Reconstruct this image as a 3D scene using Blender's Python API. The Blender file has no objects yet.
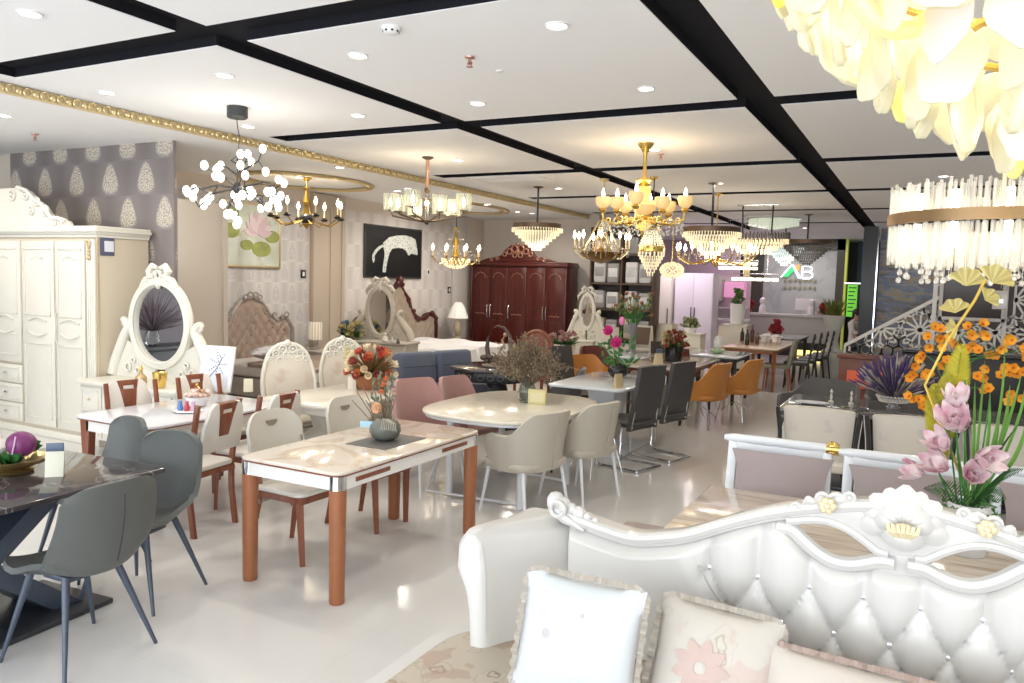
import bpy, bmesh, math, random
from mathutils import Vector, Matrix
C = bpy.context.scene.collection
R = math.radians; PI = math.pi
rnd = random.Random(7)
# ---------------------------------------------------------------- camera
FPX, YAW, PITCH, ROLL, H = 785.6, 0.48272936, 0.0786646, -0.0282309, 1.85
def cam_axes():
    cy, sy, cp, sp = math.cos(YAW), math.sin(YAW), math.cos(PITCH), math.sin(PITCH)
    w = Vector((-sy*cp, cy*cp, -sp)); r = Vector((cy, sy, 0)); u = r.cross(w)
    cr, sr = math.cos(ROLL), math.sin(ROLL)
    return r*cr-u*sr, r*sr+u*cr, w
AX_R, AX_U, AX_W = cam_axes()
def ray(px, py): return AX_W*FPX+AX_R*(px-512)-AX_U*(py-341.5)
def fz(px, py, z=0.0):
    d = ray(px, py); t = (z-H)/d.z; return Vector((d.x*t, d.y*t, z))
def fy(px, py, y):
    d = ray(px, py); t = y/d.y; return Vector((d.x*t, y, H+d.z*t))
def fx(px, py, x):
    d = ray(px, py); t = x/d.x; return Vector((x, d.y*t, H+d.z*t))
cam = bpy.data.cameras.new('camera'); co = bpy.data.objects.new('camera', cam); C.objects.link(co)
co.matrix_world = Matrix(((AX_R.x, AX_U.x, -AX_W.x, 0), (AX_R.y, AX_U.y, -AX_W.y, 0), (AX_R.z, AX_U.z, -AX_W.z, H), (0, 0, 0, 1)))
cam.sensor_width = 36; cam.lens = FPX*36/1024; cam.clip_start = .05; cam.clip_end = 200
bpy.context.scene.camera = co
sc = bpy.context.scene
sc.view_settings.view_transform = 'Standard'; sc.view_settings.look = 'None'; sc.view_settings.gamma = 1
sc.view_settings.use_curve_mapping = False
sc.view_settings.exposure = 0.12
sc.cycles.max_bounces = 7; sc.cycles.diffuse_bounces = 4; sc.cycles.glossy_bounces = 3; sc.cycles.transmission_bounces = 4; sc.cycles.transparent_max_bounces = 12
sc.cycles.caustics_reflective = False; sc.cycles.caustics_refractive = False
sc.cycles.sample_clamp_indirect = 4
# ---------------------------------------------------------------- daylight: bright overcast sky outside the glazed shop front behind the camera
wd = bpy.data.worlds.new('sky'); sc.world = wd; wd.use_nodes = True
wd.node_tree.nodes['Background'].inputs[0].default_value = (.86, .93, 1, 1); wd.node_tree.nodes['Background'].inputs[1].default_value = 3.0
def area(name, loc, size, power, col, rot=(0, 0, 0), sy=None, shape='RECTANGLE'):
    l = bpy.data.lights.new(name, 'AREA'); l.energy = power; l.color = col; l.size = size; l.shape = shape
    if sy: l.size_y = sy
    o = bpy.data.objects.new(name, l); o.location = loc; o.rotation_euler = rot; C.objects.link(o); return o
area('daylight_through_shop_front', (-2.5, -2.7, 1.75), 13, 250, (.88, .94, 1), (R(90), 0, 0), 2.9)
CZ, CZL = 3.30, 3.22       # main ceiling, lower ceiling over the bedroom side
# ---------------------------------------------------------------- materials
MATS = {}
def _new(name):
    m = bpy.data.materials.new(name); m.use_nodes = True; nt = m.node_tree
    return m, nt, nt.nodes['Principled BSDF']
def mat(name, col, rough=.5, metal=0, emit=0, ecol=None, trans=0, ior=1.45, coat=0, bump=0, bscale=60, alpha=1, sheen=0, vary=0, vscale=8):
    if name in MATS: return MATS[name]
    m, nt, b = _new(name); I = b.inputs
    I['Base Color'].default_value = (*col, 1); I['Roughness'].default_value = rough; I['Metallic'].default_value = metal
    if emit: I['Emission Color'].default_value = (*(ecol or col), 1); I['Emission Strength'].default_value = emit
    if trans: I['Transmission Weight'].default_value = trans; I['IOR'].default_value = ior
    if coat: I['Coat Weight'].default_value = coat
    if sheen: I['Sheen Weight'].default_value = sheen
    if alpha < 1: I['Alpha'].default_value = alpha
    if bump or vary:
        tc = nt.nodes.new('ShaderNodeTexCoord'); n = nt.nodes.new('ShaderNodeTexNoise'); n.inputs['Scale'].default_value = bscale if bump else vscale
        nt.links.new(tc.outputs['Object'], n.inputs[0])
        if bump:
            bp = nt.nodes.new('ShaderNodeBump'); bp.inputs['Strength'].default_value = bump; bp.inputs['Distance'].default_value = .01
            nt.links.new(n.outputs[0], bp.inputs['Height']); nt.links.new(bp.outputs[0], I['Normal'])
        if vary:
            cr = nt.nodes.new('ShaderNodeMix'); cr.data_type = 'RGBA'
            cr.inputs[6].default_value = (*[c*(1-vary) for c in col], 1); cr.inputs[7].default_value = (*[min(1, c*(1+vary)) for c in col], 1)
            nt.links.new(n.outputs[0], cr.inputs[0]); nt.links.new(cr.outputs[2], I['Base Color'])
    MATS[name] = m; return m
def node_mat(name, build, rough=.5, metal=0, coat=0):
    """build(nt, coord_socket) -> colour socket"""
    m, nt, b = _new(name); tc = nt.nodes.new('ShaderNodeTexCoord')
    b.inputs['Roughness'].default_value = rough; b.inputs['Metallic'].default_value = metal; b.inputs['Coat Weight'].default_value = coat
    nt.links.new(build(nt, tc.outputs['Object']), b.inputs['Base Color']); MATS[name] = m; return m
def ramp(nt, src, stops):
    r = nt.nodes.new('ShaderNodeValToRGB'); e = r.color_ramp.elements
    while len(e) < len(stops): e.new(.5)
    for k, (p, c) in enumerate(stops): e[k].position = p; e[k].color = (*c, 1)
    nt.links.new(src, r.inputs[0]); return r.outputs[0]
def mapping(nt, src, scale=(1, 1, 1), rot=(0, 0, 0), loc=(0, 0, 0)):
    m = nt.nodes.new('ShaderNodeMapping'); m.inputs['Scale'].default_value = scale; m.inputs['Rotation'].default_value = rot; m.inputs['Location'].default_value = loc
    nt.links.new(src, m.inputs[0]); return m.outputs[0]
def noise(nt, src, scale, detail=4, dist=0):
    n = nt.nodes.new('ShaderNodeTexNoise'); n.inputs['Scale'].default_value = scale; n.inputs['Detail'].default_value = detail; n.inputs['Distortion'].default_value = dist
    nt.links.new(src, n.inputs[0]); return n.outputs[0]
def mixc(nt, fac, a, b):
    m = nt.nodes.new('ShaderNodeMix'); m.data_type = 'RGBA'
    if hasattr(fac, 'node'): nt.links.new(fac, m.inputs[0])
    else: m.inputs[0].default_value = fac
    for k, v in ((6, a), (7, b)):
        if hasattr(v, 'node'): nt.links.new(v, m.inputs[k])
        else: m.inputs[k].default_value = (*v, 1)
    return m.outputs[2]
def mth(nt, op, a, b=None, c=None):
    m = nt.nodes.new('ShaderNodeMath'); m.operation = op
    for k, v in enumerate((a, b, c)):
        if v is None: continue
        if hasattr(v, 'node'): nt.links.new(v, m.inputs[k])
        else: m.inputs[k].default_value = v
    return m.outputs[0]
def xyz(nt, src):
    s = nt.nodes.new('ShaderNodeSeparateXYZ'); nt.links.new(src, s.inputs[0]); return s.outputs
def marble(name, base, vein, rough=.12, scale=2.2, width=.03, coat=0):
    def b(nt, co):
        n1 = noise(nt, co, scale, 6, 1.6)
        v = mth(nt, 'ABSOLUTE', mth(nt, 'SUBTRACT', n1, .5))
        f = ramp(nt, v, [(0, (1, 1, 1)), (width, (0, 0, 0))])
        cloud = ramp(nt, noise(nt, co, scale*.7, 3), [(.3, tuple(c*.93 for c in base)), (.7, base)])
        return mixc(nt, mth(nt, 'MULTIPLY', f, .8), cloud, vein)
    return node_mat(name, b, rough, 0, coat)
def wood(name, a, b_, rough=.35, axis='Z', scale=14):
    sca = {'X': (.6, scale, scale), 'Y': (scale, .6, scale), 'Z': (scale, scale, .6)}[axis]
    return node_mat(name, lambda nt, co: ramp(nt, noise(nt, mapping(nt, co, sca), 1.5, 4, .4), [(.3, a), (.7, b_)]), rough)
WHITE = mat('white_paint', (.84, .83, .82), .6)
CEIL = mat('ceiling_white', (.93, .93, .94), .8)
DARK = mat('groove_black', (.016, .016, .020), .9); DARK.node_tree.nodes['Principled BSDF'].inputs['Specular IOR Level'].default_value = .1
BEIGEWALL = mat('beige_wall', (.60, .53, .45), .6)
CREAM = mat('cream_lacquer', (.70, .66, .57), .3)
IVORY = mat('ivory_lacquer', (.70, .67, .59), .32)
GOLD = mat('polished_gold', (.83, .58, .18), .22, 1)
PALEGOLD = mat('pale_gold', (.80, .66, .38), .3, 1)
CHROME = mat('chrome', (.8, .8, .82), .08, 1)
BLACKM = mat('black_metal', (.02, .02, .022), .35)
BROWNW = wood('reddish_brown_wood', (.16, .045, .022), (.26, .085, .04), .3)
ORANGEW = wood('honey_brown_wood', (.27, .095, .04), (.36, .135, .055), .3)
REDW = wood('dark_red_wood', (.045, .005, .004), (.10, .013, .009), .28)
MIRROR = mat('mirror_glass', (.9, .9, .9), .02, 1)
GLASS = mat('clear_glass', (.95, .97, .95), .03, trans=1, ior=1.35)
CRYSTAL = mat('crystal', (.95, .93, .88), .05, trans=.6, ior=1.5, emit=.06, ecol=(1, .9, .7))
BULB = mat('lit_bulb', (1, .9, .7), .4, emit=18, ecol=(1, .80, .50))
GREYL = mat('grey_leather', (.10, .106, .10), .45, bump=.15, bscale=300)
PETROL = mat('blue_grey_metal', (.055, .07, .10), .35)
GREEN = mat('leaf_green', (.05, .20, .04), .5, vary=.4)
# ---------------------------------------------------------------- mesh helpers
def nb(): return bmesh.new()
def _m(bm, vs, M):
    if M is not None:
        for v in vs: v.co = M @ v.co
def bx(bm, x0, x1, y0, y1, z0, z1, b=0, seg=2, M=None):
    r = bmesh.ops.create_cube(bm, size=1); vs = r['verts']
    for v in vs: v.co = Vector(((x0+x1)/2+v.co.x*(x1-x0), (y0+y1)/2+v.co.y*(y1-y0), (z0+z1)/2+v.co.z*(z1-z0)))
    if b:
        es = {e for v in vs for e in v.link_edges}
        r2 = bmesh.ops.bevel(bm, geom=list(es), offset=b, segments=seg, affect='EDGES', profile=.5)
        vs = set(r2['verts']) | {v for f in r2['faces'] for v in f.verts}
        # include all verts of the island
        st = list(vs); seen = set(vs)
        while st:
            v = st.pop()
            for e in v.link_edges:
                w = e.other_vert(v)
                if w not in seen: seen.add(w); st.append(w)
        vs = seen
    _m(bm, vs, M); return bm
def tube(bm, pts, r, n=8, closed=False, caps=True, M=None, sx=1.0):
    P = [Vector(p) for p in pts]; N = len(P); rr = r if isinstance(r, (list, tuple)) else [r]*N
    rings = []; up = None
    for i, p in enumerate(P):
        if closed: t = (P[(i+1) % N]-P[i-1])
        else: t = P[min(i+1, N-1)]-P[max(i-1, 0)]
        t = t.normalized() if t.length > 1e-9 else Vector((0, 0, 1))
        if up is None:
            a = Vector((0, 0, 1)) if abs(t.z) < .9 else Vector((0, 1, 0)); up = (a-t*a.dot(t)).normalized()
        else:
            up = (up-t*up.dot(t)); up = up.normalized() if up.length > 1e-6 else Vector((1, 0, 0))
        s = t.cross(up)
        ring = [bm.verts.new(p+(up*math.cos(2*PI*k/n)*sx+s*math.sin(2*PI*k/n))*max(rr[i], 1e-4)) for k in range(n)]
        rings.append(ring)
    for i in range(N if closed else N-1):
        a, b = rings[i], rings[(i+1) % N]
        for k in range(n): bm.faces.new((a[k], a[(k+1) % n], b[(k+1) % n], b[k]))
    if caps and not closed:
        bm.faces.new(rings[0][::-1]); bm.faces.new(rings[-1])
    _m(bm, [v for g in rings for v in g], M); return bm
def lathe(bm, prof, n=20, c=(0, 0, 0), sx=1, sy=1, M=None, wob=None):
    c = Vector(c); rings = []
    for i, (r, z) in enumerate(prof):
        rings.append([bm.verts.new(c+Vector((max(r, 1e-4)*sx*math.cos(2*PI*k/n)*(wob(k, n, i) if wob else 1), max(r, 1e-4)*sy*math.sin(2*PI*k/n)*(wob(k, n, i) if wob else 1), z))) for k in range(n)])
    for a, b in zip(rings, rings[1:]):
        for k in range(n): bm.faces.new((a[k], a[(k+1) % n], b[(k+1) % n], b[k]))
    bm.faces.new(rings[0][::-1]); bm.faces.new(rings[-1])
    _m(bm, [v for g in rings for v in g], M); return bm
def ball(bm, c, r, n=8, s=(1, 1, 1), M=None):
    m = max(4, n//2+1); prof = [(math.sin(PI*i/m)*r, -math.cos(PI*i/m)*r) for i in range(m+1)]
    rings = []
    for i, (q, z) in enumerate(prof):
        if i in (0, m): rings.append([bm.verts.new((c[0], c[1], c[2]+z*s[2]))])
        else: rings.append([bm.verts.new((c[0]+q*s[0]*math.cos(2*PI*k/n), c[1]+q*s[1]*math.sin(2*PI*k/n), c[2]+z*s[2])) for k in range(n)])
    for a, b in zip(rings, rings[1:]):
        for k in range(n):
            k2 = (k+1) % n
            if len(a) == 1: bm.faces.new((a[0], b[k2], b[k]))
            elif len(b) == 1: bm.faces.new((a[k], a[k2], b[0]))
            else: bm.faces.new((a[k], a[k2], b[k2], b[k]))
    _m(bm, [v for g in rings for v in g], M); return bm
PLM = {'xy': lambda a, b, c: (a, b, c), 'xz': lambda a, b, c: (a, c, b), 'yz': lambda a, b, c: (c, a, b)}
def prism(bm, pts, d0, d1, pl='xz', b=0, seg=2, M=None):
    f = PLM[pl]; A = [bm.verts.new(f(p[0], p[1], d0)) for p in pts]; B = [bm.verts.new(f(p[0], p[1], d1)) for p in pts]
    n = len(pts); fs = [bm.faces.new(A[::-1]), bm.faces.new(B)]
    for k in range(n): fs.append(bm.faces.new((A[k], A[(k+1) % n], B[(k+1) % n], B[k])))
    bmesh.ops.recalc_face_normals(bm, faces=fs)
    if b:
        es = [e for e in set(e for fc in fs[:2] for e in fc.edges)]
        r = bmesh.ops.bevel(bm, geom=es, offset=b, segments=seg, affect='EDGES', profile=.5)
    if M is not None:
        vs = set(v for v in A+B if v.is_valid)
        if b: vs |= {v for fc in r['faces'] for v in fc.verts}
        st = list(vs); seen = set(vs)
        while st:
            v = st.pop()
            for e in v.link_edges:
                w = e.other_vert(v)
                if w not in seen: seen.add(w); st.append(w)
        _m(bm, seen, M)
    return bm
def surf(bm, f, nu, nv, thick=0, closeu=False, closev=False):
    V = [[bm.verts.new(f(i/(nu if closeu else nu-1), j/(nv if closev else nv-1))) for j in range(nv)] for i in range(nu)]
    fs = []
    for i in range(nu if closeu else nu-1):
        for j in range(nv if closev else nv-1):
            fs.append(bm.faces.new((V[i][j], V[(i+1) % nu][j], V[(i+1) % nu][(j+1) % nv], V[i][(j+1) % nv])))
    if thick:
        bmesh.ops.recalc_face_normals(bm, faces=fs)
        bmesh.ops.solidify(bm, geom=fs, thickness=thick)
    return bm
def ring(bm, R0, r, c=(0, 0, 0), n=32, m=8, sx=1, sy=1, pl='xy', sc=1):
    f = PLM[pl]; c = Vector(c)
    pts = [c+Vector(f(R0*sx*math.cos(2*PI*k/n), R0*sy*math.sin(2*PI*k/n), 0)) for k in range(n)]
    return tube(bm, pts, r, m, closed=True, sx=sc)
def T(x=0, y=0, z=0, rx=0, ry=0, rz=0, s=1):
    return Matrix.Translation((x, y, z)) @ Matrix.Rotation(rz, 4, 'Z') @ Matrix.Rotation(ry, 4, 'Y') @ Matrix.Rotation(rx, 4, 'X') @ Matrix.Diagonal((s, s, s, 1))
def ob(name, bm, m, parent=None, loc=None, rz=0, flat=False, ang=38, kind=None):
    bmesh.ops.recalc_face_normals(bm, faces=bm.faces)
    me = bpy.data.meshes.new(name); bm.to_mesh(me); bm.free()
    for x in (m if isinstance(m, (list, tuple)) else [m]): me.materials.append(x)
    if not flat:
        me.shade_smooth()
        try: me.set_sharp_from_angle(angle=R(ang))
        except Exception: pass
    o = bpy.data.objects.new(name, me); C.objects.link(o)
    if parent is not None: o.parent = parent
    if loc is not None: o.location = loc
    o.rotation_euler.z = rz
    if kind: o['kind'] = kind
    return o
def tag(o, label, cat, group=None, kind=None):
    o['label'] = label; o['category'] = cat
    if group: o['group'] = group
    if kind: o['kind'] = kind
    return o
def thing(name, label, cat, loc=(0, 0, 0), rz=0, group=None):
    o = bpy.data.objects.new(name, None); C.objects.link(o); o.location = loc; o.rotation_euler.z = rz
    o.empty_display_size = .1
    return tag(o, label, cat, group)
def dup(o, loc=None, rz=None, label=None, group=None, parent=None):
    c = o.copy(); C.objects.link(c)
    if parent is not None: c.parent = parent
    if loc is not None: c.location = loc
    if rz is not None: c.rotation_euler.z = rz
    if label: c['label'] = label
    if group: c['group'] = group
    for ch in list(o.children):
        if ch.name in bpy.data.objects: dup(ch, parent=c)
    return c
def struct(name, bm, m, flat=False):
    o = ob(name, bm, m, flat=flat); o['kind'] = 'structure'; return o
def text(s, size, m, parent, loc, rot=(R(90), 0, 0), name='lettering', ext=.004):
    c = bpy.data.curves.new(name, 'FONT'); c.body = s; c.size = size; c.extrude = ext; c.align_x = 'CENTER'; c.align_y = 'CENTER'
    o = bpy.data.objects.new(name, c); C.objects.link(o); o.data.materials.append(m); o.location = loc; o.rotation_euler = rot
    if parent is not None: o.parent = parent
    return o
# ================================================================ THE ROOM
XL, XR, YF, YB = -11.6, 5.2, -2.9, 26.6
fl = nb(); bx(fl, XL, XR, YF, YB, -.1, 0)
def floor_col(nt, co):
    base = ramp(nt, noise(nt, co, .6, 3), [(.3, (.63, .61, .585)), (.7, (.69, .67, .645))])
    x, y, z = xyz(nt, co)
    def line(s):
        f = mth(nt, 'ABSOLUTE', mth(nt, 'SUBTRACT', mth(nt, 'FRACT', mth(nt, 'DIVIDE', s, .8)), .5))
        return mth(nt, 'GREATER_THAN', f, .4978)
    g = mth(nt, 'MAXIMUM', line(x), line(y))
    return mixc(nt, mth(nt, 'MULTIPLY', g, .22), base, (.42, .40, .38))
FLOOR = node_mat('polished_tile', floor_col, .13)
struct('floor', fl, FLOOR, True)
# ceiling panels between recessed black channels
GX = [(-4.15, -3.88), (-1.40, -1.12)]; GY = [(.35, .65), (3.38, 3.70), (6.34, 6.64), (9.50, 9.82), (12.5, 12.8), (15.5, 15.8), (18.6, 18.9)]
cb = nb()
XG0, XG1 = -6.35, 4.6
xs = [XG0]+[v for g in GX for v in g]+[XG1]; ys = [YF]+[v for g in GY for v in g]+[21.0]
for i in range(0, len(xs), 2):
    for j in range(0, len(ys), 2): bx(cb, xs[i], xs[i+1], ys[j], ys[j+1], CZ, CZ+.069)
bx(cb, XL, XG0, YF, YB, CZ, CZ+.069) if False else None
bx(cb, -6.62, XG0, YF, YB, CZ, CZ+.069); bx(cb, XG1, XR, YF, YB, CZ, CZ+.069); bx(cb, XG0, XG1, 21.0, YB, CZ, CZ+.069)
struct('ceiling', cb, CEIL, True)
cl = nb(); bx(cl, XL, -6.62, YF, YB, CZL, CZ+.13)
struct('ceiling_bedroom', cl, CEIL, True)
gb = nb(); bx(gb, XL, XR, YF, YB, CZ+.07, CZ+.2)
def wallrun(lo, hi, gaps, fn):
    p_ = lo
    for g0, g1 in gaps: fn(p_, g0); p_ = g1
    fn(p_, hi)
for a, b in GX:
    for e in (a, b-.006): wallrun(YF, 21, GY, lambda p_, q_: bx(gb, e, e+.006, p_, q_, CZ+.004, CZ+.07))
for a, b in GY:
    for e in (a, b-.006): wallrun(XG0, XG1, GX, lambda p_, q_: bx(gb, p_, q_, e, e+.006, CZ+.004, CZ+.07))
for a, b in GY: bx(gb, XG0, XG0+.006, a, b, CZ+.004, CZ+.07)
struct('trim_1', gb, DARK, True)
# gold carved cornice along the step of the ceiling
g = nb(); bx(g, -6.63, -6.59, YF, 19, CZL-.005, CZ-.001, .008, 1)
struct('trim_2', g, mat('cornice_cream_gold', (.74, .60, .34), .4, .4))
g = nb(); y = 2.6
while y < 19:
    ball(g, (-6.58, y, CZL+.035), .030, 8, (.6, 1.0, .9)); ring(g, .034, .007, (-6.575, y+.07, CZL+.038), 8, 5, pl='yz'); ball(g, (-6.58, y+.07, CZL+.005), .014, 6, (.7, 1.6, .9))
    y += .14
struct('trim_3', g, PALEGOLD)
# walls
def damask(name, base, motif, sx, sz, amt=.8, ax='x', rough=.6):
    def b(nt, co):
        s = xyz(nt, co); u = mth(nt, 'ADD', s[0], s[1]); v = s[2]
        u = mth(nt, 'DIVIDE', u, sx); v = mth(nt, 'DIVIDE', v, sz)
        row = mth(nt, 'FLOOR', v); uo = mth(nt, 'ADD', u, mth(nt, 'MULTIPLY', mth(nt, 'MODULO', row, 2.), .5))
        fu = mth(nt, 'SUBTRACT', mth(nt, 'FRACT', uo), .5); fv = mth(nt, 'SUBTRACT', mth(nt, 'FRACT', v), .5)
        w = mth(nt, 'MULTIPLY', mth(nt, 'ABSOLUTE', fu), mth(nt, 'ADD', 3.3, mth(nt, 'MULTIPLY', fv, 3.6)))
        d = mth(nt, 'ADD', mth(nt, 'POWER', w, 2.), mth(nt, 'POWER', mth(nt, 'MULTIPLY', fv, 1.5), 2.))
        inside = ramp(nt, d, [(.32, (1, 1, 1)), (.5, (0, 0, 0))])
        n = ramp(nt, noise(nt, mapping(nt, co, (1, 1, 1)), 55, 4), [(.40, (0, 0, 0)), (.55, (1, 1, 1))])
        stripe = ramp(nt, mth(nt, 'ABSOLUTE', fu), [(.1, tuple(c*1.12 for c in base)), (.45, tuple(c*.9 for c in base))])
        return mixc(nt, mth(nt, 'MULTIPLY', mth(nt, 'MULTIPLY', inside, n), amt), stripe, motif)
    return node_mat(name, b, rough)
WP1 = damask('grey_damask_paper', (.225, .195, .19), (.68, .61, .49), .60, .38, .9)
WP2 = damask('silver_damask_paper', (.62, .60, .60), (.40, .39, .42), .36, .34, .6, 'y')
XW = -9.2; YC = 16.0
w = nb(); bx(w, -10.1, -7.16, 5.8, 5.84, 0, CZL); struct('wall_wallpaper', w, WP1)
w = nb(); bx(w, -7.26, -7.16, 5.85, 6.50, 0, 2.62, .01); bx(w, -7.28, -7.14, 6.46, 6.52, 0, 2.64)
struct('wall_partition_panel', w, mat('taupe_panel', (.50, .44, .375), .5))
w = nb(); bx(w, XW-.15, XW, 6.0, YC, 0, CZL); struct('wall_left', w, mat('bedroom_wall', (.66, .58, .51), .6))
w = nb(); bx(w, XW, XW+.012, 7.2, 10.1, .0, 3.0, .002); struct('wall_panel_near', w, WP2)
w = nb(); bx(w, XW, XW+.012, 11.0, 14.6, .0, 3.0, .002); struct('wall_panel_far', w, damask('pale_damask_paper', (.68, .64, .62), (.55, .50, .48), .4, .4, .4, 'y'))
w = nb(); bx(w, XW, XW+.09, 10.15, 10.95, 0, CZL-.02, .006); bx(w, XW+.09, XW+.11, 10.55, 10.61, 0, 3.0); bx(w, XW+.09, XW+.11, 10.85, 10.91, 0, 3.0); struct('wall_pilaster', w, mat('pilaster_tan', (.52, .44, .36), .4))
w = nb(); bx(w, XW, XW+.06, 14.62, 15.15, 0, CZL-.02, .006); struct('wall_pilaster_far', w, mat('pilaster_grey', (.60, .57, .55), .5))
BACKC = mat('back_wall_cream', (.66, .60, .54), .6)
w = nb(); bx(w, XW-.15, -6.62, YC, YC+.15, 0, CZL); bx(w, -6.62, -6.35, YC, YC+.15, 0, CZ); struct('wall_back', w, BACKC)
w = nb(); bx(w, XL-.15, XL, YF, YB, 0, CZ+.2); struct('wall_far_left', w, mat('plum_grey_wall', (.14, .12, .125), .6)); w = nb(); bx(w, -11.6, -10.1, 5.82, 5.86, 0, CZL); struct('wall_side_beige', w, BEIGEWALL)
w = nb(); bx(w, XR, XR+.15, YF, YB, 0, CZ+.2); struct('wall_right', w, WHITE)
LILAC = mat('lilac_wall', (.56, .46, .52), .6)
w = nb(); bx(w, XL, -5.0, 24.0, 24.2, 0, CZ); struct('wall_lilac', w, LILAC)
w = nb(); bx(w, XL, XR, YB, YB+.15, 0, CZ+.2); struct('wall_rear', w, mat('rear_dark', (.10, .09, .09), .5))
# shop front behind the camera: low wall, mullions and a head beam, sky beyond
w = nb()
bx(w, XL, XR, YF-.1, YF, 0, .18); bx(w, XL, XR, YF-.1, YF, 3.15, CZ+.2)
struct('wall_front', w, WHITE)
w = nb()
x = XL
while x < XR+.1: bx(w, x-.04, x+.04, YF-.1, YF, .18, 3.15); x += 2.1
struct('window_1', w, BLACKM)
# tray ceilings over the bedrooms
def tray(name, c, rx, ry, z):
    g = nb(); ring(g, 1, .018, (c[0], c[1], z), 48, 8, rx, ry); ring(g, 1.12, .02, (c[0], c[1], z), 48, 8, rx, ry)
    for k in range(60):
        a = 2*PI*k/60; ball(g, (c[0]+rx*1.06*math.cos(a), c[1]+ry*1.06*math.sin(a), z-.005), .02, 6)
    struct(name, g, PALEGOLD)
tray('trim_4', (-8.2, 9.0), .75, 1.0, CZL-.02)
tray('trim_5', (-8.1, 13.0), .75, 1.3, CZL-.02)
# baseboards
w = nb(); bx(w, XW+.09, XW+.11, 10.15, 10.95, 0, .1); bx(w, XW+.012, XW+.03, 11.0, 14.6, 0, .1); struct('baseboard_left', w, CREAM)
w = nb(); bx(w, XW, -6.35, YC-.02, YC, 0, .1); struct('baseboard_back', w, CREAM)
# ---------------------------------------------------------------- ceiling fittings
DL = mat('downlight_lit', (1, .98, .92), .4, emit=9, ecol=(1, .96, .88)); RIM = mat('downlight_rim', (.8, .8, .8), .4)
NDL = [0]
dl0 = None
def downlight(x, y, z, label, power=8, col=(1, .93, .82), group='recessed ceiling downlights'):
    global dl0
    if dl0 is None:
        t = thing('downlight', label, 'ceiling light', (x, y, z), 0, group)
        a = nb(); ring(a, .062, .008, (0, 0, -.004), 20, 6); ob('rim', a, RIM, t)
        a = nb(); lathe(a, [(.058, -.001), (.058, -.006), (.03, -.010), (.0, -.011)], 20); ob('lamp_face', a, DL, t); dl0 = t
    else: t = dup(dl0, (x, y, z), None, label, group)
    l = bpy.data.lights.get('downlight_%d' % power)
    if l is None:
        l = bpy.data.lights.new('downlight_%d' % power, 'AREA'); l.shape = 'DISK'; l.size = .11; l.energy = power; l.color = col; l.spread = R(165)
    o = bpy.data.objects.new('downlight_lamp', l); o.location = (x, y, z-.02); C.objects.link(o)
rowsw = ['in the row over the bedroom aisle', 'in the row over the small tables', 'in the row over the main aisle', 'in the row over the right displays']
seen = [((557, 25), 'nearest bright downlight left of the wide black channel'), ((358, 55), 'downlight beside the white smoke detector'), ((478, 103), 'downlight behind the sprinkler head, above the glass shade chandelier'),
 ((358, 115), 'downlight just behind the gold cornice near the black channel tip'), ((646, 88), 'downlight left of the wide black channel by its crossing'), ((225, 75), 'downlight above the black ball lamp canopy'),
 ((107, 92), 'downlight beside the gold cornice near its front end'), ((248, 126), 'downlight right of the black ball lamp canopy'), ((30, 13), 'downlight in the panel in front of the first black channel')]
for (p, lb) in seen:
    q = fz(p[0], p[1], CZ); downlight(q.x, q.y, CZ, lb)
for (p, lb) in [((4, 115), 'downlight in the lowered ceiling above the ivory wardrobe'), ((340, 167), 'downlight in the lowered ceiling behind the gold cornice'), ((408, 188), 'cool downlight in the lowered ceiling near the leopard picture'), ((488, 204), 'downlight in the lowered ceiling in front of the red wardrobe'), ((532, 213), 'furthest downlight of the lowered ceiling, by the back wall')]:
    q = fz(p[0], p[1], CZL); downlight(q.x, q.y, CZL, lb)
k = 0
for i, x in enumerate((-5.2, -2.7, .1, 2.6)):
    for j, y in enumerate((1.9, 5.0, 8.1, 11.1, 14.2, 17.2, 20.0)):
        if (j < 2 and i in (0, 1)): continue
        if i == 3 and j > 3: continue
        downlight(x, y+.25, CZ, 'recessed downlight %s, %s' % (rowsw[i], ['at the shop front', 'over the second panel', 'over the third panel', 'over the fourth panel', 'over the fifth panel', 'over the sixth panel', 'nearest the logo wall'][j]), 8)
for j, (x, y) in enumerate(((-8.0, 4.0), (-8.0, 8.6), (-7.6, 10.4), (-8.2, 12.6), (-7.4, 14.2), (-9.6, 4.2))): downlight(x, y, CZL, 'added recessed light in the lowered ceiling, %s' % ['in front of the ivory wardrobe', 'above the bed by the lotus picture', 'above the taupe dressing table', 'above the white bed', 'before the red wardrobe', 'at the far end of the ivory wardrobe'][j], 16)  # most of these are put in only to brighten the bedroom side
for p, lb in [((470, 60), 'pink brass fire sprinkler hanging from the first ceiling panel'), ((35, 137), 'fire sprinkler above the grey damask wallpaper'), ((661, 157), 'fire sprinkler beside the gold chandelier rod')]:
    z = CZL if p[0] == 35 else CZ; q = fz(p[0], p[1]-3, z)
    t = thing('fire_sprinkler', lb, 'sprinkler', q, 0, 'fire sprinklers'); a = nb(); lathe(a, [(.035, 0), (.033, -.008), (.012, -.012), (.012, -.035), (.018, -.04), (.006, -.05)], 14); ob('body', a, mat('copper_pink', (.55, .3, .25), .3, .8), t)
    a = nb(); lathe(a, [(.022, -.062), (.022, -.066)], 12); tube(a, [(.014, 0, -.03), (.016, 0, -.05), (.004, 0, -.064)], .003, 5); tube(a, [(-.014, 0, -.03), (-.016, 0, -.05), (-.004, 0, -.064)], .003, 5); ob('deflector', a, MATS['copper_pink'], t)
q = fz(391, 27, CZ); t = thing('smoke_detector', 'white round smoke detector on the first ceiling panel', 'smoke detector', q)
a = nb(); lathe(a, [(.055, 0), (.055, -.012), (.048, -.02), (.045, -.035), (.03, -.042), (.001, -.043)], 24); ob('housing', a, WHITE, t)
a = nb()
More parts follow.
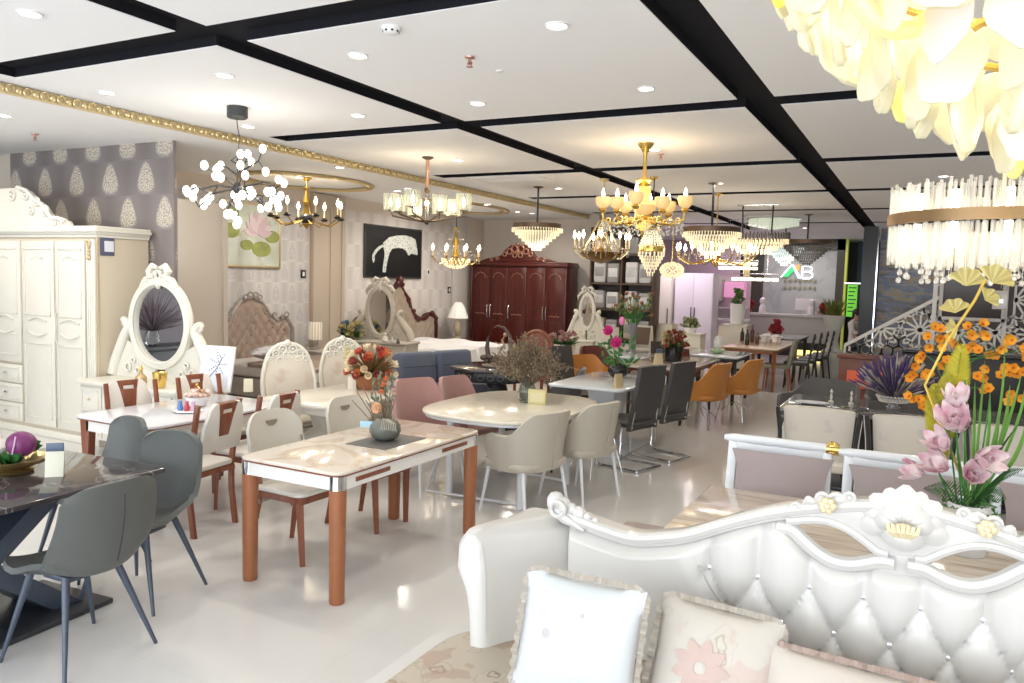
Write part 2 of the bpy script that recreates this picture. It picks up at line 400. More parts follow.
for k in range(8): bx(a, .0455, .049, -.007, .007, -.033, -.022, M=T(rz=k*PI/4))
ob('vent_slots', a, BLACKM, t)
q = fz(500, 71, CZ); a = nb(); lathe(a, [(.03, 0), (.028, -.006), (.01, -.01)], 14); o = ob('blank_cover', a, RIM, None, q); tag(o, 'small round blank cap beside the pink sprinkler', 'ceiling cap')
q = fz(510, 178, CZ); a = nb(); bx(a, -.55, .55, -.3, .3, -.012, 0, .003)
t = thing('ceiling_vent', 'flat white air vent panel set in the ceiling behind the glass chandelier', 'vent', q); ob('frame', a, RIM, t)
a = nb()
for k in range(9): bx(a, -.5, .5, -.26+k*.06, -.235+k*.06, -.02, -.012)
ob('slats', a, WHITE, t)
# ================================================================ FURNITURE
def lerp(a, b, t): return a+(b-a)*t
def sst(t): t = max(0, min(1, t)); return t*t*(3-2*t)
def rrect(w, d, r, n=5, cx=0, cy=0):
    P = []
    for (sx, sy, a0) in ((1, 1, 0), (-1, 1, 90), (-1, -1, 180), (1, -1, 270)):
        for k in range(n+1):
            a = R(a0+90*k/n); P.append((cx+sx*(w/2-r)+r*math.cos(a), cy+sy*(d/2-r)+r*math.sin(a)))
    return P
def cushion(w, d, h, c=(0, 0, 0), n=14, p=.42, flat=.35):
    """rounded pillow lying in xy"""
    bm = nb()
    for s in (1, -1):
        surf(bm, lambda u, v: Vector((c[0]+(u-.5)*w*(1-.05*math.sin(PI*v)), c[1]+(v-.5)*d*(1-.05*math.sin(PI*u)), c[2]+s*h/2*(max(0, math.sin(PI*u))*max(0, math.sin(PI*v)))**p)), n, n)
    bmesh.ops.remove_doubles(bm, verts=bm.verts, dist=.0005); return bm
MARB_C = marble('cream_marble', (.72, .64, .55), (.55, .42, .30), .1, 1.6, .05)
MARB_W = marble('white_marble', (.74, .74, .76), (.62, .64, .70), .1, 2.5, .03)
MARB_K = marble('black_marble', (.06, .05, .052), (.30, .27, .27), .06, 2.0, .012)
WLEATH = mat('white_leather', (.70, .66, .60), .4); OFFW = mat('offwhite_apron', (.78, .75, .71), .35)
# ---- cream marble table with chrome corners
def cream_table():
    t = thing('dining_table', 'cream marble dining table with chrome corners and honey wooden legs, nearest in the aisle', 'table', (-3.175, 4.10, 0))
    w, d = .78, 1.56
    a = nb(); prism(a, rrect(w, d, .07), .742, .76, 'xy', .005); ob('tabletop', a, MARB_C, t)
    a = nb(); prism(a, rrect(w-.012, d-.012, .065), .732, .742, 'xy'); ob('edge_band', a, BROWNW, t)
    a = nb(); prism(a, rrect(w-.03, d-.03, .055), .655, .732, 'xy'); ap = ob('apron', a, OFFW, t)
    a = nb()
    a.free()
    for y0 in (-.62, .28): a = nb(); bx(a, w/2-.018, w/2-.009, y0, y0+.32, .682, .708, .003); ob('wood_inlay', a, BROWNW, ap)
    for sx in (-1, 1):
        for sy in (-1, 1):
            x, y = sx*(w/2-.055), sy*(d/2-.055)
            a = nb(); lathe(a, [(.049, .655), (.049, .733)], 20, (x, y, 0)); ob('corner_cap', a, CHROME, t)
            a = nb(); lathe(a, [(.040, 0), (.044, .01), (.047, .4), (.049, .654)], 20, (x, y, 0)); ob('leg', a, ORANGEW, t)
    return t
cream_table()
# ---- marble-top table with tapered legs (white marble, brown)
t = thing('dining_table', 'white marble dining table with brown legs in front of the ivory wardrobe', 'table', (-5.13, 4.28, 0))
a = nb(); prism(a, rrect(.88, 1.36, .09), .738, .757, 'xy', .004); ob('tabletop', a, MARB_W, t)
a = nb(); prism(a, rrect(.87, 1.35, .085), .728, .738, 'xy'); ob('edge_band', a, BROWNW, t)
a = nb(); prism(a, rrect(.78, 1.26, .05), .64, .728, 'xy'); ob('apron', a, OFFW, t)
for sx in (-1, 1):
    for sy in (-1, 1):
        a = nb(); x, y = sx*.36, sy*.60
        M = T(x, y, 0)
        prism(a, [(-.028, 0), (.028, 0), (.035, .45), (.055, .727), (-.055, .727), (-.035, .45)], -.03, .03, 'xz', .006, M=M); ob('leg', a, BROWNW, t)
# ---- chairs
def leg4(t, pts, m, r0, r1, z, splay=0, square=False, name='leg'):
    for (x, y, sx, sy) in pts:
        a = nb()
        if square:
            tube(a, [(x+sx, y+sy, 0), (x, y, z)], [r1, r0], 4)
            for v in a.verts: pass
        else: tube(a, [(x+sx, y+sy, 0), (x+sx*.5, y+sy*.5, z*.5), (x, y, z)], [r1, (r0+r1)/2, r0], 10)
        ob(name, a, m, t)
def shell_chair(label, mshell, mleg, group=None, loc=(0, 0, 0), rz=0, w=.46, d=.45, sh=.43, top=.86, wrap=.05, seam=False, mseam=None, wtop=.80, arm=0):
    """moulded chair: seat and back are one bent shell, four slanted tapered metal legs"""
    t = thing('shell_chair', label, 'chair', loc, rz, group)
    def path(v):
        if v < .38: s = v/.38; return (-d/2+s*d*.86, sh-.012*math.sin(PI*s)+(.012 if s < .1 else 0))
        if v < .55:
            s = (v-.38)/.17; a = s*PI/2*.86; r = .075
            return (-d/2+d*.86+r*math.sin(a), sh+r*(1-math.cos(a)))
        s = (v-.55)/.45; y0, z0 = path(.5499); return (y0+s*.06+.02*math.sin(PI*s), z0+s*(top-z0))
    def f(u, v):
        U = u*2-1; y, z = path(v)
        ww = w/2*(.93+.07*math.sin(PI*min(v/.55, 1))) if v < .55 else w/2*lerp(1.0, wtop, sst((v-.55)/.45))
        e = .0
        if v > .93: e = (v-.93)/.07; ww *= (1-.10*e*e); 
        if v < .06: ww *= (1-.12*((.06-v)/.06)**2)
        lift = abs(U)**2.2
        k = sst((v-.2)/.3)*(1-.5*sst((v-.6)/.4))
        zz = z+lift*(.035+.05*math.sin(PI*max(0, min(1, (v-.15)/.5))))*(1-sst((v-.5)/.3))
        if v > .9: zz -= .035*abs(U)**4*(v-.9)/.1
        if arm: 
            am = math.exp(-((v-.50)/.13)**2); zz += arm*abs(U)**3*am; y -= abs(U)**3*.10*am
        return Vector((U*ww*(1+.06*k), y-lift*(wrap+.05*k)*(1 if v > .3 else sst(v/.3)), zz))
    a = nb(); surf(a, f, 15, 30, .028); s = ob('seat_shell', a, mshell, t, ang=60)
    if seam:
        a = nb(); pts = []
        for k in range(12):
            v = .58+.36*k/11 if k else .57; p = f(.5, v); pts.append((p.x, p.y+.031, p.z))
        tube(a, pts, .0035, 5); ob('seam', a, mseam or BLACKM, s)
    a = nb(); bx(a, -.10, .10, -.12, .06, sh-.045, sh-.02, .004); ob('under_frame', a, mleg, t)
    leg4(t, [(sx*.13, -.03+sy*.12, sx*.11, sy*.11+.03) for sx in (-1, 1) for sy in (-1, 1)], mleg, .019, .009, sh+.0)
    return t
g0 = shell_chair('grey leather shell chair with a dark seam down its back, at the black marble table', GREYL, PETROL, None, (-3.50, 2.29, 0), R(-88), seam=True, w=.53, top=.88, wtop=.90, wrap=.035)
shell_chair('grey leather shell chair at the far end of the black marble table, nearer the aisle', GREYL, PETROL, None, (-3.84, 2.90, 0), R(14), w=.43, wrap=.02, top=.90, wtop=.92)
shell_chair('grey leather shell chair at the far end of the black marble table, beside the wardrobe', GREYL, PETROL, None, (-4.50, 3.04, 0), R(-4), w=.42, wrap=.02, top=.90, wtop=.9)
# ---- black marble table on a crossed base
t = thing('dining_table', 'black marble dining table on a dark crossed slab base', 'table', (-4.13, 2.10, 0), R(4))
a = nb(); prism(a, rrect(1.0, 1.62, .035), .725, .752, 'xy', .006); ob('tabletop', a, MARB_K, t)
a = nb(); prism(a, rrect(.6, 1.2, .02), .70, .725, 'xy'); ob('top_frame', a, PETROL, t)
a = nb(); bx(a, -.29, .29, -.62, .62, 0, .03, .008); ob('base_plate', a, mat('dark_slab', (.03, .033, .04), .35), t)
for s in (1, -1):
    a = nb(); prism(a, [(-.52*s, .03), (-.36*s, .03), (.50*s, .70), (.34*s, .70)], -.17+.005*s, .17+.005*s, 'yz', .006); ob('cross_leg', a, PETROL, t)
# ---- wood chair with trapezoid insert
def wood_chair(label, loc, rz):
    t = thing('dining_chair', label, 'chair', loc, rz)
    # rear posts run floor to top, leaning back
    for s in (-1, 1):
        a = nb(); P = [(-.02, 0), (.02, 0), (.015, .25), (.012, .45), (.05, .72), (.085, .93), (.05, .935), (.015, .72), (-.028, .45), (-.025, .25)]
        prism(a, [(y+.19+(.03 if z == 0 else 0), z) for y, z in P], s*.205-.014, s*.205+.014, 'yz', .004); ob('leg', a, BROWNW, t)
        a = nb(); tube(a, [(s*.195, -.205, 0), (s*.19, -.19, .42)], [.019, .028], 4); ob('leg', a, BROWNW, t)
    a = nb(); prism(a, [(-.22, .405), (.22, .405), (.21, .445), (-.21, .445)], -.21, .21, 'xz', .004); ob('seat_frame', a, BROWNW, t)
    a = nb(); prism(a, rrect(.43, .42, .05), .445, .485, 'xy', .014, 3); ob('seat', a, WLEATH, t)
    M = T(0, .235, .47, R(-11))
    a = nb(); prism(a, [(-.19, .12), (.19, .12), (.195, .30), (.155, .44), (.12, .475), (-.12, .475), (-.155, .44), (-.195, .30)], -.016, .016, 'xz', .008, M=M); b = ob('backrest', a, WLEATH, t)
    a = nb()
    S = 16; out = [(-.045, .235), (.045, .235), (.098, .485), (-.098, .485)]
    prism(a, [(-.045, .235), (.045, .235), (.07, .40), (-.07, .40)], -.021, .021, 'xz', .003, M=M)
    prism(a, [(-.07, .40), (-.045, .40), (-.045, .43), (-.078, .43)], -.021, .021, 'xz', M=M); prism(a, [(.045, .40), (.07, .40), (.078, .43), (.045, .43)], -.021, .021, 'xz', M=M)
    prism(a, [(-.078, .43), (.078, .43), (.09, .475), (-.09, .475)], -.021, .021, 'xz', .003, M=M); ob('back_insert', a, BROWNW, t)
    a = nb(); bx(a, -.043, .043, -.0195, .0195, .402, .428, .004, M=M); ob('handle_slot', a, mat('slot_cream', (.62, .56, .5), .5), t)
    return t
wood_chair('brown wooden chair with cream panels, beside the nearer grey shell chairs', (-4.62, 3.88, 0), R(-84))
wood_chair('brown wooden chair with cream panels partly behind the half-moon chair', (-4.60, 4.46, 0), R(-88))
wood_chair('brown wooden chair with cream panels between the white marble table and the wardrobe', (-5.46, 4.17, 0), R(82))
wood_chair('brown wooden chair with cream panels between the white marble table and the oval mirror dresser', (-5.36, 4.78, 0), R(86))
# ---- half-moon chair
HMW = mat('putty_leather', (.56, .52, .45), .42)
def moon_chair(label, loc, rz):
    t = thing('dining_chair', label, 'chair', loc, rz)
    a = nb(); prism(a, [(-.205, .40), (.205, .40), (.20, .445), (-.20, .445)], -.21, .20, 'xz', .004); ob('seat_frame', a, BROWNW, t)
    a = nb(); prism(a, rrect(.44, .44, .06), .445, .475, 'xy', .012, 3); ob('seat', a, WLEATH, t)
    M = T(0, .215, .32, R(-8))
    # back panel without an opening; a dark piece paints the half-moon hole
    N = 24; a = nb()
    def top(x): return .615-.085*abs(x/.22)**4.5
    def f(s):
        def g(u, v):
            x = lerp(-.215, .215, u); x = x*(1+.10*v); bow = .035*(x/.2)**2
            return M @ Vector((x, -bow+s*.013, lerp(.02, top(x), v)))
        return g
    surf(a, f(1), 17, 13); surf(a, f(-1), 17, 13)
    # rim strip joining the two skins
    def rim(u, v):
        per = u*4
        if per < 1: x, q = -1, per
        elif per < 2: x, q = -1+2*(per-1), 1
        elif per < 3: x, q = 1, 3-per
        else: x, q = 1-2*(per-3), 0
        p = f(1)((x+1)/2, q); p2 = f(-1)((x+1)/2, q); return p.lerp(p2, v)
    surf(a, rim, 65, 2)
    bmesh.ops.remove_doubles(a, verts=a.verts, dist=.002); b = ob('backrest', a, HMW, t, ang=50)
    a = nb(); prism(a, [(-.05, 0), (.05, 0), (.043, -.018), (.025, -.031), (0, -.036), (-.025, -.031), (-.043, -.018)], -.012, .034, 'xz', M=M @ T(0, -.012, .545)); ob('half_moon_hole_shade', a, mat('grip_shadow', (.22, .18, .14), .6), b)  # dark solid piece, shade of the open hole put into its colour
    for s in (-1, 1):
        a = nb(); tube(a, [(s*.17, -.19, 0), (s*.185, -.175, .42)], [.024, .034], 4); ob('leg', a, BROWNW, t)
        a = nb(); tube(a, [(s*.19, .27, 0), (s*.17, .19, .42), (s*.165, .205, .52)], [.022, .032, .022], 4); ob('leg', a, BROWNW, t)
    return t
moon_chair('putty leather chair with a half-moon grip, left of the cream marble table, nearest', (-3.58, 3.88, 0), R(88))
moon_chair('putty leather chair with a half-moon grip, behind the grey bud vase', (-3.58, 4.64, 0), R(88))
# ---- table with soft square top (cream) on white slanted frame
t = thing('dining_table', 'cream top table with rounded sides and white slanted metal legs, under the dried flowers', 'table', (-3.13, 6.04, 0))
P = []
for k in range(56):
    a_ = 2*PI*k/56; c_, s_ = math.cos(a_), math.sin(a_); P.append((.62*abs(c_)**.62*(1 if c_ > 0 else -1), .84*abs(s_)**.62*(1 if s_ > 0 else -1)))
a = nb(); prism(a, P, .735, .762, 'xy', .008, 3); ob('tabletop', a, marble('cream_ceramic', (.70, .66, .56), (.62, .56, .45), .15, 1.2, .05), t)
a = nb(); prism(a, [(x*.97, y*.97) for x, y in P], .71, .735, 'xy', .008); WM = mat('white_metal', (.74, .76, .79), .3); ob('rim', a, WM, t)
for sy in (-1, 1):
    a = nb(); y = sy*.46; tube(a, [(-.36, y, .705), (-.36, y, .02)], .03, 12); ob('leg', a, WM, t)
    a = nb(); tube(a, [(.32, y, .705), (.32, y, .0)], .032, 12); ob('leg', a, WM, t)
    a = nb(); tube(a, [(-.34, y, .70), (-.56, y*1.1, .03), (.30, y, .03)], .013, 8); ob('slanted_brace', a, WM, t)
# ---- tub chairs
def tub_chair(label, m, mleg, loc, rz, group=None, w=.56, d=.5, arm=.62, top=.84, sh=.45, seam=False, legs='taper', mseat=None, curv=2.6, armfwd=.82):
    t = thing('armchair', label, 'chair', loc, rz, group)
    def f(u, v):
        th = lerp(-armfwd*PI*.86, armfwd*PI*.86, u)         # 0 = back
        k = abs(th)/(PI*.86*armfwd)
        z1 = lerp(top, arm, sst((k-.22)/.42)); z1 -= .10*sst((k-.86)/.14)
        z0 = sh-.07
        z = lerp(z0, z1, v); fl = .86+.14*v+.10*max(0, (z-.6))
        e = 2/curv; s, c = math.sin(th), math.cos(th)
        x = w/2*fl*(abs(s)**e)*(1 if s > 0 else -1); y = d/2*(abs(c)**e)*(1 if c > 0 else -1)*(fl+ .25*max(0, z-.55)*(1 if c > 0 else 0))
        return Vector((x, y, z))
    a = nb(); surf(a, f, 37, 9, .035); ob('back_shell', a, m, t, ang=60)
    a = nb(); prism(a, rrect(w*.86, d*.86, .1), sh-.06, sh, 'xy', .02, 3); ob('seat', a, mseat or m, t)
    if seam:
        a = nb(); tube(a, [(0, f(.5, v).y+.0365, f(.5, v).z) for v in (.05, .3, .6, .97)], .003, 5); ob('seam', a, mat('seam_shade', (.33, .29, .24), .6), t)
    if legs == 'taper': leg4(t, [(sx*w*.34, sy*d*.32, sx*.03, sy*.07) for sx in (-1, 1) for sy in (-1, 1)], mleg, .017, .010, sh-.05)
    elif legs == 'wire':
        for sx in (-1, 1):
            for sy in (-1, 1): a = nb(); tube(a, [(sx*.03, sy*.05, sh-.05), (sx*.10, sy*.12, sh-.06), (sx*.17, sy*.2, .0)], .007, 6); ob('leg', a, mleg, t)
            a = nb(); tube(a, [(sx*.15, -.14, .12), (sx*.04, 0, .26), (sx*.15, .14, .12)], .004, 5); ob('wire_brace', a, mleg, t)
    return t
BG = mat('beige_leather', (.47, .435, .37), .42); PINK = mat('dusty_pink_velvet', (.36, .19, .165), .75, sheen=.4)
tub_chair('beige armchair', BG, WM, (-2.74, 5.52, 0), R(-106), None, w=.66, d=.56, arm=.66, seam=True)
bpy.data.objects['armchair']['label'] = 'beige leather armchair with a back seam, nearer of two beside the cream rounded table'
tub_chair('beige leather armchair beside the cream rounded table, next to the chrome sled chairs', BG, WM, (-2.56, 6.22, 0), R(-106), None, w=.64, d=.54, arm=.66, seam=True)
tub_chair('dusty pink velvet armchair beyond the cream marble table, the larger and nearer one', PINK, WM, (-3.76, 5.66, 0), R(70), None, w=.62, arm=.60, top=.95)
tub_chair('dusty pink velvet armchair between its twin and the blue sofa', PINK, WM, (-3.78, 6.40, 0), R(80), None, w=.58, arm=.60, top=.90)
t = tub_chair('blue velvet chair half hidden under the cream rounded table', mat('bright_blue_velvet', (.05, .13, .24), .7, sheen=.4), BLACKM, (-3.3, 7.0, 0), R(5), None, w=.46, d=.44, top=.70)
# ================================================================ ROCOCO SOFA IN THE FOREGROUND
SX = -.02; SY = 2.95
UP = [(0, 1.15), (.13, 1.13), (.28, 1.10), (.43, 1.055), (.56, 1.0), (.73, .915), (.93, .865), (1.08, .885), (1.2, .91), (1.27, .93)]
def interp(tb, x):
    x = abs(x)
    if x <= tb[0][0]: return tb[0][1]
    for (a, b), (c, d) in zip(tb, tb[1:]):
        if x <= c: return lerp(b, d, (x-a)/(c-a))
    return tb[-1][1]
def smoothy(tb, x, h=.05): return sum(interp(tb, max(0, abs(x)+k*h/3)) for k in range(-3, 4))/7
def rail_up(x): return smoothy(UP, x)
def lens_up(x):
    k = (abs(x)-.07)/.28; return .955+.06*max(0, min(1, k))+.045*math.sin(PI*max(0, min(1, k)))
def lens_lo(x):
    k = (abs(x)-.07)/.28; return .955+.06*max(0, min(1, k))-.060*math.sin(PI*max(0, min(1, k)))
def pad_top(x):
    ax = abs(x)
    if ax < .07: return .915
    if ax < .35: return lens_lo(x)-.03
    return min(rail_up(x)-.035, lerp(lens_lo(.35)-.03, rail_up(x)-.035, min(1, (ax-.35)/.06)))
SOFAP = mat('pearl_white_lacquer', (.58, .56, .535), .3, coat=.15)
SOFAL = mat('pearl_leather', (.61, .59, .56), .32, coat=.15)
sofa = thing('rococo_sofa', 'white carved rococo sofa with crystal-tufted back and open lens cut-outs, in front of everything', 'sofa', (SX, SY, 0))
a = nb()
PX, PZ, X0 = .176, .30, .0
def tuft(x, z):
    xs_ = (x-.07)/PX
    if z < .80: A, B = xs_+(z-.80)/PZ, xs_-(z-.80)/PZ
    else: A = B = xs_
    fa, fb = abs(math.sin(PI*A)), abs(math.sin(PI*B))
    if z >= .80: return fa**.55
    return (fa*fb)**.30
def mixk(x):
    # 1 in the tufted middle, 0 on the plain side panels
    return 1-sst((abs(x)-.60+.12*sst((.8-.5)/.4))/.05) if False else (1 if abs(x) < .60 else 0)
def padf(u, v):
    x = lerp(-1.22, 1.22, u); zt = pad_top(x); z = lerp(.36, zt, v)
    lim = .66-.22*(1-sst((z-.45)/.42))
    k = 1-sst((abs(x)-lim)/.05)
    edge = min(1, (zt-z)/.05+.1)**.5*min(1, (1.22-abs(x))/.04+.2)
    puff = .045+.05*tuft(x, z)*k + (1-k)*.055*min(1, abs(abs(x)-lim)/.10+.15)**.5
    return Vector((x, -.01-puff*edge-.06*(1-v)*0, z))
surf(a, padf, 221, 66)
ob('tufted_back', a, SOFAL, sofa, ang=80)
a = nb()
def backf(u, v):
    x = lerp(-1.22, 1.22, u); return Vector((x, .03, lerp(.36, pad_top(x), v)))
surf(a, backf, 60, 3, .02); ob('back_cover', a, SOFAL, sofa)
# crystal buttons
CRB = mat('crystal_button', (.85, .88, .95), .05, .6)
zb, zr = nb(), None
for r_, zz in enumerate((.80, .65, .50)):
    for k in range(-4, 5):
        x = .07+(k+(.5 if r_ % 2 else 0))*PX
        if abs(x) > .66-.07*r_: continue
        a = nb(); y = -.062; ball(a, (x, y, zz), .013, 8, (1, .7, 1)); ring(a, .014, .0045, (x, y+.003, zz), 10, 5, pl='xz'); ob('crystal_button', a, CRB, sofa)
# side panel piping
for s in (-1, 1):
    a = nb(); P = [(s*(.66-.22*(1-sst((z-.45)/.42))), padf((s*(.66-.22*(1-sst((z-.45)/.42)))+1.22)/2.44, .5).y-.012, z) for z in [.40+.025*k for k in range(17)]]
    P += [(s*(.66+.03*k), -.062, .80+.03*math.sin(k/2)) for k in (1, 2)] + [(s*(.75+.05*k), -.06, .82-.01*math.sin(k)) for k in range(8)]
    tube(a, P, .0045, 6); ob('piping', a, mat('piping_grey', (.50, .48, .46), .5), sofa)
# carved top rail
a = nb(); N = 60
def railf(side):
    pass
poly = [(x, rail_up(x)) for x in [lerp(-1.27, 1.27, k/90) for k in range(91)]]
low = []
for k in range(91):
    x = lerp(1.27, -1.27, k/90)
    low.append((x, lens_up(x)+.012 if abs(x) < .36 else rail_up(x)-.045))
prism(a, poly+low, -.075, .035, 'xz', .008, 2)
P = [(x, -.07, rail_up(x)-.012) for x in [lerp(-1.27, 1.27, k/90) for k in range(91)]]
tube(a, P, .022, 8); rail = ob('carved_rail', a, SOFAP, sofa)
a = nb()
for s in (-1, 1):
    P = [(s*x, -.065, lens_lo(x)-.018) for x in [lerp(.02, .40, k/20) for k in range(21)]]
    for k in range(21):
        x = lerp(.02, .40, k/20)
    tube(a, P, [.026]*21, 8, sx=1.0)
    P = [(s*x, -.07, lens_up(x)+.012) for x in [lerp(.04, .37, k/20) for k in range(21)]]
    tube(a, P, .016, 8)
bx(a, -.08, .08, -.066, .03, .90, 1.02, .01)
ob('lens_frame', a, SOFAP, sofa)
# crest: shell rosette with scrolls
def petal(bm, c, L, W, ang, th=.02, y=-.09, lift=.03):
    def f(u, v):
        s = v; w = W*.5*min(1, (.25+.75*math.sin(PI*min(.5, s*.62))))*(1-max(0, (s-.72)/.28)**2.2*.75); q = (u-.5)*2
        px_, pz_ = q*w, s*L
        return Vector((c[0]+px_*math.cos(ang)+pz_*math.sin(ang), y-lift*math.sin(PI*s)*(1-q*q*.5), c[1]-px_*math.sin(ang)+pz_*math.cos(ang)))
    surf(bm, f, 7, 9, th)
a = nb()
CX, CZr = 0, 1.075
for k in range(9): petal(a, (CX, CZr), .135 if k % 2 == 0 else .128, .072, R(-100+25*k), .018, -.075, .03)
for k in range(7): petal(a, (CX, CZr+.0), .09, .06, R(-78+26*k), .016, -.10, .03)
for k in range(5): petal(a, (CX, CZr-.01), .075, .07, R(130+25*k), .016, -.09, .02)
ob('shell_crest', a, SOFAP, sofa)
a = nb()
for k in range(7):
    x = (k-3)*.012; tube(a, [(x*.6, -.155, CZr-.02), (x*1.1, -.17, CZr+.0), (x*1.3, -.165, CZr+.022)], [.006, .008, .005], 6)
ball(a, (0, -.145, CZr-.0), .03, 10, (1.2, .6, .8)); ob('crest_centre', a, mat('buttercream', (.72, .62, .40), .4), sofa)
a = nb()
for s in (-1, 1):
    for (x, r_, dz) in ((.17, .022, .03), (.21, .030, .022), (.255, .026, .03), (.30, .018, .018), (.34, .02, .01), (.40, .014, .008), (.47, .018, .0), (.53, .012, .0)):
        ring(a, r_*.7, r_*.38, (s*x, -.075, rail_up(x)+dz-.012), 12, 6, pl='xz'); ball(a, (s*x, -.08, rail_up(x)+dz-.012), r_*.4, 7); petal(a, (s*(x+.01), rail_up(x)+dz-.03), r_*1.9, r_*1.2, s*R(75), .008, -.08, .012)
    for k in range(6):
        x = 1.27-.035*k; ball(a, (s*x, -.06, rail_up(x)+.022-.003*k), [.042, .034, .026, .03, .02, .016][k], 8, (1, .9, 1.05))
    ring(a, .03, .010, (s*1.245, -.10, .93), 16, 6, pl='xz')
    tube(a, [(s*(1.24-.09*k/4*1.2), -.085, .905-.012*k) for k in range(5)], [.02, .024, .018, .014, .006], 8)
ob('carved_scrolls', a, SOFAP, sofa, kind='stuff')
for s in (-1, 1):
    a = nb(); c = (s*.235, -.105, rail_up(.235)-.0)
    for k in range(6): ball(a, (c[0]+.017*math.cos(k), c[1], c[2]+.017*math.sin(k)), .014, 6)
    ball(a, (c[0], c[1]-.012, c[2]), .012, 6); ob('rail_rosette', a, MATS['buttercream'], sofa)
# arms
for s in (-1, 1):
    def armf(u, v):
        # u around the section (inner bottom -> over the roll -> outer bottom), v front to back
        y = lerp(-.40, .03, v); n = 1.0
        fw = 1-sst(v/.92); tbl = [(0, 1.18+.18*fw, .36), (.18, 1.17+.20*fw, .60), (.30, 1.18+.20*fw, .76), (.40, 1.21+.19*fw, .845), (.50, 1.31+.125*fw, .88), (.60, 1.42+.06*fw, .88), (.70, 1.50+.02*fw, .83), (.78, 1.525, .73), (.86, 1.48, .66), (.92, 1.45, .55), (1, 1.43, .0)]
        for (a0, x0, z0), (a1, x1, z1) in zip(tbl, tbl[1:]):
            if u <= a1+1e-9: k = (u-a0)/(a1-a0); x, z = lerp(x0, x1, k), lerp(z0, z1, k); break
        cx = lerp(1.45, 1.32, v); b = math.sqrt(max(0, 1-(1-min(1, v/.16))**2))
        x += (1-v)*.03
        x = cx+(x-cx)*(.45+.55*b); z = z if z < .3 else .3+(z-.3)*(.93+.07*b)
        x -= .07*sst((v-.5)/.5)*(1 if x > 1.35 else 0)*0
        return Vector((s*x, y, z))
    a = nb(); surf(a, armf, 45, 41)
    a.verts.ensure_lookup_table(); a.faces.new([a.verts[i*41] for i in range(45)]); a.faces.new([a.verts[i*41+40] for i in range(45)])
    arm = ob('arm', a, SOFAL, sofa, ang=65)
    a = nb(); P2 = [armf(k/40, .035) for k in range(4, 39)]
    tube(a, P2, .003, 6); ob('arm_piping', a, MATS['piping_grey'], arm)
    a = nb(); tube(a, [armf(k/40, .04) for k in range(4, 39)], .003, 6); ob('edge_piping', a, SOFAL, arm)
def floral(name, base, dk, pk, sc=5):
    def b(nt, co):
        w = nt.nodes.new('ShaderNodeTexVoronoi'); w.inputs['Scale'].default_value = sc; w.feature = 'F1'
        dn = nt.nodes.new('ShaderNodeTexNoise'); dn.inputs['Scale'].default_value = sc*1.5; nt.links.new(co, dn.inputs[0])
        mx = nt.nodes.new('ShaderNodeMix'); mx.data_type = 'VECTOR'; mx.inputs[0].default_value = .13
        nt.links.new(co, mx.inputs[4]); nt.links.new(dn.outputs['Color'], mx.inputs[5]); nt.links.new(mx.outputs[1], w.inputs[0])
        d = w.outputs['Distance']
        ringc = ramp(nt, mth(nt, 'FRACT', mth(nt, 'MULTIPLY', d, 5.5)), [(0, dk), (.25, base), (.8, base), (1, dk)])
        inner = ramp(nt, d, [(.28, (1, 1, 1)), (.40, (0, 0, 0))])
        col = mixc(nt, inner, base, ringc)
        pkm = ramp(nt, noise(nt, co, sc*1.3, 2), [(.56, (0, 0, 0)), (.60, (1, 1, 1))])
        return mixc(nt, mth(nt, 'MULTIPLY', pkm, .55), col, pk)
    return node_mat(name, b, .55)
FLOR = floral('taupe_rose_fabric', (.46, .40, .32), (.22, .165, .11), (.36, .23, .17), 6.5)
a = nb(); prism(a, rrect(3.26, 1.28, .34, 8, 0, -.74), .17, .43, 'xy', .075, 5); ob('seat', a, FLOR, sofa, ang=70)
a = nb(); prism(a, rrect(3.20, 1.22, .32, 8, 0, -.74), .09, .18, 'xy', .01); ob('seat_rail', a, SOFAP, sofa)
a = nb()
prism(a, rrect(3.30, 1.32, .36, 10, 0, -.74), .395, .425, 'xy', .012, 2); ob('seat_trim', a, mat('lace_white', (.60, .58, .56), .6), sofa)
for sx in (-1, 1):
    for y in (-1.25, -.15): a = nb(); lathe(a, [(.03, 0), (.035, .02), (.022, .05), (.045, .09), (.05, .12)], 14, (sx*1.4, y, 0)); ob('foot', a, SOFAP, sofa)
# cushions
def ruffle(bm, w, h, amp=.012, n=220):
    P = rrect(w, h, .035, 6); L = len(P); per = []
    for k in range(L):
        p, q = Vector(P[k]), Vector(P[(k+1) % L]); m_ = max(1, int((q-p).length/.008))
        for j in range(m_): per.append(p.lerp(q, j/m_))
    M_ = len(per); rings = []
    for i, p in enumerate(per):
        d = (per[(i+1) % M_]-per[i-1]); nrm = Vector((d.y, -d.x)).normalized(); ph = math.sin(i*1.15)*amp+math.sin(i*.37)*amp*.4
        rings.append([bm.verts.new((p.x, ph*.2, p.y)), bm.verts.new((p.x+nrm.x*.010, ph, p.y+nrm.y*.010)), bm.verts.new((p.x+nrm.x*.019, ph*1.4, p.y+nrm.y*.019))])
    fs = []
    for i in range(M_):
        A, B = rings[i], rings[(i+1) % M_]
        for j in range(2): fs.append(bm.faces.new((A[j], B[j], B[j+1], A[j+1])))
    bmesh.ops.solidify(bm, geom=fs, thickness=.003)
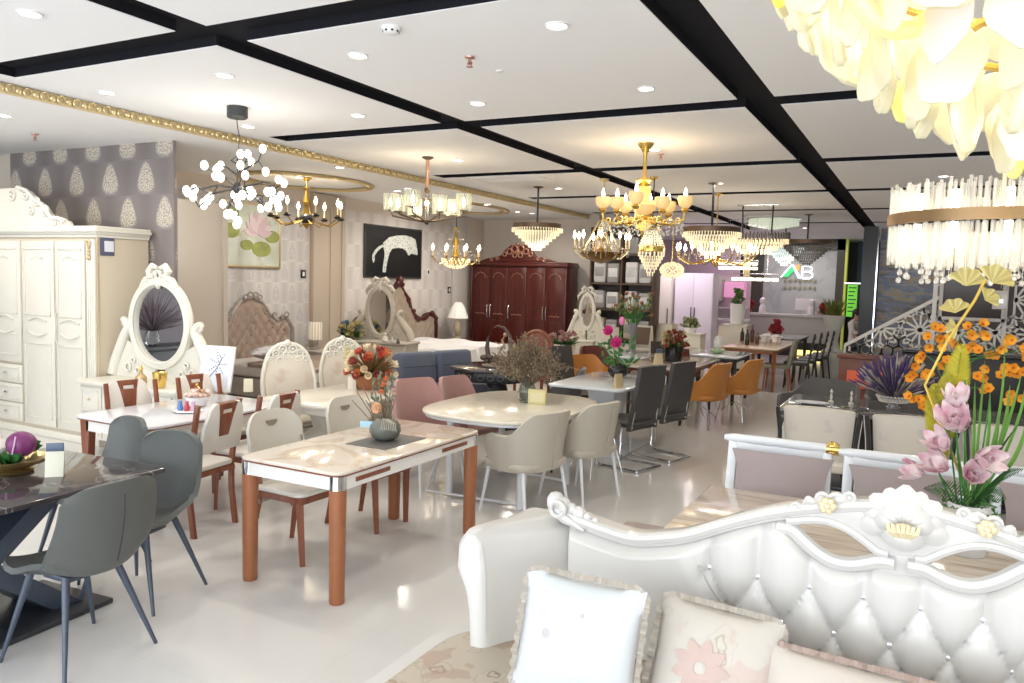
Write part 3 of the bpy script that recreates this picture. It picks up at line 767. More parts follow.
def sofa_cushion(label, c, w, h, th, m, rz=0, lean=18, roll=0, trim=None, extra=None):
    t = thing('cushion', label, 'cushion', c, 0)
    M = Matrix.Rotation(R(rz), 4, 'Z') @ Matrix.Rotation(R(-lean), 4, 'X') @ Matrix.Rotation(R(roll), 4, 'Y')
    a = cushion(w, h, th, n=22, p=.5); bmesh.ops.transform(a, matrix=M @ Matrix.Rotation(R(90), 4, 'X'), verts=a.verts); ob('cover', a, m, t, ang=80)
    a = nb(); ruffle(a, w*.97, h*.97); bmesh.ops.transform(a, matrix=M, verts=a.verts); ob('ruffle', a, trim or mat('ruffle_cream', (.70, .65, .58), .6), t)
    if extra: extra(t, M, w, h, th)
    return t
POLKA = node_mat('dotted_satin', lambda nt, co: (lambda v: (nt.links.new(co, v.inputs[0]), setattr(v.inputs['Scale'], 'default_value', 11), mixc(nt, ramp(nt, v.outputs['Distance'], [(.16, (1, 1, 1)), (.20, (0, 0, 0))]), (.55, .57, .585), (.42, .38, .40)))[-1])(nt.nodes.new('ShaderNodeTexVoronoi')), .35)
p = fy(580, 636, 2.36)
sofa_cushion('dotted white satin cushion with a cream ruffle, standing by the left sofa arm', (p.x, 2.34, .66), .41, .41, .15, POLKA, 8, 16, 3)
CFL = floral('blush_flower_fabric', (.50, .46, .41), (.38, .31, .24), (.48, .35, .31), 7)
def flowerprint(t, M, w, h, th):
    a = nb()
    for k in range(9):
        ang = 2*PI*k/9
        def f(u, v):
            L = .02+.075*v; q = (u-.5)*.045*math.sin(PI*min(1, .15+.85*v)); x = math.cos(ang)*L-math.sin(ang)*q-.03; z = math.sin(ang)*L+math.cos(ang)*q
            r_ = max(0, math.cos(PI*x/w))*max(0, math.cos(PI*z/h)); return M @ Vector((x, -(th/2*r_**.5)-.0035, z))
        surf(a, f, 3, 5, .001)
    ob('embroidered_flower', a, mat('embroidery_pink', (.47, .35, .31), .6), t)
p = fy(712, 665, 2.45); sofa_cushion('beige floral cushion with a cream ruffle, second from the left arm', (p.x-.01, 2.50, .60), .40, .40, .15, CFL, 4, 24, 4, extra=flowerprint)
p = fy(872, 690, 2.45); sofa_cushion('long beige lumbar cushion with a small lilac flower, below the crest', (p.x-.02, 2.47, .575), .60, .30, .14, mat('satin_beige', (.52, .47, .42), .4), -2, 26, 1, mat('ruffle_blush', (.66, .53, .47), .6),
    extra=lambda t, M, w, h, th: (lambda a: ([ball(a, (M @ Vector((.022*math.cos(k*1.05)*(1+.5*(k > 5)), -.062, .06+.022*math.sin(k*1.05)*(1+.4*(k > 5))))), .011, 6, (1, .4, 1)) for k in range(9)], ob('lilac_flower', a, mat('lilac_thread', (.42, .28, .40), .5), t)))(nb()))
p = fy(1010, 700, 2.40); sofa_cushion('pale ruffled cushion at the right, cut by the edge of the view', (p.x+.14, 2.48, .56), .38, .34, .14, MATS['satin_beige'], -4, 22, 0)
# ================================================================ STONE TABLE BEHIND THE SOFA
STONE = node_mat('striped_travertine', lambda nt, co: ramp(nt, noise(nt, mapping(nt, co, (1.2, 16, 1)), 2.0, 5, .8), [(.28, (.36, .27, .20)), (.42, (.56, .48, .40)), (.7, (.68, .61, .54))]), .1)
t = thing('dining_table', 'striped beige travertine table behind the white sofa, holding the magnolia vase', 'table', (.34, 3.74, 0))
a = nb(); bx(a, -1.32, 1.32, -.52, .52, .725, .76, .006); ob('tabletop', a, STONE, t)
a = nb(); bx(a, -1.2, 1.2, -.42, .42, .64, .725, .004); ob('apron', a, OFFW, t)
for x in (-1.12, 1.12):
    for y in (-.36, .36): a = nb(); lathe(a, [(.03, 0), (.035, .03), (.028, .06), (.05, .45), (.04, .55), (.055, .64)], 16, (x, y, 0)); ob('leg', a, OFFW, t)
MAUVE = mat('mauve_leather', (.31, .245, .235), .38, bump=.1, bscale=250); WGL = mat('white_gloss', (.68, .70, .73), .22)
def mauve_chair(label, loc, rz=0, knob=True):
    t = thing('dining_chair', label, 'chair', loc, rz)
    for s in (-1, 1):
        a = nb(); P = [(-.03, 0), (.02, 0), (.015, .25), (.02, .45), (.05, .7), (.10, .95), (.055, .95), (.01, .7), (-.03, .45), (-.03, .25)]
        prism(a, [(y+.2, z) for y, z in P], s*.262-.026, s*.262+.026, 'yz', .006); ob('leg', a, WGL, t)
        a = nb(); tube(a, [(s*.21, -.2, 0), (s*.2, -.19, .42)], [.018, .028], 8); ob('leg', a, WGL, t)
    a = nb(); tube(a, [(lerp(-.315, .315, k/12), .275-.02*math.sin(PI*k/12), .945+.006*math.sin(PI*k/12)) for k in range(13)], [.018]+[.027]*11+[.018], 10); ob('top_rail', a, WGL, t)
    a = nb(); bx(a, -.24, .24, .245, .265, .885, .935, .004); ob('upper_slat', a, WGL, t)
    def f(u, v):
        q = (u-.5)*2; w = .232+.045*abs(v*2-1)**2*(1 if v > .5 else .2)
        return Vector((.022+q*w, .165+.09*v-.03*(1-q*q), .54+.35*v))
    a = nb(); surf(a, f, 13, 13, .03); ob('backrest', a, MAUVE, t, ang=60)
    a = nb(); prism(a, rrect(.46, .44, .05), .40, .44, 'xy', .006); ob('seat_frame', a, WGL, t)
    a = nb(); prism(a, rrect(.45, .43, .06), .44, .50, 'xy', .02, 3); ob('seat', a, MAUVE, t)
    if knob:
        a = nb(); x = .285; tube(a, [(x-.03, .275, .945), (x+.035, .275, .945)], .034, 14)
        ball(a, (x, .275, .965), .033, 12, (1, 1, .8)); lathe(a, [(.034, .925), (.036, .93), (.034, .935)], 14, (x, .275, 0)); ob('gold_knob', a, GOLD, t)
    return t
mauve_chair('white framed mauve leather chair with a gold knob on its top rail', (-.70, 4.45, 0), 0)
mauve_chair('white framed mauve leather chair, second from the aisle, just behind the sofa crest', (-.06, 4.40, 0), 0, False)
mauve_chair('white framed mauve leather chair to the right of the magnolia vase', (.64, 4.42, 0), 0, False)
t = thing('bench', 'mauve leather bench end showing left of the travertine table', 'bench', (-1.22, 3.86, 0))
a = nb(); prism(a, rrect(.44, .72, .06), .43, .50, 'xy', .02, 3); ob('seat', a, MAUVE, t)
for x in (-.17, .17):
    for y in (-.3, .3): a = nb(); tube(a, [(x, y, 0), (x, y, .44)], [.018, .026], 8); ob('leg', a, WGL, t)
# ---- flowers helpers
def blade(bm, base, tip, w, bend=(0, 0, 0), n=8, fold=.3):
    base, tip, bend = Vector(base), Vector(tip), Vector(bend); d = (tip-base); side = d.cross(Vector((AX_W.x, AX_W.y, .1))).normalized() if d.length else Vector((1, 0, 0))
    nr = side.cross(d).normalized(); R_ = []
    for k in range(n+1):
        s = k/n; p = base+d*s+bend*math.sin(PI*s); ww = w*math.sin(PI*(.08+.92*s))**.7*.5 if s < 1 else .0005
        R_.append([bm.verts.new(p-side*ww), bm.verts.new(p-nr*ww*fold), bm.verts.new(p+side*ww)])
    fs = []
    for A, B in zip(R_, R_[1:]):
        for j in range(2): fs.append(bm.faces.new((A[j], A[j+1], B[j+1], B[j])))
    bmesh.ops.solidify(bm, geom=fs, thickness=.0015)
def petals(bm, c, n, L, W, el=35, axis=(0, -1, .3), cup=.3, ph=0, twist=0):
    ax = Vector(axis).normalized(); q = Vector((0, 0, 1)).rotation_difference(ax)
    for k in range(n):
        an = 2*PI*k/n+ph
        def f(u, v):
            e = R(el)+cup*v*1.6; s = v
            w = W*math.sin(PI*(.10+.86*s))**.8*(u-.5)
            r_ = L*s*math.cos(e-cup*.8*s); z = L*s*math.sin(e-.2*cup*s)+ .35*abs(u-.5)**2*W
            p = Vector((r_*math.cos(an)-w*math.sin(an), r_*math.sin(an)+w*math.cos(an), z)); return Vector(c)+q @ p
        surf(bm, f, 4, 6, .0012)
def flower(name, parent, c, m, n=6, L=.05, W=.04, el=35, axis=(0, -1, .3), cup=.3, mc=None, layers=1, cr=.12):
    a = nb()
    for l in range(layers): petals(a, c, n, L*(1-.28*l), W*(1-.2*l), el+22*l, axis, cup, l*.5)
    o = ob(name, a, m, parent, ang=70)
    if mc:
        a = nb(); ball(a, Vector(c)+Vector(axis).normalized()*L*.22, L*cr*1.6, 7); ob('flower_centre', a, mc, o)
    return o
def gradp(name, c1, c2, r=.5):
    return node_mat(name, lambda nt, co: ramp(nt, noise(nt, co, 14, 2), [(.35, c1), (.65, c2)]), r)
MAGP = gradp('magnolia_petal', (.60, .30, .37), (.82, .70, .70))
mv = fz(966, 553, .76)
t = thing('flower_arrangement', 'pink magnolias, yellow plumes and green blades in a white cylinder vase on the travertine table', 'flower arrangement', (mv.x, mv.y, .76))
a = nb(); lathe(a, [(.070, 0), (.078, .01), (.080, .17), (.083, .215), (.076, .215), (.073, .06), (.001, .05)], 28); ob('vase', a, mat('white_ceramic', (.78, .78, .78), .12), t)
def loc_on(px, py, y=None): q_ = fy(px, py, mv.y if y is None else y); return (q_.x-mv.x, q_.y-mv.y, q_.z-.76)
a = nb()
for (px, py) in ((940, 475), (925, 440), (960, 470), (955, 420), (965, 380), (990, 400), (1000, 440), (945, 390)):
    q_ = loc_on(px, py); tube(a, [(0, 0, .1), (q_[0]*.4, 0, .22), q_], .004, 6)
ob('stems', a, GREEN, t)
for k, (px, py, L, ax, n) in enumerate(((948, 470, .085, (-.7, -.6, .1), 6), (962, 430, .10, (-.3, -1, .2), 7), (975, 458, .085, (.5, -1, -.3), 6), (958, 408, .075, (-.2, -1, .8), 6), (925, 474, .07, (-1, -.4, -.2), 6), (948, 450, .08, (-.6, -.8, .3), 6), (970, 478, .075, (.1, -1, -.1), 6))):
    q_ = loc_on(px, py, mv.y-.05); flower('magnolia', t, q_, MAGP, n, L*1.35, L*.72, 44, (ax[0]*1.2, ax[1]*.6, ax[2]+.45), .35, mat('magnolia_heart', (.62, .25, .35), .5), 2)
for (px, py) in ((966, 392), (937, 411), (937, 440)):
    a = nb(); q_ = loc_on(px, py); ball(a, q_, .028, 8, (.55, .55, 1.15)); ball(a, (q_[0], q_[1], q_[2]-.02), .018, 8, (.7, .7, .9)); ob('flower_bud', a, MAGP, t)
LIME = mat('lime_blade', (.20, .42, .07), .45, vary=.3); PLUME = mat('yellow_plume', (.66, .60, .07), .7, vary=.3)
for (px, py, w_, bx_) in ((1022, 372, .016, .02), (1010, 385, .022, .03), (1028, 410, .02, .05), (975, 382, .014, .0), (985, 360, .012, 0), (968, 400, .012, -.02), (1000, 410, .018, .02), (990, 392, .016, .02), (1005, 345, .014, .03), (1030, 350, .014, .05), (957, 425, .012, -.02)):
    a = nb(); q_ = loc_on(px, py); blade(a, (.01, .0, .18), q_, w_, (bx_, 0, .02)); ob('leaf_blade', a, LIME, t)
# feathery plumes
for (x1, y1, x2, y2) in ((948, 440, 962, 345), (940, 470, 935, 385), (950, 430, 950, 375)):
    a = nb(); A = Vector(loc_on(x1, y1, mv.y+.05)); B = Vector(loc_on(x2, y2, mv.y+.05)); 
    for k in range(60):
        s = k/59; c_ = A.lerp(B, s); L = .055*math.sin(PI*(.12+.86*s))**.7
        for sd in (-1, 1): blade(a, c_, c_+Vector((sd*L, rnd.uniform(-.02, .02), L*.9)), .008, n=3)
    ob('feather_plume', a, PLUME, t)
# fern
for (x2, y2) in ((1018, 425), (1022, 470), (1005, 500), (925, 488)):
    a = nb(); A = Vector((.0, 0, .2)); B = Vector(loc_on(x2, y2, mv.y-.04))
    for k in range(20):
        s = k/19; c_ = A.lerp(B, s)+Vector((0, 0, .03*math.sin(PI*s))); L = .055*math.sin(PI*(.15+.8*s))
        for sd in (-1, 1): blade(a, c_, c_+Vector((sd*L*.5, 0, .85*L*(1 if sd > 0 else -1))), .006, n=3)
    ob('fern_frond', a, mat('fern_green', (.05, .16, .04), .5, vary=.3), t)
a = nb()
for k in range(90):
    c_ = Vector((rnd.uniform(-.12, .10), rnd.uniform(-.1, .06), .21+rnd.uniform(-.05, .05))); d_ = Vector((rnd.uniform(-1, 1), rnd.uniform(-1, 1), rnd.uniform(-.6, .8)))*.045
    blade(a, c_, c_+d_, .008, n=3)
ob('moss_greens', a, mat('moss_green', (.08, .24, .05), .5, vary=.4), t, kind='stuff')
# gold ginkgo branch
a = nb(); P = [loc_on(925, 385), loc_on(948, 340), loc_on(975, 300), loc_on(985, 280)]
P = [(0, .02, .2), (-.03, .02, .3)]+[tuple(p_) for p_ in P]; tube(a, P, .006, 6); ob('gold_stem', a, mat('gold_stem', (.66, .46, .08), .35, .4), t)
for (px, py, L, ang) in ((966, 278, .075, 80), (955, 305, .06, 100), (992, 275, .075, 60), (985, 292, .05, 40), (958, 320, .045, 190)):
    a = nb(); c_ = Vector(loc_on(px, py+8))
    def f(u, v):
        th = R(ang-70+140*u); L2 = L*(v)*(1+.06*math.sin(u*22)); return c_+Vector((L2*math.cos(th), .01*math.sin(u*18)*v, L2*math.sin(th)))
    surf(a, f, 25, 5, .0015); ob('ginkgo_leaf', a, mat('ginkgo_gold', (.50, .42, .16), .45, .2), t)
# ================================================================ CREAM CHAIRS AT THE BLACK GLASS TABLE
CRF = node_mat('cream_flower_leather', lambda nt, co: mixc(nt, ramp(nt, noise(nt, co, 9, 2), [(.60, (0, 0, 0)), (.68, (1, 1, 1))]), (.60, .55, .48), (.53, .48, .45)), .4)
def cream_back_chair(label, loc, rz):
    t = thing('dining_chair', label, 'chair', loc, rz)
    def f(u, v):
        q = (u-.5)*2; return Vector((q*(.24+.03*v), .21+.07*v-.035*q*q, .46+.44*v-.02*q*q*v))
    a = nb(); surf(a, f, 13, 9, .05); ob('backrest', a, CRF, t, ang=60)
    a = nb(); prism(a, rrect(.48, .46, .06), .38, .47, 'xy', .025, 3); ob('seat', a, CRF, t)
    for s in (-1, 1):
        a = nb(); tube(a, [(s*.27, .26, 0), (s*.265, .25, .4), (s*.285, .265, .7), (s*.305, .30, .89)], .016, 8); ob('black_side_post', a, BLACKM, t)
        a = nb(); tube(a, [(s*.292, .24, .02), (s*.285, .235, .4), (s*.305, .25, .7), (s*.325, .285, .88)], .008, 8); ob('chrome_strip', a, CHROME, t)
        a = nb(); tube(a, [(s*.22, -.2, 0), (s*.22, -.19, .4)], .014, 8); ob('leg', a, CHROME, t)
    return t
cream_back_chair('cream leather chair with black side posts at the black glass table, nearest the aisle', (-.70, 6.88, 0), R(180))
cream_back_chair('cream leather chair with black side posts directly below the lavender bowl', (-.04, 6.86, 0), R(180))
cream_back_chair('cream leather chair with black side posts, mostly hidden behind the magnolias', (.62, 6.84, 0), R(180))
BGL = mat('black_glass', (.05, .05, .055), .05, coat=.5)
t = thing('dining_table', 'black glass dining table under the lavender bowl', 'table', (.06, 7.95, 0))
a = nb(); prism(a, rrect(2.4, 1.15, .05), .735, .755, 'xy', .005); ob('tabletop', a, mat('smoked_glass', (.16, .155, .15), .06), t)
a = nb(); bx(a, -1.0, 1.0, -.28, .28, .0, .04, .01); ob('base', a, BLACKM, t)
for s in (-.55, .55): a = nb(); prism(a, [(s-.1, .04), (s+.1, .04), (s+.2, .735), (s-.2, .735)], -.2, .2, 'xz', .01); ob('leg', a, BLACKM, t)
DG = mat('charcoal_fabric', (.075, .068, .066), .7, sheen=.3)
tub_chair('charcoal tub armchair across the black glass table, nearest the aisle', DG, BLACKM, (-.98, 9.05, 0), R(-25), w=.82, d=.66, arm=.66, top=.84)
tub_chair('charcoal tub armchair across the black glass table, behind the lavender', DG, BLACKM, (-.12, 9.3, 0), R(8), w=.82, d=.66, arm=.70, top=.90)
bb = fz(893, 408, .755)
t = thing('lavender_bowl', 'dried purple and cream lavender in a silver beaded bowl on the black glass table', 'flower arrangement', (bb.x, bb.y, .755))
a = nb(); lathe(a, [(.06, 0), (.065, .012), (.035, .02), (.05, .035), (.10, .06), (.135, .09), (.15, .12), (.14, .12), (.05, .05), (.001, .05)], 24); ob('bowl', a, mat('silver_glass', (.75, .75, .77), .15, .7), t)
for k in range(26):
    for j in range(2): pass
a = nb()
for k in range(30):
    for j in range(3): ball(a, ((.142-.012*j)*math.cos(2*PI*(k+.5*j)/30), (.142-.012*j)*math.sin(2*PI*(k+.5*j)/30), .112-.022*j), .013, 6)
ob('beading', a, CRYSTAL, t)
a1, a2 = nb(), nb()
for k in range(240):
    th, ph = rnd.uniform(0, 2*PI), rnd.uniform(0, 1)**.6*R(72); d_ = Vector((math.sin(ph)*math.cos(th), math.sin(ph)*math.sin(th), math.cos(ph)*1.05)); L = rnd.uniform(.32, .44)
    b0 = Vector((0, 0, .08))+d_*.06; tip = Vector((0, 0, .08))+d_*L; m1 = b0.lerp(tip, .62)
    tube(a1 if k % 5 < 3 else a2, [b0, m1, m1.lerp(tip, .5), tip], [.002, .006, .012, .004], 5)
ob('lavender_heads', a1, mat('lavender_purple', (.085, .055, .16), .8, vary=.4), t, kind='stuff'); ob('dried_heads', a2, mat('dried_cream', (.46, .40, .34), .8), t, kind='stuff')
p = fz(812, 404, .755); t = thing('serving_plate', 'white oval plate on the black glass table near the aisle', 'plate', p)
a = nb(); lathe(a, [(.06, 0), (.09, .006), (.15, .016), (.152, .02), (.09, .012), (.001, .01)], 24, sx=1, sy=.7); ob('dish', a, WGL, t)
for (px, py, lb) in ((831, 402, 'small crystal figurine on the black glass table, taller one'), (851, 404, 'small crystal figurine on the black glass table, beside the charcoal armchair')):
    p = fz(px, py, .755); t = thing('crystal_figurine', lb, 'figurine', p); a = nb(); lathe(a, [(.025, 0), (.025, .01), (.008, .02), (.014, .05), (.006, .08), (.016, .10), (.001, .13)], 10); ob('body', a, CRYSTAL, t)
# orange orchids in a tall vase
ov = fz(940, 432, .755)
t = thing('orchid_vase', 'orange orchids in a tall striped vase on the black glass table, behind the magnolias', 'flower arrangement', (ov.x, ov.y, .755))
a = nb(); lathe(a, [(.05, 0), (.055, .01), (.07, .12), (.085, .25), (.06, .38), (.065, .42), (.055, .42), (.05, .3), (.001, .2)], 20); ob('vase', a, node_mat('striped_silver_vase', lambda nt, co: ramp(nt, mth(nt, 'FRACT', mth(nt, 'MULTIPLY', xyz(nt, co)[2], 9)), [(.4, (.55, .55, .62)), (.5, (.12, .09, .16))]), .12, .6), t)
ORC = gradp('orange_petal', (.80, .30, .02), (.85, .45, .04))
pts = [(922, 352), (937, 345), (915, 372), (930, 372), (945, 362), (950, 340), (912, 395), (925, 402), (960, 378), (975, 345), (968, 330), (985, 330), (995, 352), (1005, 372), (983, 372), (1018, 372), (990, 388), (1015, 400), (1008, 345), (935, 330), (1022, 350)]
a = nb()
for k in range(0, len(pts), 2):
    q_ = fy(pts[k][0], pts[k][1], ov.y+.02); tube(a, [(0, 0, .38), ((q_.x-ov.x)*.4, 0, (q_.z-.755)*.75+.08), (q_.x-ov.x, .02, q_.z-.755)], .004, 5)
ob('stems', a, GREEN, t)
for (px, py) in [(a_+rnd.uniform(-7, 7), b_+rnd.uniform(-7, 7)) for a_, b_ in pts for _ in range(3)]:
    q_ = fy(px, py, ov.y+rnd.uniform(-.12, .12)); flower('orchid', t, (q_.x-ov.x, q_.y-ov.y, q_.z-.755), ORC, 5, .048, .042, 30, (rnd.uniform(-.6, .2), -1, rnd.uniform(-.3, .5)), .2, mat('orchid_heart', (.6, .12, .02), .5))
# ================================================================ IVORY WARDROBE
t = thing('wardrobe', 'large ivory carved wardrobe with a scrolled crest against the damask wall', 'wardrobe', (-9.3, 5.45, 0))
W0, W1, D0, D1 = -1.8, 1.8, -.30, .30
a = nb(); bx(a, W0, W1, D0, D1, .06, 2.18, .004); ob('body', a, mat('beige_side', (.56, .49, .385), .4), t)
a = nb(); bx(a, W0-.03, W1+.03, D0-.03, D1, 0, .08, .01); ob('plinth', a, IVORY, t)
a = nb()
for k, (e, z) in enumerate(((.02, 2.16), (.035, 2.19), (.06, 2.215), (.045, 2.245))): bx(a, W0-e, W1+e, D0-e, D1, z, z+.03, .006)
ob('cornice', a, IVORY, t)
a = nb(); P = [(-1.35, 2.27), (1.35, 2.27), (1.30, 2.33), (1.14, 2.36), (1.06, 2.36), (.98, 2.42), (.90, 2.50), (.76, 2.56), (.62, 2.66), (.45, 2.70), (-.45, 2.70), (-.62, 2.66), (-.76, 2.56), (-.90, 2.50), (-.98, 2.42), (-1.06, 2.36), (-1.14, 2.36), (-1.30, 2.33)]
prism(a, P, -.29, -.23, 'xz', .012, 2); cr = ob('crest', a, IVORY, t)
a = nb()
for s in (-1, 1):
    tube(a, [(s*x, -.30, z+.0) for x, z in P[2:10]], .024, 8)
    for (x, z, r_) in ((.95, 2.44, .05), (.80, 2.54, .04), (.60, 2.62, .05), (.35, 2.62, .05), (.70, 2.45, .04), (1.1, 2.33, .035), (1.2, 2.30, .03)):
        ring(a, r_, .014, (s*x, -.30, z), 14, 6, pl='xz'); ball(a, (s*x, -.30, z), r_*.45, 7)
ob('crest_carving', a, IVORY, cr)
GOLDT = mat('gilt_trim', (.62, .48, .30), .4, .4)
xs_ = [-1.72, -1.20, -.68, -.16, .20, .70, 1.16, 1.62]
dx = [(-1.70, -1.22), (-1.18, -.70), (-.66, -.12), (-.08, .50), (.54, .70+.40), (1.13, 1.62)]
def framed(bm, x0, x1, z0, z1, y, w=.012):
    for (a0, a1, b0, b1) in ((x0, x1, z0, z0+w), (x0, x1, z1-w, z1), (x0, x0+w, z0, z1), (x1-w, x1, z0, z1)): bx(bm, a0, a1, y-.008, y, b0, b1, .002, 1)
for k, (x0, x1) in enumerate(dx):
    zb = .78 if k in (2, 3) else .12
    a = nb(); bx(a, x0, x1, D0-.022, D0, zb, 2.12, .004); dr = ob('door', a, IVORY, t)
    a = nb(); framed(a, x0+.05, x1-.05, zb+.08, 1.02 if zb < .5 else 1.10, D0-.022); framed(a, x0+.05, x1-.05, 1.32, 2.04, D0-.022)
    xm = (x0+x1)/2
    for zz in (1.14, 1.26): tube(a, [(xm-.16, D0-.026, zz), (xm-.08, D0-.03, zz+(.03 if zz > 1.2 else -.03)), (xm, D0-.03, zz+(.045 if zz > 1.2 else -.045)), (xm+.08, D0-.03, zz+(.03 if zz > 1.2 else -.03)), (xm+.16, D0-.026, zz)], .009, 6)
    for j in range(5): ball(a, (xm+(j-2)*.045, D0-.026, 1.96-.012*abs(j-2)), .018, 6, (1, .5, 1))
    ob('door_moulding', a, IVORY, dr)
    if k % 2: 
        for xx in (x0+.03,): a = nb(); tube(a, [(xx, D0-.03, 1.05), (xx, D0-.05, 1.08), (xx, D0-.05, 1.34), (xx, D0-.03, 1.37)], .007, 6); ball(a, (xx, D0-.05, 1.2), .013, 6); ob('door_handle', a, IVORY, dr)
for (x0, x1) in dx[2:4]:
    for j in range(3):
        z0 = .12+.215*j; a = nb(); bx(a, x0, x1, D0-.022, D0, z0, z0+.20, .004); framed(a, x0+.05, x1-.05, z0+.03, z0+.17, D0-.022); dw = ob('drawer', a, IVORY, t)
        a = nb(); ball(a, ((x0+x1)/2, D0-.04, z0+.1), .016, 7); tube(a, [((x0+x1)/2-.035, D0-.03, z0+.1), ((x0+x1)/2+.035, D0-.03, z0+.1)], .006, 6); ob('drawer_knob', a, CHROME, dw)
a = nb(); bx(a, 1.66, 1.79, D0-.03, D0, .10, 2.14, .01)
for k in range(3): tube(a, [(1.69+.033*k, D0-.033, .25), (1.69+.033*k, D0-.033, 1.9)], .008, 6)
co_ = ob('corner_pilaster', a, IVORY, t)
a = nb()
for k in range(5): ball(a, (1.725, D0-.04, 1.95+.035*k), .026-.003*k, 7)
ring(a, .03, .008, (1.725, D0-.045, 2.1), 14, 6, pl='xz'); ob('gilt_flower', a, GOLDT, co_)
a = nb(); bx(a, W1-.001, W1+.004, D0+.0, D0+.02, .1, 2.14); ob('gilt_edge', a, GOLDT, t)
p = fx(108, 243, -7.48)
t = thing('price_tag', 'navy and white price tag hanging on the side of the ivory wardrobe', 'price tag', (-7.496, p.y, p.z))
a = nb(); bx(a, 0, .008, -.08, .08, -.13, .10, .003); ob('card', a, mat('navy_card', (.09, .10, .17), .5), t)
a = nb(); bx(a, .008, .0095, -.035, .07, -.09, .02); ob('white_label', a, mat('label_paper', (.72, .74, .80), .6), t)
a = nb(); ring(a, .018, .004, (.004, 0, .11), 12, 5, pl='yz'); ob('hanger_ring', a, mat('pink_ribbon', (.6, .3, .35), .5), t)
# ================================================================ DRESSER WITH OVAL MIRROR
def oval_dresser(t, x0, x1, y0, y1, zt, mx, mz, rx, rz_, m, drawers=3, glass=MIRROR):
    a = nb(); prism(a, rrect(x1-x0, y1-y0, .06, 5, (x0+x1)/2, (y0+y1)/2), zt-.035, zt, 'xy', .01, 2); ob('top', a, m, t)
    a = nb(); bx(a, x0+.05, x1-.05, y0+.04, y1-.01, .16, zt-.035, .01); ob('body', a, m, t)
    w_ = (x1-x0-.14)/drawers
    for k in range(drawers):
        for z0, z1 in ((.18, .42), (.44, zt-.06)):
            a = nb(); xa = x0+.07+k*w_; bx(a, xa+.01, xa+w_-.01, y0+.02, y0+.04, z0, z1, .006); framed(a, xa+.04, xa+w_-.04, z0+.03, z1-.03, y0+.02); dw = ob('drawer', a, m, t)
            a = nb(); ball(a, (xa+w_/2, y0, (z0+z1)/2), .014, 7); ob('drawer_knob', a, GOLDT, dw)
    for x in (x0+.09, x1-.09):
        for y in (y0+.08, y1-.06): a = nb(); lathe(a, [(.018, 0), (.03, .02), (.02, .05), (.04, .12), (.045, .17)], 12, (x, y, 0)); ob('leg', a, m, t)
    ym = y1-.07
    a = nb(); lathe_pts = []
    prism(a, [(mx+rx*math.cos(2*PI*k/40), mz+rz_*math.sin(2*PI*k/40)) for k in range(40)], ym-.004, ym+.004, 'xz'); mg = ob('mirror_glass', a, glass, t)
    a = nb(); ring(a, 1, .045, (mx, ym, mz), 48, 10, rx+.035, rz_+.035, 'xz'); ring(a, 1, .014, (mx, ym-.035, mz), 48, 6, rx+.012, rz_+.012, 'xz'); ring(a, 1, .012, (mx, ym-.03, mz), 48, 6, rx+.062, rz_+.062, 'xz'); fr = ob('mirror_frame', a, m, t)
    a = nb()
    for s in (-1, 1):
        P = [(rx+.30, zt+.03-mz), (rx+.26, -.62*rz_-.1), (rx+.12, -.35*rz_), (rx+.13, -.10*rz_), (rx+.18, .0)]
        P = [(mx+s*(rx+.36), ym, zt+.02), (mx+s*(rx+.33), ym, zt+.12), (mx+s*(rx+.17), ym, mz-.38*rz_), (mx+s*(rx+.11), ym, mz-.15*rz_), (mx+s*(rx+.15), ym, mz-.0*rz_), (mx+s*(rx+.20), ym, mz+.02)]
        Q_ = []
        for k in range(len(P)-1):
            for j in range(4): Q_.append(Vector(P[k]).lerp(Vector(P[k+1]), j/4))
        Q_.append(Vector(P[-1])); tube(a, Q_, [lerp(.07, .034, k/(len(Q_)-1)) for k in range(len(Q_))], 10)
        ring(a, .035, .018, (mx+s*(rx+.17), ym, mz-.01), 14, 6, pl='xz')
        prism(a, [(mx+s*(rx*.2), zt), (mx+s*(rx+.33), zt), (mx+s*(rx+.12), mz-.5*rz_), (mx+s*(rx*.75), mz-.74*rz_), (mx+s*(rx*.2), mz-rz_-.03)], ym-.012, ym+.015, 'xz')
        for (x, z, r_) in ((rx+.10, zt+.10, .04), (rx-.05, zt+.08, .03), (rx+.02, zt+.18, .025)): ring(a, r_, .012, (mx+s*x, ym-.025, z), 14, 6, pl='xz')
    ob('side_scroll', a, m, t)
    a = nb(); zt2 = mz+rz_
    for s in (-1, 1):
        tube(a, [(mx+s*.02, ym-.02, zt2+.17), (mx+s*.09, ym-.02, zt2+.19), (mx+s*.14, ym-.02, zt2+.13), (mx+s*.12, ym-.03, zt2+.08), (mx+s*.19, ym-.02, zt2+.05), (mx+s*.25, ym-.02, zt2-.02), (mx+s*.24, ym-.02, zt2-.08)], [.02, .035, .04, .03, .035, .03, .015], 8)
        for k in range(4): ball(a, (mx+s*(.04+.05*k), ym-.035, zt2+.12-.03*k), .03, 7, (1, .7, 1))
    ball(a, (mx, ym-.03, zt2+.02), .05, 10, (.8, .6, 1.2)); ring(a, .04, .016, (mx, ym-.03, zt2+.10), 14, 6, pl='xz'); ob('crown_carving', a, m, fr)
t = thing('dressing_table', 'ivory dressing table with a large scrolled oval mirror beside the wardrobe', 'dressing table', (-6.75, 5.12, 0))
oval_dresser(t, -.70, .78, -.28, .26, .74, .0, 1.31, .375, .385, IVORY, 4)
zt = .74
p = fy(214, 378, 5.05)
t = thing('picture_frame', 'white photo frame with a floral drawing standing on the dressing table', 'picture frame', (p.x, 5.05, zt+.013), R(12))
a = nb(); M_ = T(0, 0, 0, R(-12)); bx(a, -.17, .17, -.012, .012, 0, .42, .004, M=M_); ob('frame', a, WHITE, t)
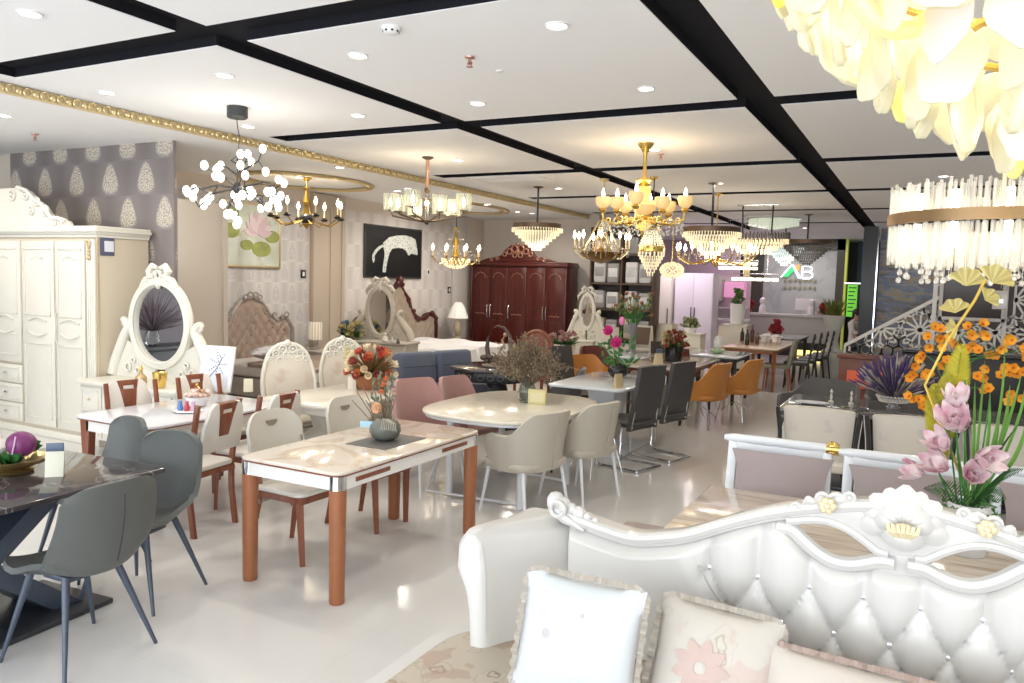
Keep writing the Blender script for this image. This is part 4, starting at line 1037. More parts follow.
a = nb(); bx(a, -.14, .14, -.015, -.0125, .035, .385, M=M_); pr = ob('print', a, mat('print_paper', (.74, .76, .82), .5), t)
a = nb()
for k in range(26):
    an = k*.9; r_ = .02+.004*k; ball(a, M_ @ Vector((.02+r_*math.cos(an)*.8, -.016, .25+r_*math.sin(an))), .007, 5)
tube(a, [M_ @ Vector(q) for q in ((-.09, -.017, .06), (-.05, -.017, .14), (.0, -.017, .2), (.05, -.017, .3), (.02, -.017, .34))], .005, 5); ob('line_drawing', a, mat('ink_grey', (.22, .24, .34), .6), pr)
p = fy(183, 370, 4.98); t = thing('name_card', 'small blue and white card on the dressing table below the mirror', 'card', (p.x, 4.98, zt)); a = nb(); bx(a, -.08, .08, -.01, .01, 0, .11, .003); ob('card', a, WHITE, t)
a = nb(); bx(a, -.065, .065, -.0125, -.0101, .04, .09); ob('blue_print', a, mat('blue_print', (.14, .22, .50), .5), t)
p = fy(141, 378, 4.98); t = thing('perfume_bottle', 'small amber perfume bottle on the dressing table', 'bottle', (p.x, 4.98, zt)); a = nb(); lathe(a, [(.03, 0), (.055, .02), (.05, .08), (.02, .11), (.014, .14)], 14); ob('bottle_body', a, mat('amber_glass', (.5, .35, .18), .15, .3), t)
a = nb(); lathe(a, [(.016, .14), (.022, .15), (.012, .19)], 10); ob('stopper', a, GOLD, t)
p = fy(160, 388, 4.95); t = thing('gold_cup', 'hammered gold cup on the dressing table behind the wooden chair', 'cup', (p.x, 4.95, zt)); a = nb(); lathe(a, [(.04, 0), (.055, .03), (.068, .15), (.06, .15), (.045, .03), (.001, .02)], 12); ob('cup_body', a, GOLD, t)
# ---- things on the white marble table
def price_card(label, p, rz=0, s=1, col=(.66, .60, .44), top=False, group=None):
    t = thing('price_card', label, 'price card', p, rz, group); a = nb()
    prism(a, [(-.001, 0), (.055, 0), (.03, .12), (.022, .12)], -.04, .04, 'yz', .002); bmesh.ops.scale(a, vec=(s, s, s), verts=a.verts); ob('card', a, mat('card_cream_%d' % int(col[2]*100), col, .6), t)
    if top: a = nb(); bx(a, -.036*s, .040*s, .018, .028, .12*s, .160*s, .002); ob('blue_label', a, mat('blue_label', (.10, .13, .20), .4), t)
    return t
p = fz(197, 406, .757); t = thing('wedding_basket', 'white basket of gold and cream roses on the white marble table', 'basket', p); t.scale = (.72, .72, .62)
a = nb(); lathe(a, [(.07, 0), (.10, .01), (.12, .10), (.15, .13), (.14, .13), (.10, .05), (.001, .04)], 18); ob('basket', a, mat('basket_white', (.74, .72, .74), .5), t)
a = nb()
for k in range(30): ball(a, (rnd.uniform(-.12, .12), rnd.uniform(-.1, .1), .13+rnd.uniform(0, .07)), .03, 7)
ob('rose_heads', a, gradp('rose_gold_mix', (.74, .66, .60), (.55, .28, .18)), t, kind='stuff')
a = nb(); tube(a, [(-.10, 0, .13), (-.04, 0, .24), (0, 0, .27), (.04, 0, .24), (.1, 0, .13)], .006, 6); ball(a, (0, 0, .285), .016, 8); ob('basket_handle', a, GOLD, t)
p = fz(188, 412, .757); t = thing('trinket_tray', 'small tray with blue and red trinkets on the white marble table', 'tray', p)
a = nb(); lathe(a, [(.08, 0), (.11, .012), (.105, .016), (.001, .008)], 18); ob('tray', a, WHITE, t)
for k, c_ in enumerate(((.08, .2, .5), (.5, .05, .08), (.55, .35, .45))): a = nb(); lathe(a, [(.02, .01), (.024, .03), (.012, .07), (.015, .085)], 8, (-.05+.05*k, -.03+.02*k, 0)); ob('trinket', a, mat('trinket_%d' % k, c_, .3), t)
price_card('cream price card on the far end of the white marble table', fz(248, 392, .757), R(40))
# ================================================================ BEDS
BUFF = mat('buff_leather', (.66, .53, .45), .45)
def tufted_panel(bm, outline, x0, x1, zb, ytop, px=.2, pz=.24, M=None, dep=.05):
    def f(u, v):
        x = lerp(x0, x1, u); zt_ = outline(x); z = lerp(zb, zt_, v); A, B = x/px+z/pz, x/px-z/pz
        e = min(1, (zt_-z)/.05+.15)*min(1, min(x-x0, x1-x)/.05+.15)
        p = Vector((x, -.03-dep*(abs(math.sin(PI*A)*math.sin(PI*B)))**.4*e, z)); return M @ p if M else p
    surf(bm, f, 61, 31)
def button_grid(bm, outline, x0, x1, zb, px, pz, r=.012, M=None):
    for j in range(0, 30):
        for i in range(-30, 30):
            x, z = (i+j)*px/2, (i-j)*pz/2
            x, z = i*px/2, j*pz/2
            if (i+j) % 2: continue
            if x0+.06 < x < x1-.06 and zb+.04 < z < outline(x)-.07:
                p = Vector((x, -.035, z)); ball(bm, M @ p if M else p, r, 6)
# bed 1: silver carved headboard against the left wall, faces +X  (local +Y = toward the wall)
t = thing('bed', 'bed with a buff tufted silver-edged headboard, partly hidden by the taupe panel', 'bed', (-8.20, 8.75, 0), R(90))
def hb1(x): ax = abs(x); return interp([(0, 1.46), (.22, 1.38), (.40, 1.16), (.55, 1.08), (.74, 1.13), (.84, 1.02), (.9, .95)], ax)
a = nb(); tufted_panel(a, hb1, -.82, .82, .3, 0, .18, .22, T(0, .93, 0)); bmesh.ops.solidify(a, geom=list(a.faces), thickness=.03); ob('headboard', a, BUFF, t)
a = nb(); button_grid(a, hb1, -.82, .82, .3, .18, .22, .014, T(0, .93, 0)); ob('headboard_buttons', a, mat('brown_button', (.28, .18, .14), .4), t, kind='stuff')
SILV = mat('antique_silver', (.44, .40, .38), .35, .5)
a = nb(); P = [(x, .90, hb1(x)+.02) for x in [lerp(-.9, .9, k/48) for k in range(49)]]; tube(a, [(-.9, .90, 0)]+P+[(.9, .90, 0)], .035, 8)
for s in (-1, 1):
    for (x, r_) in ((.05, .05), (.14, .04), (.45, .035), (.72, .045), (.62, .03)): ball(a, (s*x, .87, hb1(x)+.05), r_, 8); ring(a, r_, .012, (s*x, .85, hb1(x)+.06), 12, 5, pl='xz')
ob('carved_frame', a, SILV, t)
a = nb(); bx(a, -.85, .85, -1.1, .88, .12, .38, .03); ob('bed_base', a, SILV, t)
BROWNQ = mat('brown_satin', (.30, .22, .18), .4)
a = nb(); bx(a, -.82, .82, -1.08, .86, .38, .56, .06, 3); ob('mattress', a, mat('bed_linen', (.62, .58, .56), .7), t)
a = nb(); bx(a, -.84, .84, -1.1, .1, .54, .60, .03, 3); ob('bedspread', a, BROWNQ, t)
def loose_pillow(label, p, w, d, h, m, rz, rx=0):
    t = thing('pillow', label, 'pillow', p, rz); a = cushion(w, d, h, (0, 0, h/2), 16, .5); bmesh.ops.rotate(a, cent=(0, 0, 0), matrix=Matrix.Rotation(rx, 3, 'X'), verts=a.verts); ob('cover', a, m, t, ang=80)
    a = nb(); tube(a, [(w/2*.97*x, d/2*.97*y, h/2+.002) for x, y in ((-1, -1), (0, -1), (1, -1), (1, 0), (1, 1), (0, 1), (-1, 1), (-1, 0))], .006, 5, closed=True); bmesh.ops.rotate(a, cent=(0, 0, 0), matrix=Matrix.Rotation(rx, 3, 'X'), verts=a.verts); ob('piping', a, m, t)
    return t
PRP = node_mat('silver_print_satin', lambda nt, co: mixc(nt, ramp(nt, noise(nt, co, 16, 3), [(.52, (0, 0, 0)), (.57, (1, 1, 1))]), (.66, .64, .68), (.40, .38, .42)), .4)
q_ = fz(272, 360, .60); loose_pillow('silver grey printed pillow lying on the bed with the buff headboard', (q_.x+.1, q_.y, .60), .75, .45, .22, PRP, R(50))
# bed 2
t = thing('bed', 'bed with a dark red carved tufted headboard and a white sheet, under the leopard picture', 'bed', (-8.14, 12.5, 0), R(90))
def hb2(x): ax = abs(x); return interp([(0, 1.72), (.10, 1.66), (.25, 1.45), (.45, 1.18), (.62, 1.00), (.85, 1.0), (1.05, 1.10), (1.2, 1.08), (1.3, .98), (1.35, .85)], ax)
PEARL = mat('pearl_buff', (.68, .57, .47), .4)
a = nb(); tufted_panel(a, lambda x: hb2(x)-.03, -1.28, 1.28, .3, 0, .2, .22, T(0, .97, 0)); bmesh.ops.solidify(a, geom=list(a.faces), thickness=.03); ob('headboard', a, PEARL, t)
a = nb(); button_grid(a, hb2, -1.28, 1.28, .3, .2, .22, .014, T(0, .97, 0)); ob('headboard_buttons', a, mat('pearl_button', (.68, .62, .55), .3), t, kind='stuff')
a = nb(); P = [(x, .93, hb2(x)) for x in [lerp(-1.36, 1.36, k/60) for k in range(61)]]
tube(a, [(-1.36, .93, .0)]+P+[(1.36, .93, 0)], [.04]+[.05+.02*math.sin(k*.9) for k in range(61)]+[.04], 8)
for s in (-1, 1):
    for x, r_ in ((.06, .07), (.3, .05), (.48, .05), (.66, .045), (.95, .05), (1.15, .06), (1.3, .05)): ball(a, (s*x, .90, hb2(x)+.02), r_, 8)
ball(a, (0, .9, 1.78), .08, 10); ob('carved_frame', a, REDW, t)
a = nb(); bx(a, -1.1, 1.1, -1.15, .9, .1, .36, .03); ob('bed_base', a, REDW, t)
SHEET = mat('white_sheet', (.80, .79, .80), .7)
a = nb()
def shf(u, v):
    x = lerp(-1.16, 1.16, u); y = lerp(-1.22, .9, v); ex = max(0, (abs(x)-1.06)/.10); ey = max(0, (-1.12-y)/.10); dz = max(ex, ey)
    z = .60+.02*math.sin(x*7+y*3)+.015*math.sin(y*9)+.05*math.exp(-((x+.3)**2+(y-.2)**2)*3); return Vector((x, y, z-.42*sst(dz)))
surf(a, shf, 50, 44, .01); ob('white_sheet', a, SHEET, t, ang=80)
# lotus picture and leopard picture (generic animal painting, built as canvas + relief)
WX = XW+.012
def wall_pic(label, y0, y1, z0, z1, mframe, mcanvas, nm='wall_picture'):
    t = thing(nm, label, 'picture', (WX, (y0+y1)/2, (z0+z1)/2)); w, h = (y1-y0)/2, (z1-z0)/2
    a = nb()
    for (a0, a1, b0, b1) in ((-w-.03, w+.03, -h-.03, -h), (-w-.03, w+.03, h, h+.03), (-w-.03, -w, -h, h), (w, w+.03, -h, h)): bx(a, 0, .04, a0, a1, b0, b1, .004, 1)
    ob('frame', a, mframe, t); a = nb(); bx(a, 0, .028, -w, w, -h, h); ob('canvas', a, mcanvas, t); return t, w, h
t, w, h = wall_pic('picture of a pale pink lotus and green leaves above the buff headboard', 8.25, 9.40, 1.95, 2.87, PALEGOLD, node_mat('lotus_ground', lambda nt, co: ramp(nt, noise(nt, co, 2.2, 3), [(.35, (.52, .56, .48)), (.6, (.66, .70, .66)), (.75, (.42, .40, .28))]), .4))
def yz_petal(bm, cy, cz, L, W, an, x=.03):
    P = [(0, 0), (W*.5, L*.35), (W*.42, L*.7), (0, L), (-W*.42, L*.7), (-W*.5, L*.35)]
    prism(bm, [(cy+q*math.cos(an)+r_*math.sin(an), cz-q*math.sin(an)+r_*math.cos(an)) for q, r_ in P], x, x+.008, 'yz')
for k, an in enumerate((-80, -55, -30, -10, 12, 35, 60, 82)):
    a = nb(); yz_petal(a, .12, .02, .36 if 1 < k < 6 else .30, .13, R(an), .03+.002*(k % 3)); ob('lotus_petal', a, mat('lotus_pink_%d' % (k % 2), ((.70, .58, .62), (.62, .48, .54))[k % 2], .5), t)
for (y, z, r_) in ((-.42, .05, .14), (-.38, .33, .10), (.20, -.20, .15), (.42, .0, .12), (-.1, -.15, .10)):
    a = nb(); prism(a, [(y+r_*1.3*math.cos(2*PI*k/18), z+r_*.8*math.sin(2*PI*k/18)) for k in range(18)], .028, .034, 'yz'); ob('lotus_leaf', a, mat('lotus_leaf_green', (.30, .34, .10), .5, vary=.4), t)
t, w, h = wall_pic('black picture of a pale spotted leopard walking, left of the red wardrobe', 11.58, 13.36, 1.84, 2.77, mat('thin_black_frame', (.04, .04, .04), .4), mat('black_canvas', (.010, .012, .014), .3))
LEO = node_mat('spotted_fur', lambda nt, co: (lambda v: (nt.links.new(co, v.inputs[0]), setattr(v.inputs['Scale'], 'default_value', 26), mixc(nt, ramp(nt, v.outputs['Distance'], [(.22, (1, 1, 1)), (.34, (0, 0, 0))]), (.66, .70, .66), (.10, .12, .12)))[-1])(nt.nodes.new('ShaderNodeTexVoronoi')), .6)
def px2(q):  # picture pixel in the 683-wide study crop -> local y,z on the canvas
    s = (q[0]-80)/(605-80); return (-w+2*w*s, lerp(h, -h, (q[1]-(100+58*s))/((592+12*s)-(100+58*s))))
body = [(232, 270), (290, 215), (360, 198), (440, 195), (500, 210), (545, 235), (560, 300), (572, 360), (568, 388), (530, 378), (500, 372), (488, 392), (470, 380), (455, 345), (420, 322), (370, 318), (320, 325), (295, 365), (278, 430), (268, 490), (262, 555), (235, 555), (236, 500), (245, 430), (250, 370), (240, 320)]
tail = [(245, 280), (200, 300), (165, 335), (140, 380), (138, 430), (150, 465), (160, 440), (160, 390), (185, 350), (215, 320), (250, 305)]
a = nb(); prism(a, [px2(q) for q in body], .028, .036, 'yz'); an_ = ob('leopard_body', a, LEO, t); a = nb(); prism(a, [px2(q) for q in tail], .028, .035, 'yz'); ob('leopard_tail', a, LEO, t)
# light switches
for (px, py, lb, X) in ((428, 272, 'white light switch to the right of the leopard picture', XW+.012), (303, 274, 'black light switch on the silver damask beside the lotus picture', XW+.012), (449, 290, 'lower round wall socket near the table lamp', XW+.012)):
    p = fx(px, py, X); t = thing('wall_switch', lb, 'switch', p); a = nb(); bx(a, 0, .012, -.06, .06, -.07, .07, .004); ob('plate', a, WHITE if 'white' in lb else BLACKM, t); a = nb(); bx(a, .012, .016, -.025, .025, -.035, .035, .002); ob('rocker', a, BLACKM if 'white' in lb else WHITE, t)
# nightstands and lamps
def nightstand(label, c, w, d, z, m):
    t = thing('nightstand', label, 'nightstand', c, R(90)); a = nb(); bx(a, -w/2, w/2, -d/2, d/2, .1, z-.03, .01); ob('body', a, m, t)
    a = nb(); prism(a, rrect(w+.06, d+.06, .05), z-.03, z, 'xy', .006); ob('top', a, m, t)
    for k in range(2): a = nb(); bx(a, -w/2+.03, w/2-.03, -d/2-.015, -d/2, .14+k*(z-.2)/2, .1+(k+1)*(z-.2)/2, .004); dw = ob('drawer', a, m, t); a = nb(); ball(a, (0, -d/2-.03, .12+(k+.5)*(z-.2)/2), .014, 6); ob('drawer_knob', a, GOLDT, dw)
    for x in (-1, 1):
        for y in (-1, 1): a = nb(); lathe(a, [(.02, 0), (.03, .05), (.035, .1)], 8, (x*(w/2-.04), y*(d/2-.04), 0)); ob('leg', a, m, t)
    return t
def table_lamp(label, p, s=1, on=0):
    t = thing('table_lamp', label, 'lamp', p); a = nb(); lathe(a, [(.07*s, 0), (.075*s, .02*s), (.03*s, .04*s), (.05*s, .10*s), (.07*s, .18*s), (.05*s, .26*s), (.02*s, .29*s), (.015*s, .36*s)], 16); ob('base', a, mat('champagne_lamp', (.55, .46, .34), .3, .3), t)
    a = nb(); lathe(a, [(.16*s, .33*s), (.15*s, .36*s), (.10*s, .50*s), (.05*s, .58*s), (.045*s, .58*s)], 20, wob=lambda k, n, i: 1+.04*math.cos(k*PI*5*2/n*2)); ob('lamp_shade', a, mat('lamp_shade_white', (.78, .76, .72), .6, emit=on), t)
    a = nb(); ball(a, (0, 0, .60*s), .015*s, 6); ob('finial', a, GOLD, t); return t
nightstand('dark nightstand beyond the white bed, under the white table lamp', (-8.84, 14.35, 0), .5, .4, .55, REDW)
table_lamp('white shaded table lamp between the white bed and the red wardrobe', (-8.84, 14.35, .55), 1.35, .25)
nightstand('silver edged nightstand between the two beds, under the crystal lamp', (-8.80, 9.92, 0), .5, .5, .62, mat('stone_lacquer', (.50, .46, .42), .3))
p = (-8.80, 9.86, .62); t = thing('crystal_lamp', 'ornate crystal and silver lamp on the nightstand right of the lotus picture', 'lamp', p)
a = nb(); lathe(a, [(.09, 0), (.10, .02), (.04, .04), (.05, .12), (.02, .16)], 14); ob('base', a, SILV, t)
a = nb(); lathe(a, [(.09, .16), (.10, .18), (.10, .42), (.09, .44)], 16); ob('lamp_shade', a, mat('crystal_shade', (.60, .52, .44), .3, emit=.35, ecol=(.9, .75, .55)), t)
a = nb()
for k in range(14): tube(a, [(.105*math.cos(k*2*PI/14), .105*math.sin(k*2*PI/14), .16), (.105*math.cos(k*2*PI/14), .105*math.sin(k*2*PI/14), .45)], .008, 5)
ob('crystal_rods', a, CRYSTAL, t, kind='stuff')
# dresser 2 with silver oval mirror
t = thing('dressing_table', 'taupe dressing table with a silver oval mirror between the two beds', 'dressing table', (-7.86, 10.30, 0), R(10))
oval_dresser(t, -.62, .66, -.26, .24, .80, -.05, 1.26, .20, .36, mat('taupe_lacquer', (.50, .45, .38), .35), 3)
for k, (px, py, s_, c_) in enumerate(((385, 340, 1, (.75, .72, .66)), (392, 341, .7, (.6, .55, .5)), (398, 342, .6, (.1, .1, .1)))):
    p = fz(px, py+2, .80); t = thing('trinket_jar', ['ivory swan figurine on the taupe dressing table', 'small taupe jar on the taupe dressing table', 'small black jar at the right of the taupe dressing table'][k], 'ornament', (p.x, p.y, .80)); a = nb(); lathe(a, [(.03*s_, 0), (.05*s_, .02), (.045*s_, .07*s_), (.02*s_, .10*s_), (.03*s_, .13*s_), (.001, .15*s_)], 10); ob('body', a, mat('trinket_jar_%d' % k, c_, .4), t)
def flower_blob(name, label, p, R_, H_, cols, n=40, pot=None, r=.03, green=True, cat='flower arrangement', pr=.05, ph=.1, zc=0):
    t = thing(name, label, cat, p)
    if pot: a = nb(); lathe(a, [(pr*.8, 0), (pr, .01), (pr*1.15, ph), (pr*1.05, ph), (pr*.7, .02), (.001, .015)], 16); ob('pot', a, pot, t)
    mats = [mat('bloom_%02d%02d%02d' % tuple(int(c*99) for c in cc), cc, .6, vary=.25) for cc in cols]
    for j, m_ in enumerate(mats):
        a = nb()
        for k in range(n//len(cols)):
            th = rnd.uniform(0, 2*PI); q = rnd.uniform(0, 1)**.5; z = rnd.uniform(0, 1)
            c_ = Vector((R_*q*math.cos(th)*(1-.4*z), R_*q*math.sin(th)*(1-.4*z), ph+zc+H_*z)); petals(a, c_, 5, r*1.3, r*1.2, 30, (math.cos(th)*q, math.sin(th)*q-.3, .6+.5*z), .5); ball(a, c_, r*.45, 6)
        ob('blooms', a, m_, t, kind='stuff')
    if green:
        a = nb()
        for k in range(n):
            th = rnd.uniform(0, 2*PI); c_ = Vector((0, 0, ph*.7)); d_ = Vector((R_*math.cos(th), R_*math.sin(th), rnd.uniform(.0, H_+zc)))*rnd.uniform(.5, 1.05); blade(a, c_, c_+d_, r*.8, n=3)
        ob('greenery', a, GREEN, t, kind='stuff')
    return t
p = fz(348, 340, .80); flower_blob('dried_flower_basket', 'basket of yellow and blue dried flowers at the left of the taupe dressing table', (-8.28, 10.12, .80), .26, .20, [(.42, .34, .12), (.10, .16, .26), (.5, .45, .25)], 60, BROWNQ, .045, cat='flower arrangement', pr=.08, ph=.06)
# ================================================================ CREAM LONG TABLE WITH ROCOCO CHAIRS
t = thing('dining_table', 'long cream gloss table with rococo chairs, holding the rose basket', 'table', (-4.68, 5.78, 0))
a = nb(); prism(a, rrect(.90, 1.62, .16), .725, .76, 'xy', .010, 2); ob('tabletop', a, mat('cream_gloss_top', (.66, .62, .54), .1), t)
a = nb(); prism(a, rrect(.80, 1.5, .12), .66, .725, 'xy', .01, 2); ob('apron', a, IVORY, t)
for s in (-1, 1):
    a = nb(); lathe(a, [(.30, 0), (.30, .04), (.20, .08), (.13, .14), (.10, .25), (.16, .38), (.17, .44), (.09, .50), (.12, .60), (.20, .66)], 24, (0, s*.42, 0), wob=lambda k, n, i: 1+.06*math.cos(k*PI/2)); ob('carved_pedestal', a, IVORY, t)
RF = node_mat('rococo_print', lambda nt, co: mixc(nt, ramp(nt, noise(nt, co, 8, 2), [(.50, (0, 0, 0)), (.70, (1, 1, 1))]), (.62, .56, .47), (.54, .44, .36)), .5)
def rococo_chair(label, loc, rz):
    t = thing('rococo_chair', label, 'chair', loc, rz); M = T(0, .22, .46, R(-10))
    def ow(v): return .145+.115*math.sin(PI*min(1, .12+.80*v))**.8
    a = nb(); P = []
    for k in range(21): v = k/20; P.append((ow(v)-.02 if v < .9 else (ow(v)-.02)*(1-(v-.9)*3), .06+.55*v))
    P2 = P+[(-x, z) for x, z in reversed(P)]; prism(a, P2, -.02, .02, 'xz', .012, M=M); ob('backrest', a, RF, t)
    a = nb(); F = []
    for k in range(21): v = k/20; F.append((ow(v), .02+.60*v))
    F += [(.15, .66), (.09, .70), (.03, .715)]
    F2 = F+[(-x, z) for x, z in reversed(F)]; tube(a, [M @ Vector((x, 0, z)) for x, z in F2], .021, 8, closed=True)
    for s in (-1, 1):
        for (x, z, r_) in ((.05, .66, .035), (.12, .62, .03), (.17, .56, .024), (.02, .60, .028), (.09, .56, .02)): ring(a, r_, .010, M @ Vector((s*x, -.02, z)), 12, 6, pl='xz'); ball(a, M @ Vector((s*x, -.02, z)), r_*.5, 6)
    ball(a, M @ Vector((0, -.015, .72)), .035, 8); prism(a, [(-.13, .52), (.13, .52), (.16, .60), (.08, .69), (-.08, .69), (-.16, .60)], -.010, .012, 'xz', .004, M=M); ob('carved_frame', a, IVORY, t)
    a = nb(); prism(a, rrect(.50, .48, .12), .38, .43, 'xy', .01); ob('seat_frame', a, IVORY, t); a = nb(); prism(a, rrect(.46, .44, .12), .43, .49, 'xy', .025, 3); ob('seat', a, RF, t)
    for s in (-1, 1):
        a = nb(); tube(a, [(s*.22, -.21, .0), (s*.20, -.19, .06), (s*.20, -.18, .2), (s*.235, -.215, .36), (s*.22, -.20, .40)], [.022, .014, .018, .034, .03], 8); ob('leg', a, IVORY, t)
        a = nb(); tube(a, [(s*.18, .27, .0), (s*.18, .23, .2), (s*.17, .21, .40), (s*.14, .23, .5)], [.014, .018, .024, .02], 8); ob('leg', a, IVORY, t)
    return t
rococo_chair('ivory rococo chair with a carved oval back, nearest one at the cream gloss table', (-5.20, 5.60, 0), R(62))
rococo_chair('ivory rococo chair with a carved oval back, half behind the rose basket', (-5.20, 6.42, 0), R(62))
p = fz(371, 388, .76)
t = thing('rose_basket', 'rust basket of cream, red and orange roses on the cream gloss table', 'flower arrangement', p)
a = nb(); lathe(a, [(.13, 0), (.14, .01), (.17, .13), (.16, .13), (.12, .02), (.001, .02)], 18); ob('basket', a, mat('rust_wicker', (.30, .11, .04), .7, bump=.6, bscale=80), t)
rcol = [(.74, .62, .42), (.48, .07, .035), (.62, .20, .07), (.72, .58, .38), (.30, .06, .05)]
for k in range(44):
    th = rnd.uniform(0, 2*PI); el = rnd.uniform(-.25, 1.35); d_ = Vector((math.cos(th)*math.cos(el), math.sin(th)*math.cos(el), math.sin(el))); c_ = Vector((0, 0, .17))+Vector((d_.x*.22, d_.y*.2, d_.z*.21))
    cc = rcol[k % 5]; a = nb()
    for l in range(3): petals(a, c_-d_*.01*l, 6-l, .055-.013*l, .055-.01*l, 20+26*l, d_, .7, l)
    ball(a, c_+d_*.012, .016, 7); ob('rose', a, mat('rose_%d' % (k % 5), cc, .6, vary=.15), t, ang=80)
a = nb()
for k in range(60):
    th = rnd.uniform(0, 2*PI); el = rnd.uniform(-.2, 1.3); d_ = Vector((math.cos(th)*math.cos(el), math.sin(th)*math.cos(el), math.sin(el)))*.30; blade(a, (0, 0, .14), Vector((0, 0, .14))+d_*.82, .022, n=3)
ob('foliage', a, mat('autumn_leaf', (.24, .14, .05), .6, vary=.5), t, kind='stuff')
for k in range(5):
    a = nb(); x = -.24-.03*(k % 2); tube(a, [(x*.4, -.05, .15), (x, -.06, .28+.03*k), (x-.01, -.06, .34+.02*k)], .004, 5)
    for j in range(6): ball(a, (x+rnd.uniform(-.02, .02), -.06, .12+.035*j+.02*k), .013, 6)
    ob('berry_spray', a, mat('wheat', (.5, .42, .18), .7), t)
price_card('cream price card leaning by the rose basket', fz(352, 389, .76), R(40), 1.0, (.70, .66, .54))
# ---- bud vase on mat, nearest table
p = fz(385, 440, .76)
t = thing('table_mat', 'dark grey square mat on the cream marble table', 'mat', (p.x+.03, p.y-.05, .76), 0); a = nb(); bx(a, -.16, .16, -.20, .26, 0, .003); ob('mat', a, mat('dark_mat', (.10, .095, .09), .6), t)
t = thing('bud_vase', 'round grey vase with dried twigs, greens and a peach rose on the dark mat', 'flower arrangement', (p.x, p.y, .763))
a = nb(); lathe(a, [(.05, 0), (.085, .02), (.105, .06), (.10, .10), (.065, .135), (.045, .145), (.04, .13), (.001, .10)], 24); ob('vase', a, mat('grey_green_ceramic', (.13, .135, .115), .45), t)
def bl(px, py, dy=0): q_ = fy(px, py, p.y+dy); return (q_.x-p.x, q_.y-p.y, q_.z-.763)
a = nb()
for (px, py) in ((357, 392), (362, 385), (366, 400), (372, 380), (378, 374), (392, 378), (396, 395), (386, 372), (398, 420), (380, 385), (352, 400)):
    e = bl(px, py); m_ = (e[0]*.5, e[1], e[2]*.55); tube(a, [(0, 0, .10), m_, e], .0035, 5)
ob('twigs', a, mat('twig_brown', (.20, .13, .08), .8), t)
a = nb()
for k in range(70):
    c_ = Vector(bl(rnd.uniform(372, 394), rnd.uniform(372, 412), rnd.uniform(-.05, .05))); blade(a, c_, c_+Vector((rnd.uniform(-.03, .03), rnd.uniform(-.02, .02), rnd.uniform(-.02, .05))), .016, n=3)
ob('sage_leaves', a, mat('sage', (.22, .27, .19), .7, vary=.5), t, kind='stuff')
flower('peach_rose', t, bl(380, 408, -.08), mat('peach_petal', (.78, .50, .30), .6, vary=.1), 9, .05, .045, 18, (0, -1, .2), .5, mat('peach_heart', (.75, .5, .32), .6), 3)
for (px, py) in ((385, 385), (388, 379), (383, 392)): flower('orange_bloom', t, bl(px, py, -.03), mat('coral_petal', (.68, .20, .07), .6), 6, .026, .022, 30, (0, -1, .3), .5, None, 2)
a = nb()
for k in range(9): e = bl(383+k*2.4, 428+abs(k-3)*1.0, -.09); tube(a, [(e[0]*.3, -.045, .15), ((e[0])*.7, -.085, .135), (e[0]*.8, -.10, .09)], .002, 5)
ob('straw', a, mat('straw', (.5, .46, .36), .7), t)
t = thing('price_tag', 'pale blue price tag tied to the grey bud vase', 'price tag', (p.x-.095, p.y-.08, .868), R(30)); a = nb(); bx(a, -.04, .04, -.002, .002, -.02, .02); ob('card', a, mat('sky_card', (.38, .62, .75), .5), t)
# ---- bowl of vegetables on the black table
p = fz(14, 471, .752)
t = thing('footed_bowl', 'scalloped gold bowl on the black marble table, holding the vegetables', 'bowl', p)
a = nb(); lathe(a, [(.09, 0), (.10, .012), (.06, .02), (.11, .035), (.16, .055), (.175, .075), (.165, .075), (.10, .045), (.001, .035)], 36, wob=lambda k, n, i: 1+(.06*math.cos(k*PI/2) if i in (5, 6, 4) else 0)); ob('bowl', a, mat('aged_gold', (.52, .36, .14), .3, .8), t)
bz = .752+.05
def veg(nm, label, off, m, fn, rz=0):
    t = thing(nm, label, 'vegetable', (p.x+off[0], p.y+off[1], bz+off[2]), rz); fn(t, m); return t
def cab(t, m):
    a = nb(); surf(a, lambda u, v: Vector((.075*math.sin(PI*max(v, .001))*math.cos(2*PI*u)*(1+.05*math.sin(2*PI*u*7)), .07*math.sin(PI*max(v, .001))*math.sin(2*PI*u)*(1+.05*math.sin(2*PI*u*7)), .07-.068*math.cos(PI*v))), 32, 14, closeu=True); ob('head', a, m, t)
    a = nb(); tube(a, [(.03, -.065, .03), (.045, -.062, .08), (.03, -.045, .12)], .004, 5); ob('leaf_rib', a, mat('pale_rib', (.6, .4, .55), .5), t)
veg('red_cabbage', 'purple red cabbage on top of the gold bowl', (.07, .0, .035), mat('cabbage_purple', (.17, .025, .12), .5, vary=.4), cab)
def onion(t, m):
    a = nb(); lathe(a, [(.01, 0), (.04, .015), (.05, .045), (.035, .075), (.012, .09), (.008, .11)], 14); ob('bulb', a, m, t)
veg('garlic_bulb', 'white garlic bulb at the left of the gold bowl', (-.09, -.02, .03), mat('garlic_white', (.70, .64, .58), .5), onion)
def lettuce(t, m):
    a = nb()
    for k in range(34):
        th = rnd.uniform(0, 2*PI); L = rnd.uniform(.07, .13); blade(a, (0, 0, .0), (L*math.cos(th), L*math.sin(th)*.8, rnd.uniform(.0, .05)), .05, n=5)
    ob('leaves', a, m, t, kind='stuff')
veg('leaf_lettuce', 'green leafy lettuce under the red cabbage', (.05, -.07, .02), mat('lettuce_green', (.06, .24, .06), .5, vary=.4), lettuce)
veg('leaf_lettuce', 'green leafy lettuce behind the garlic bulb', (-.08, .08, .05), MATS['lettuce_green'], lettuce)
def chili(t, m):
    for k in range(5): a = nb(); tube(a, [(-.06+.02*k, -.01*k, .0), (-.03+.02*k, -.02, .012), (.0+.02*k, -.015, .008), (.035+.018*k, .0, 0)], [.005, .009, .008, .002], 6); ob('pepper', a, m, t)
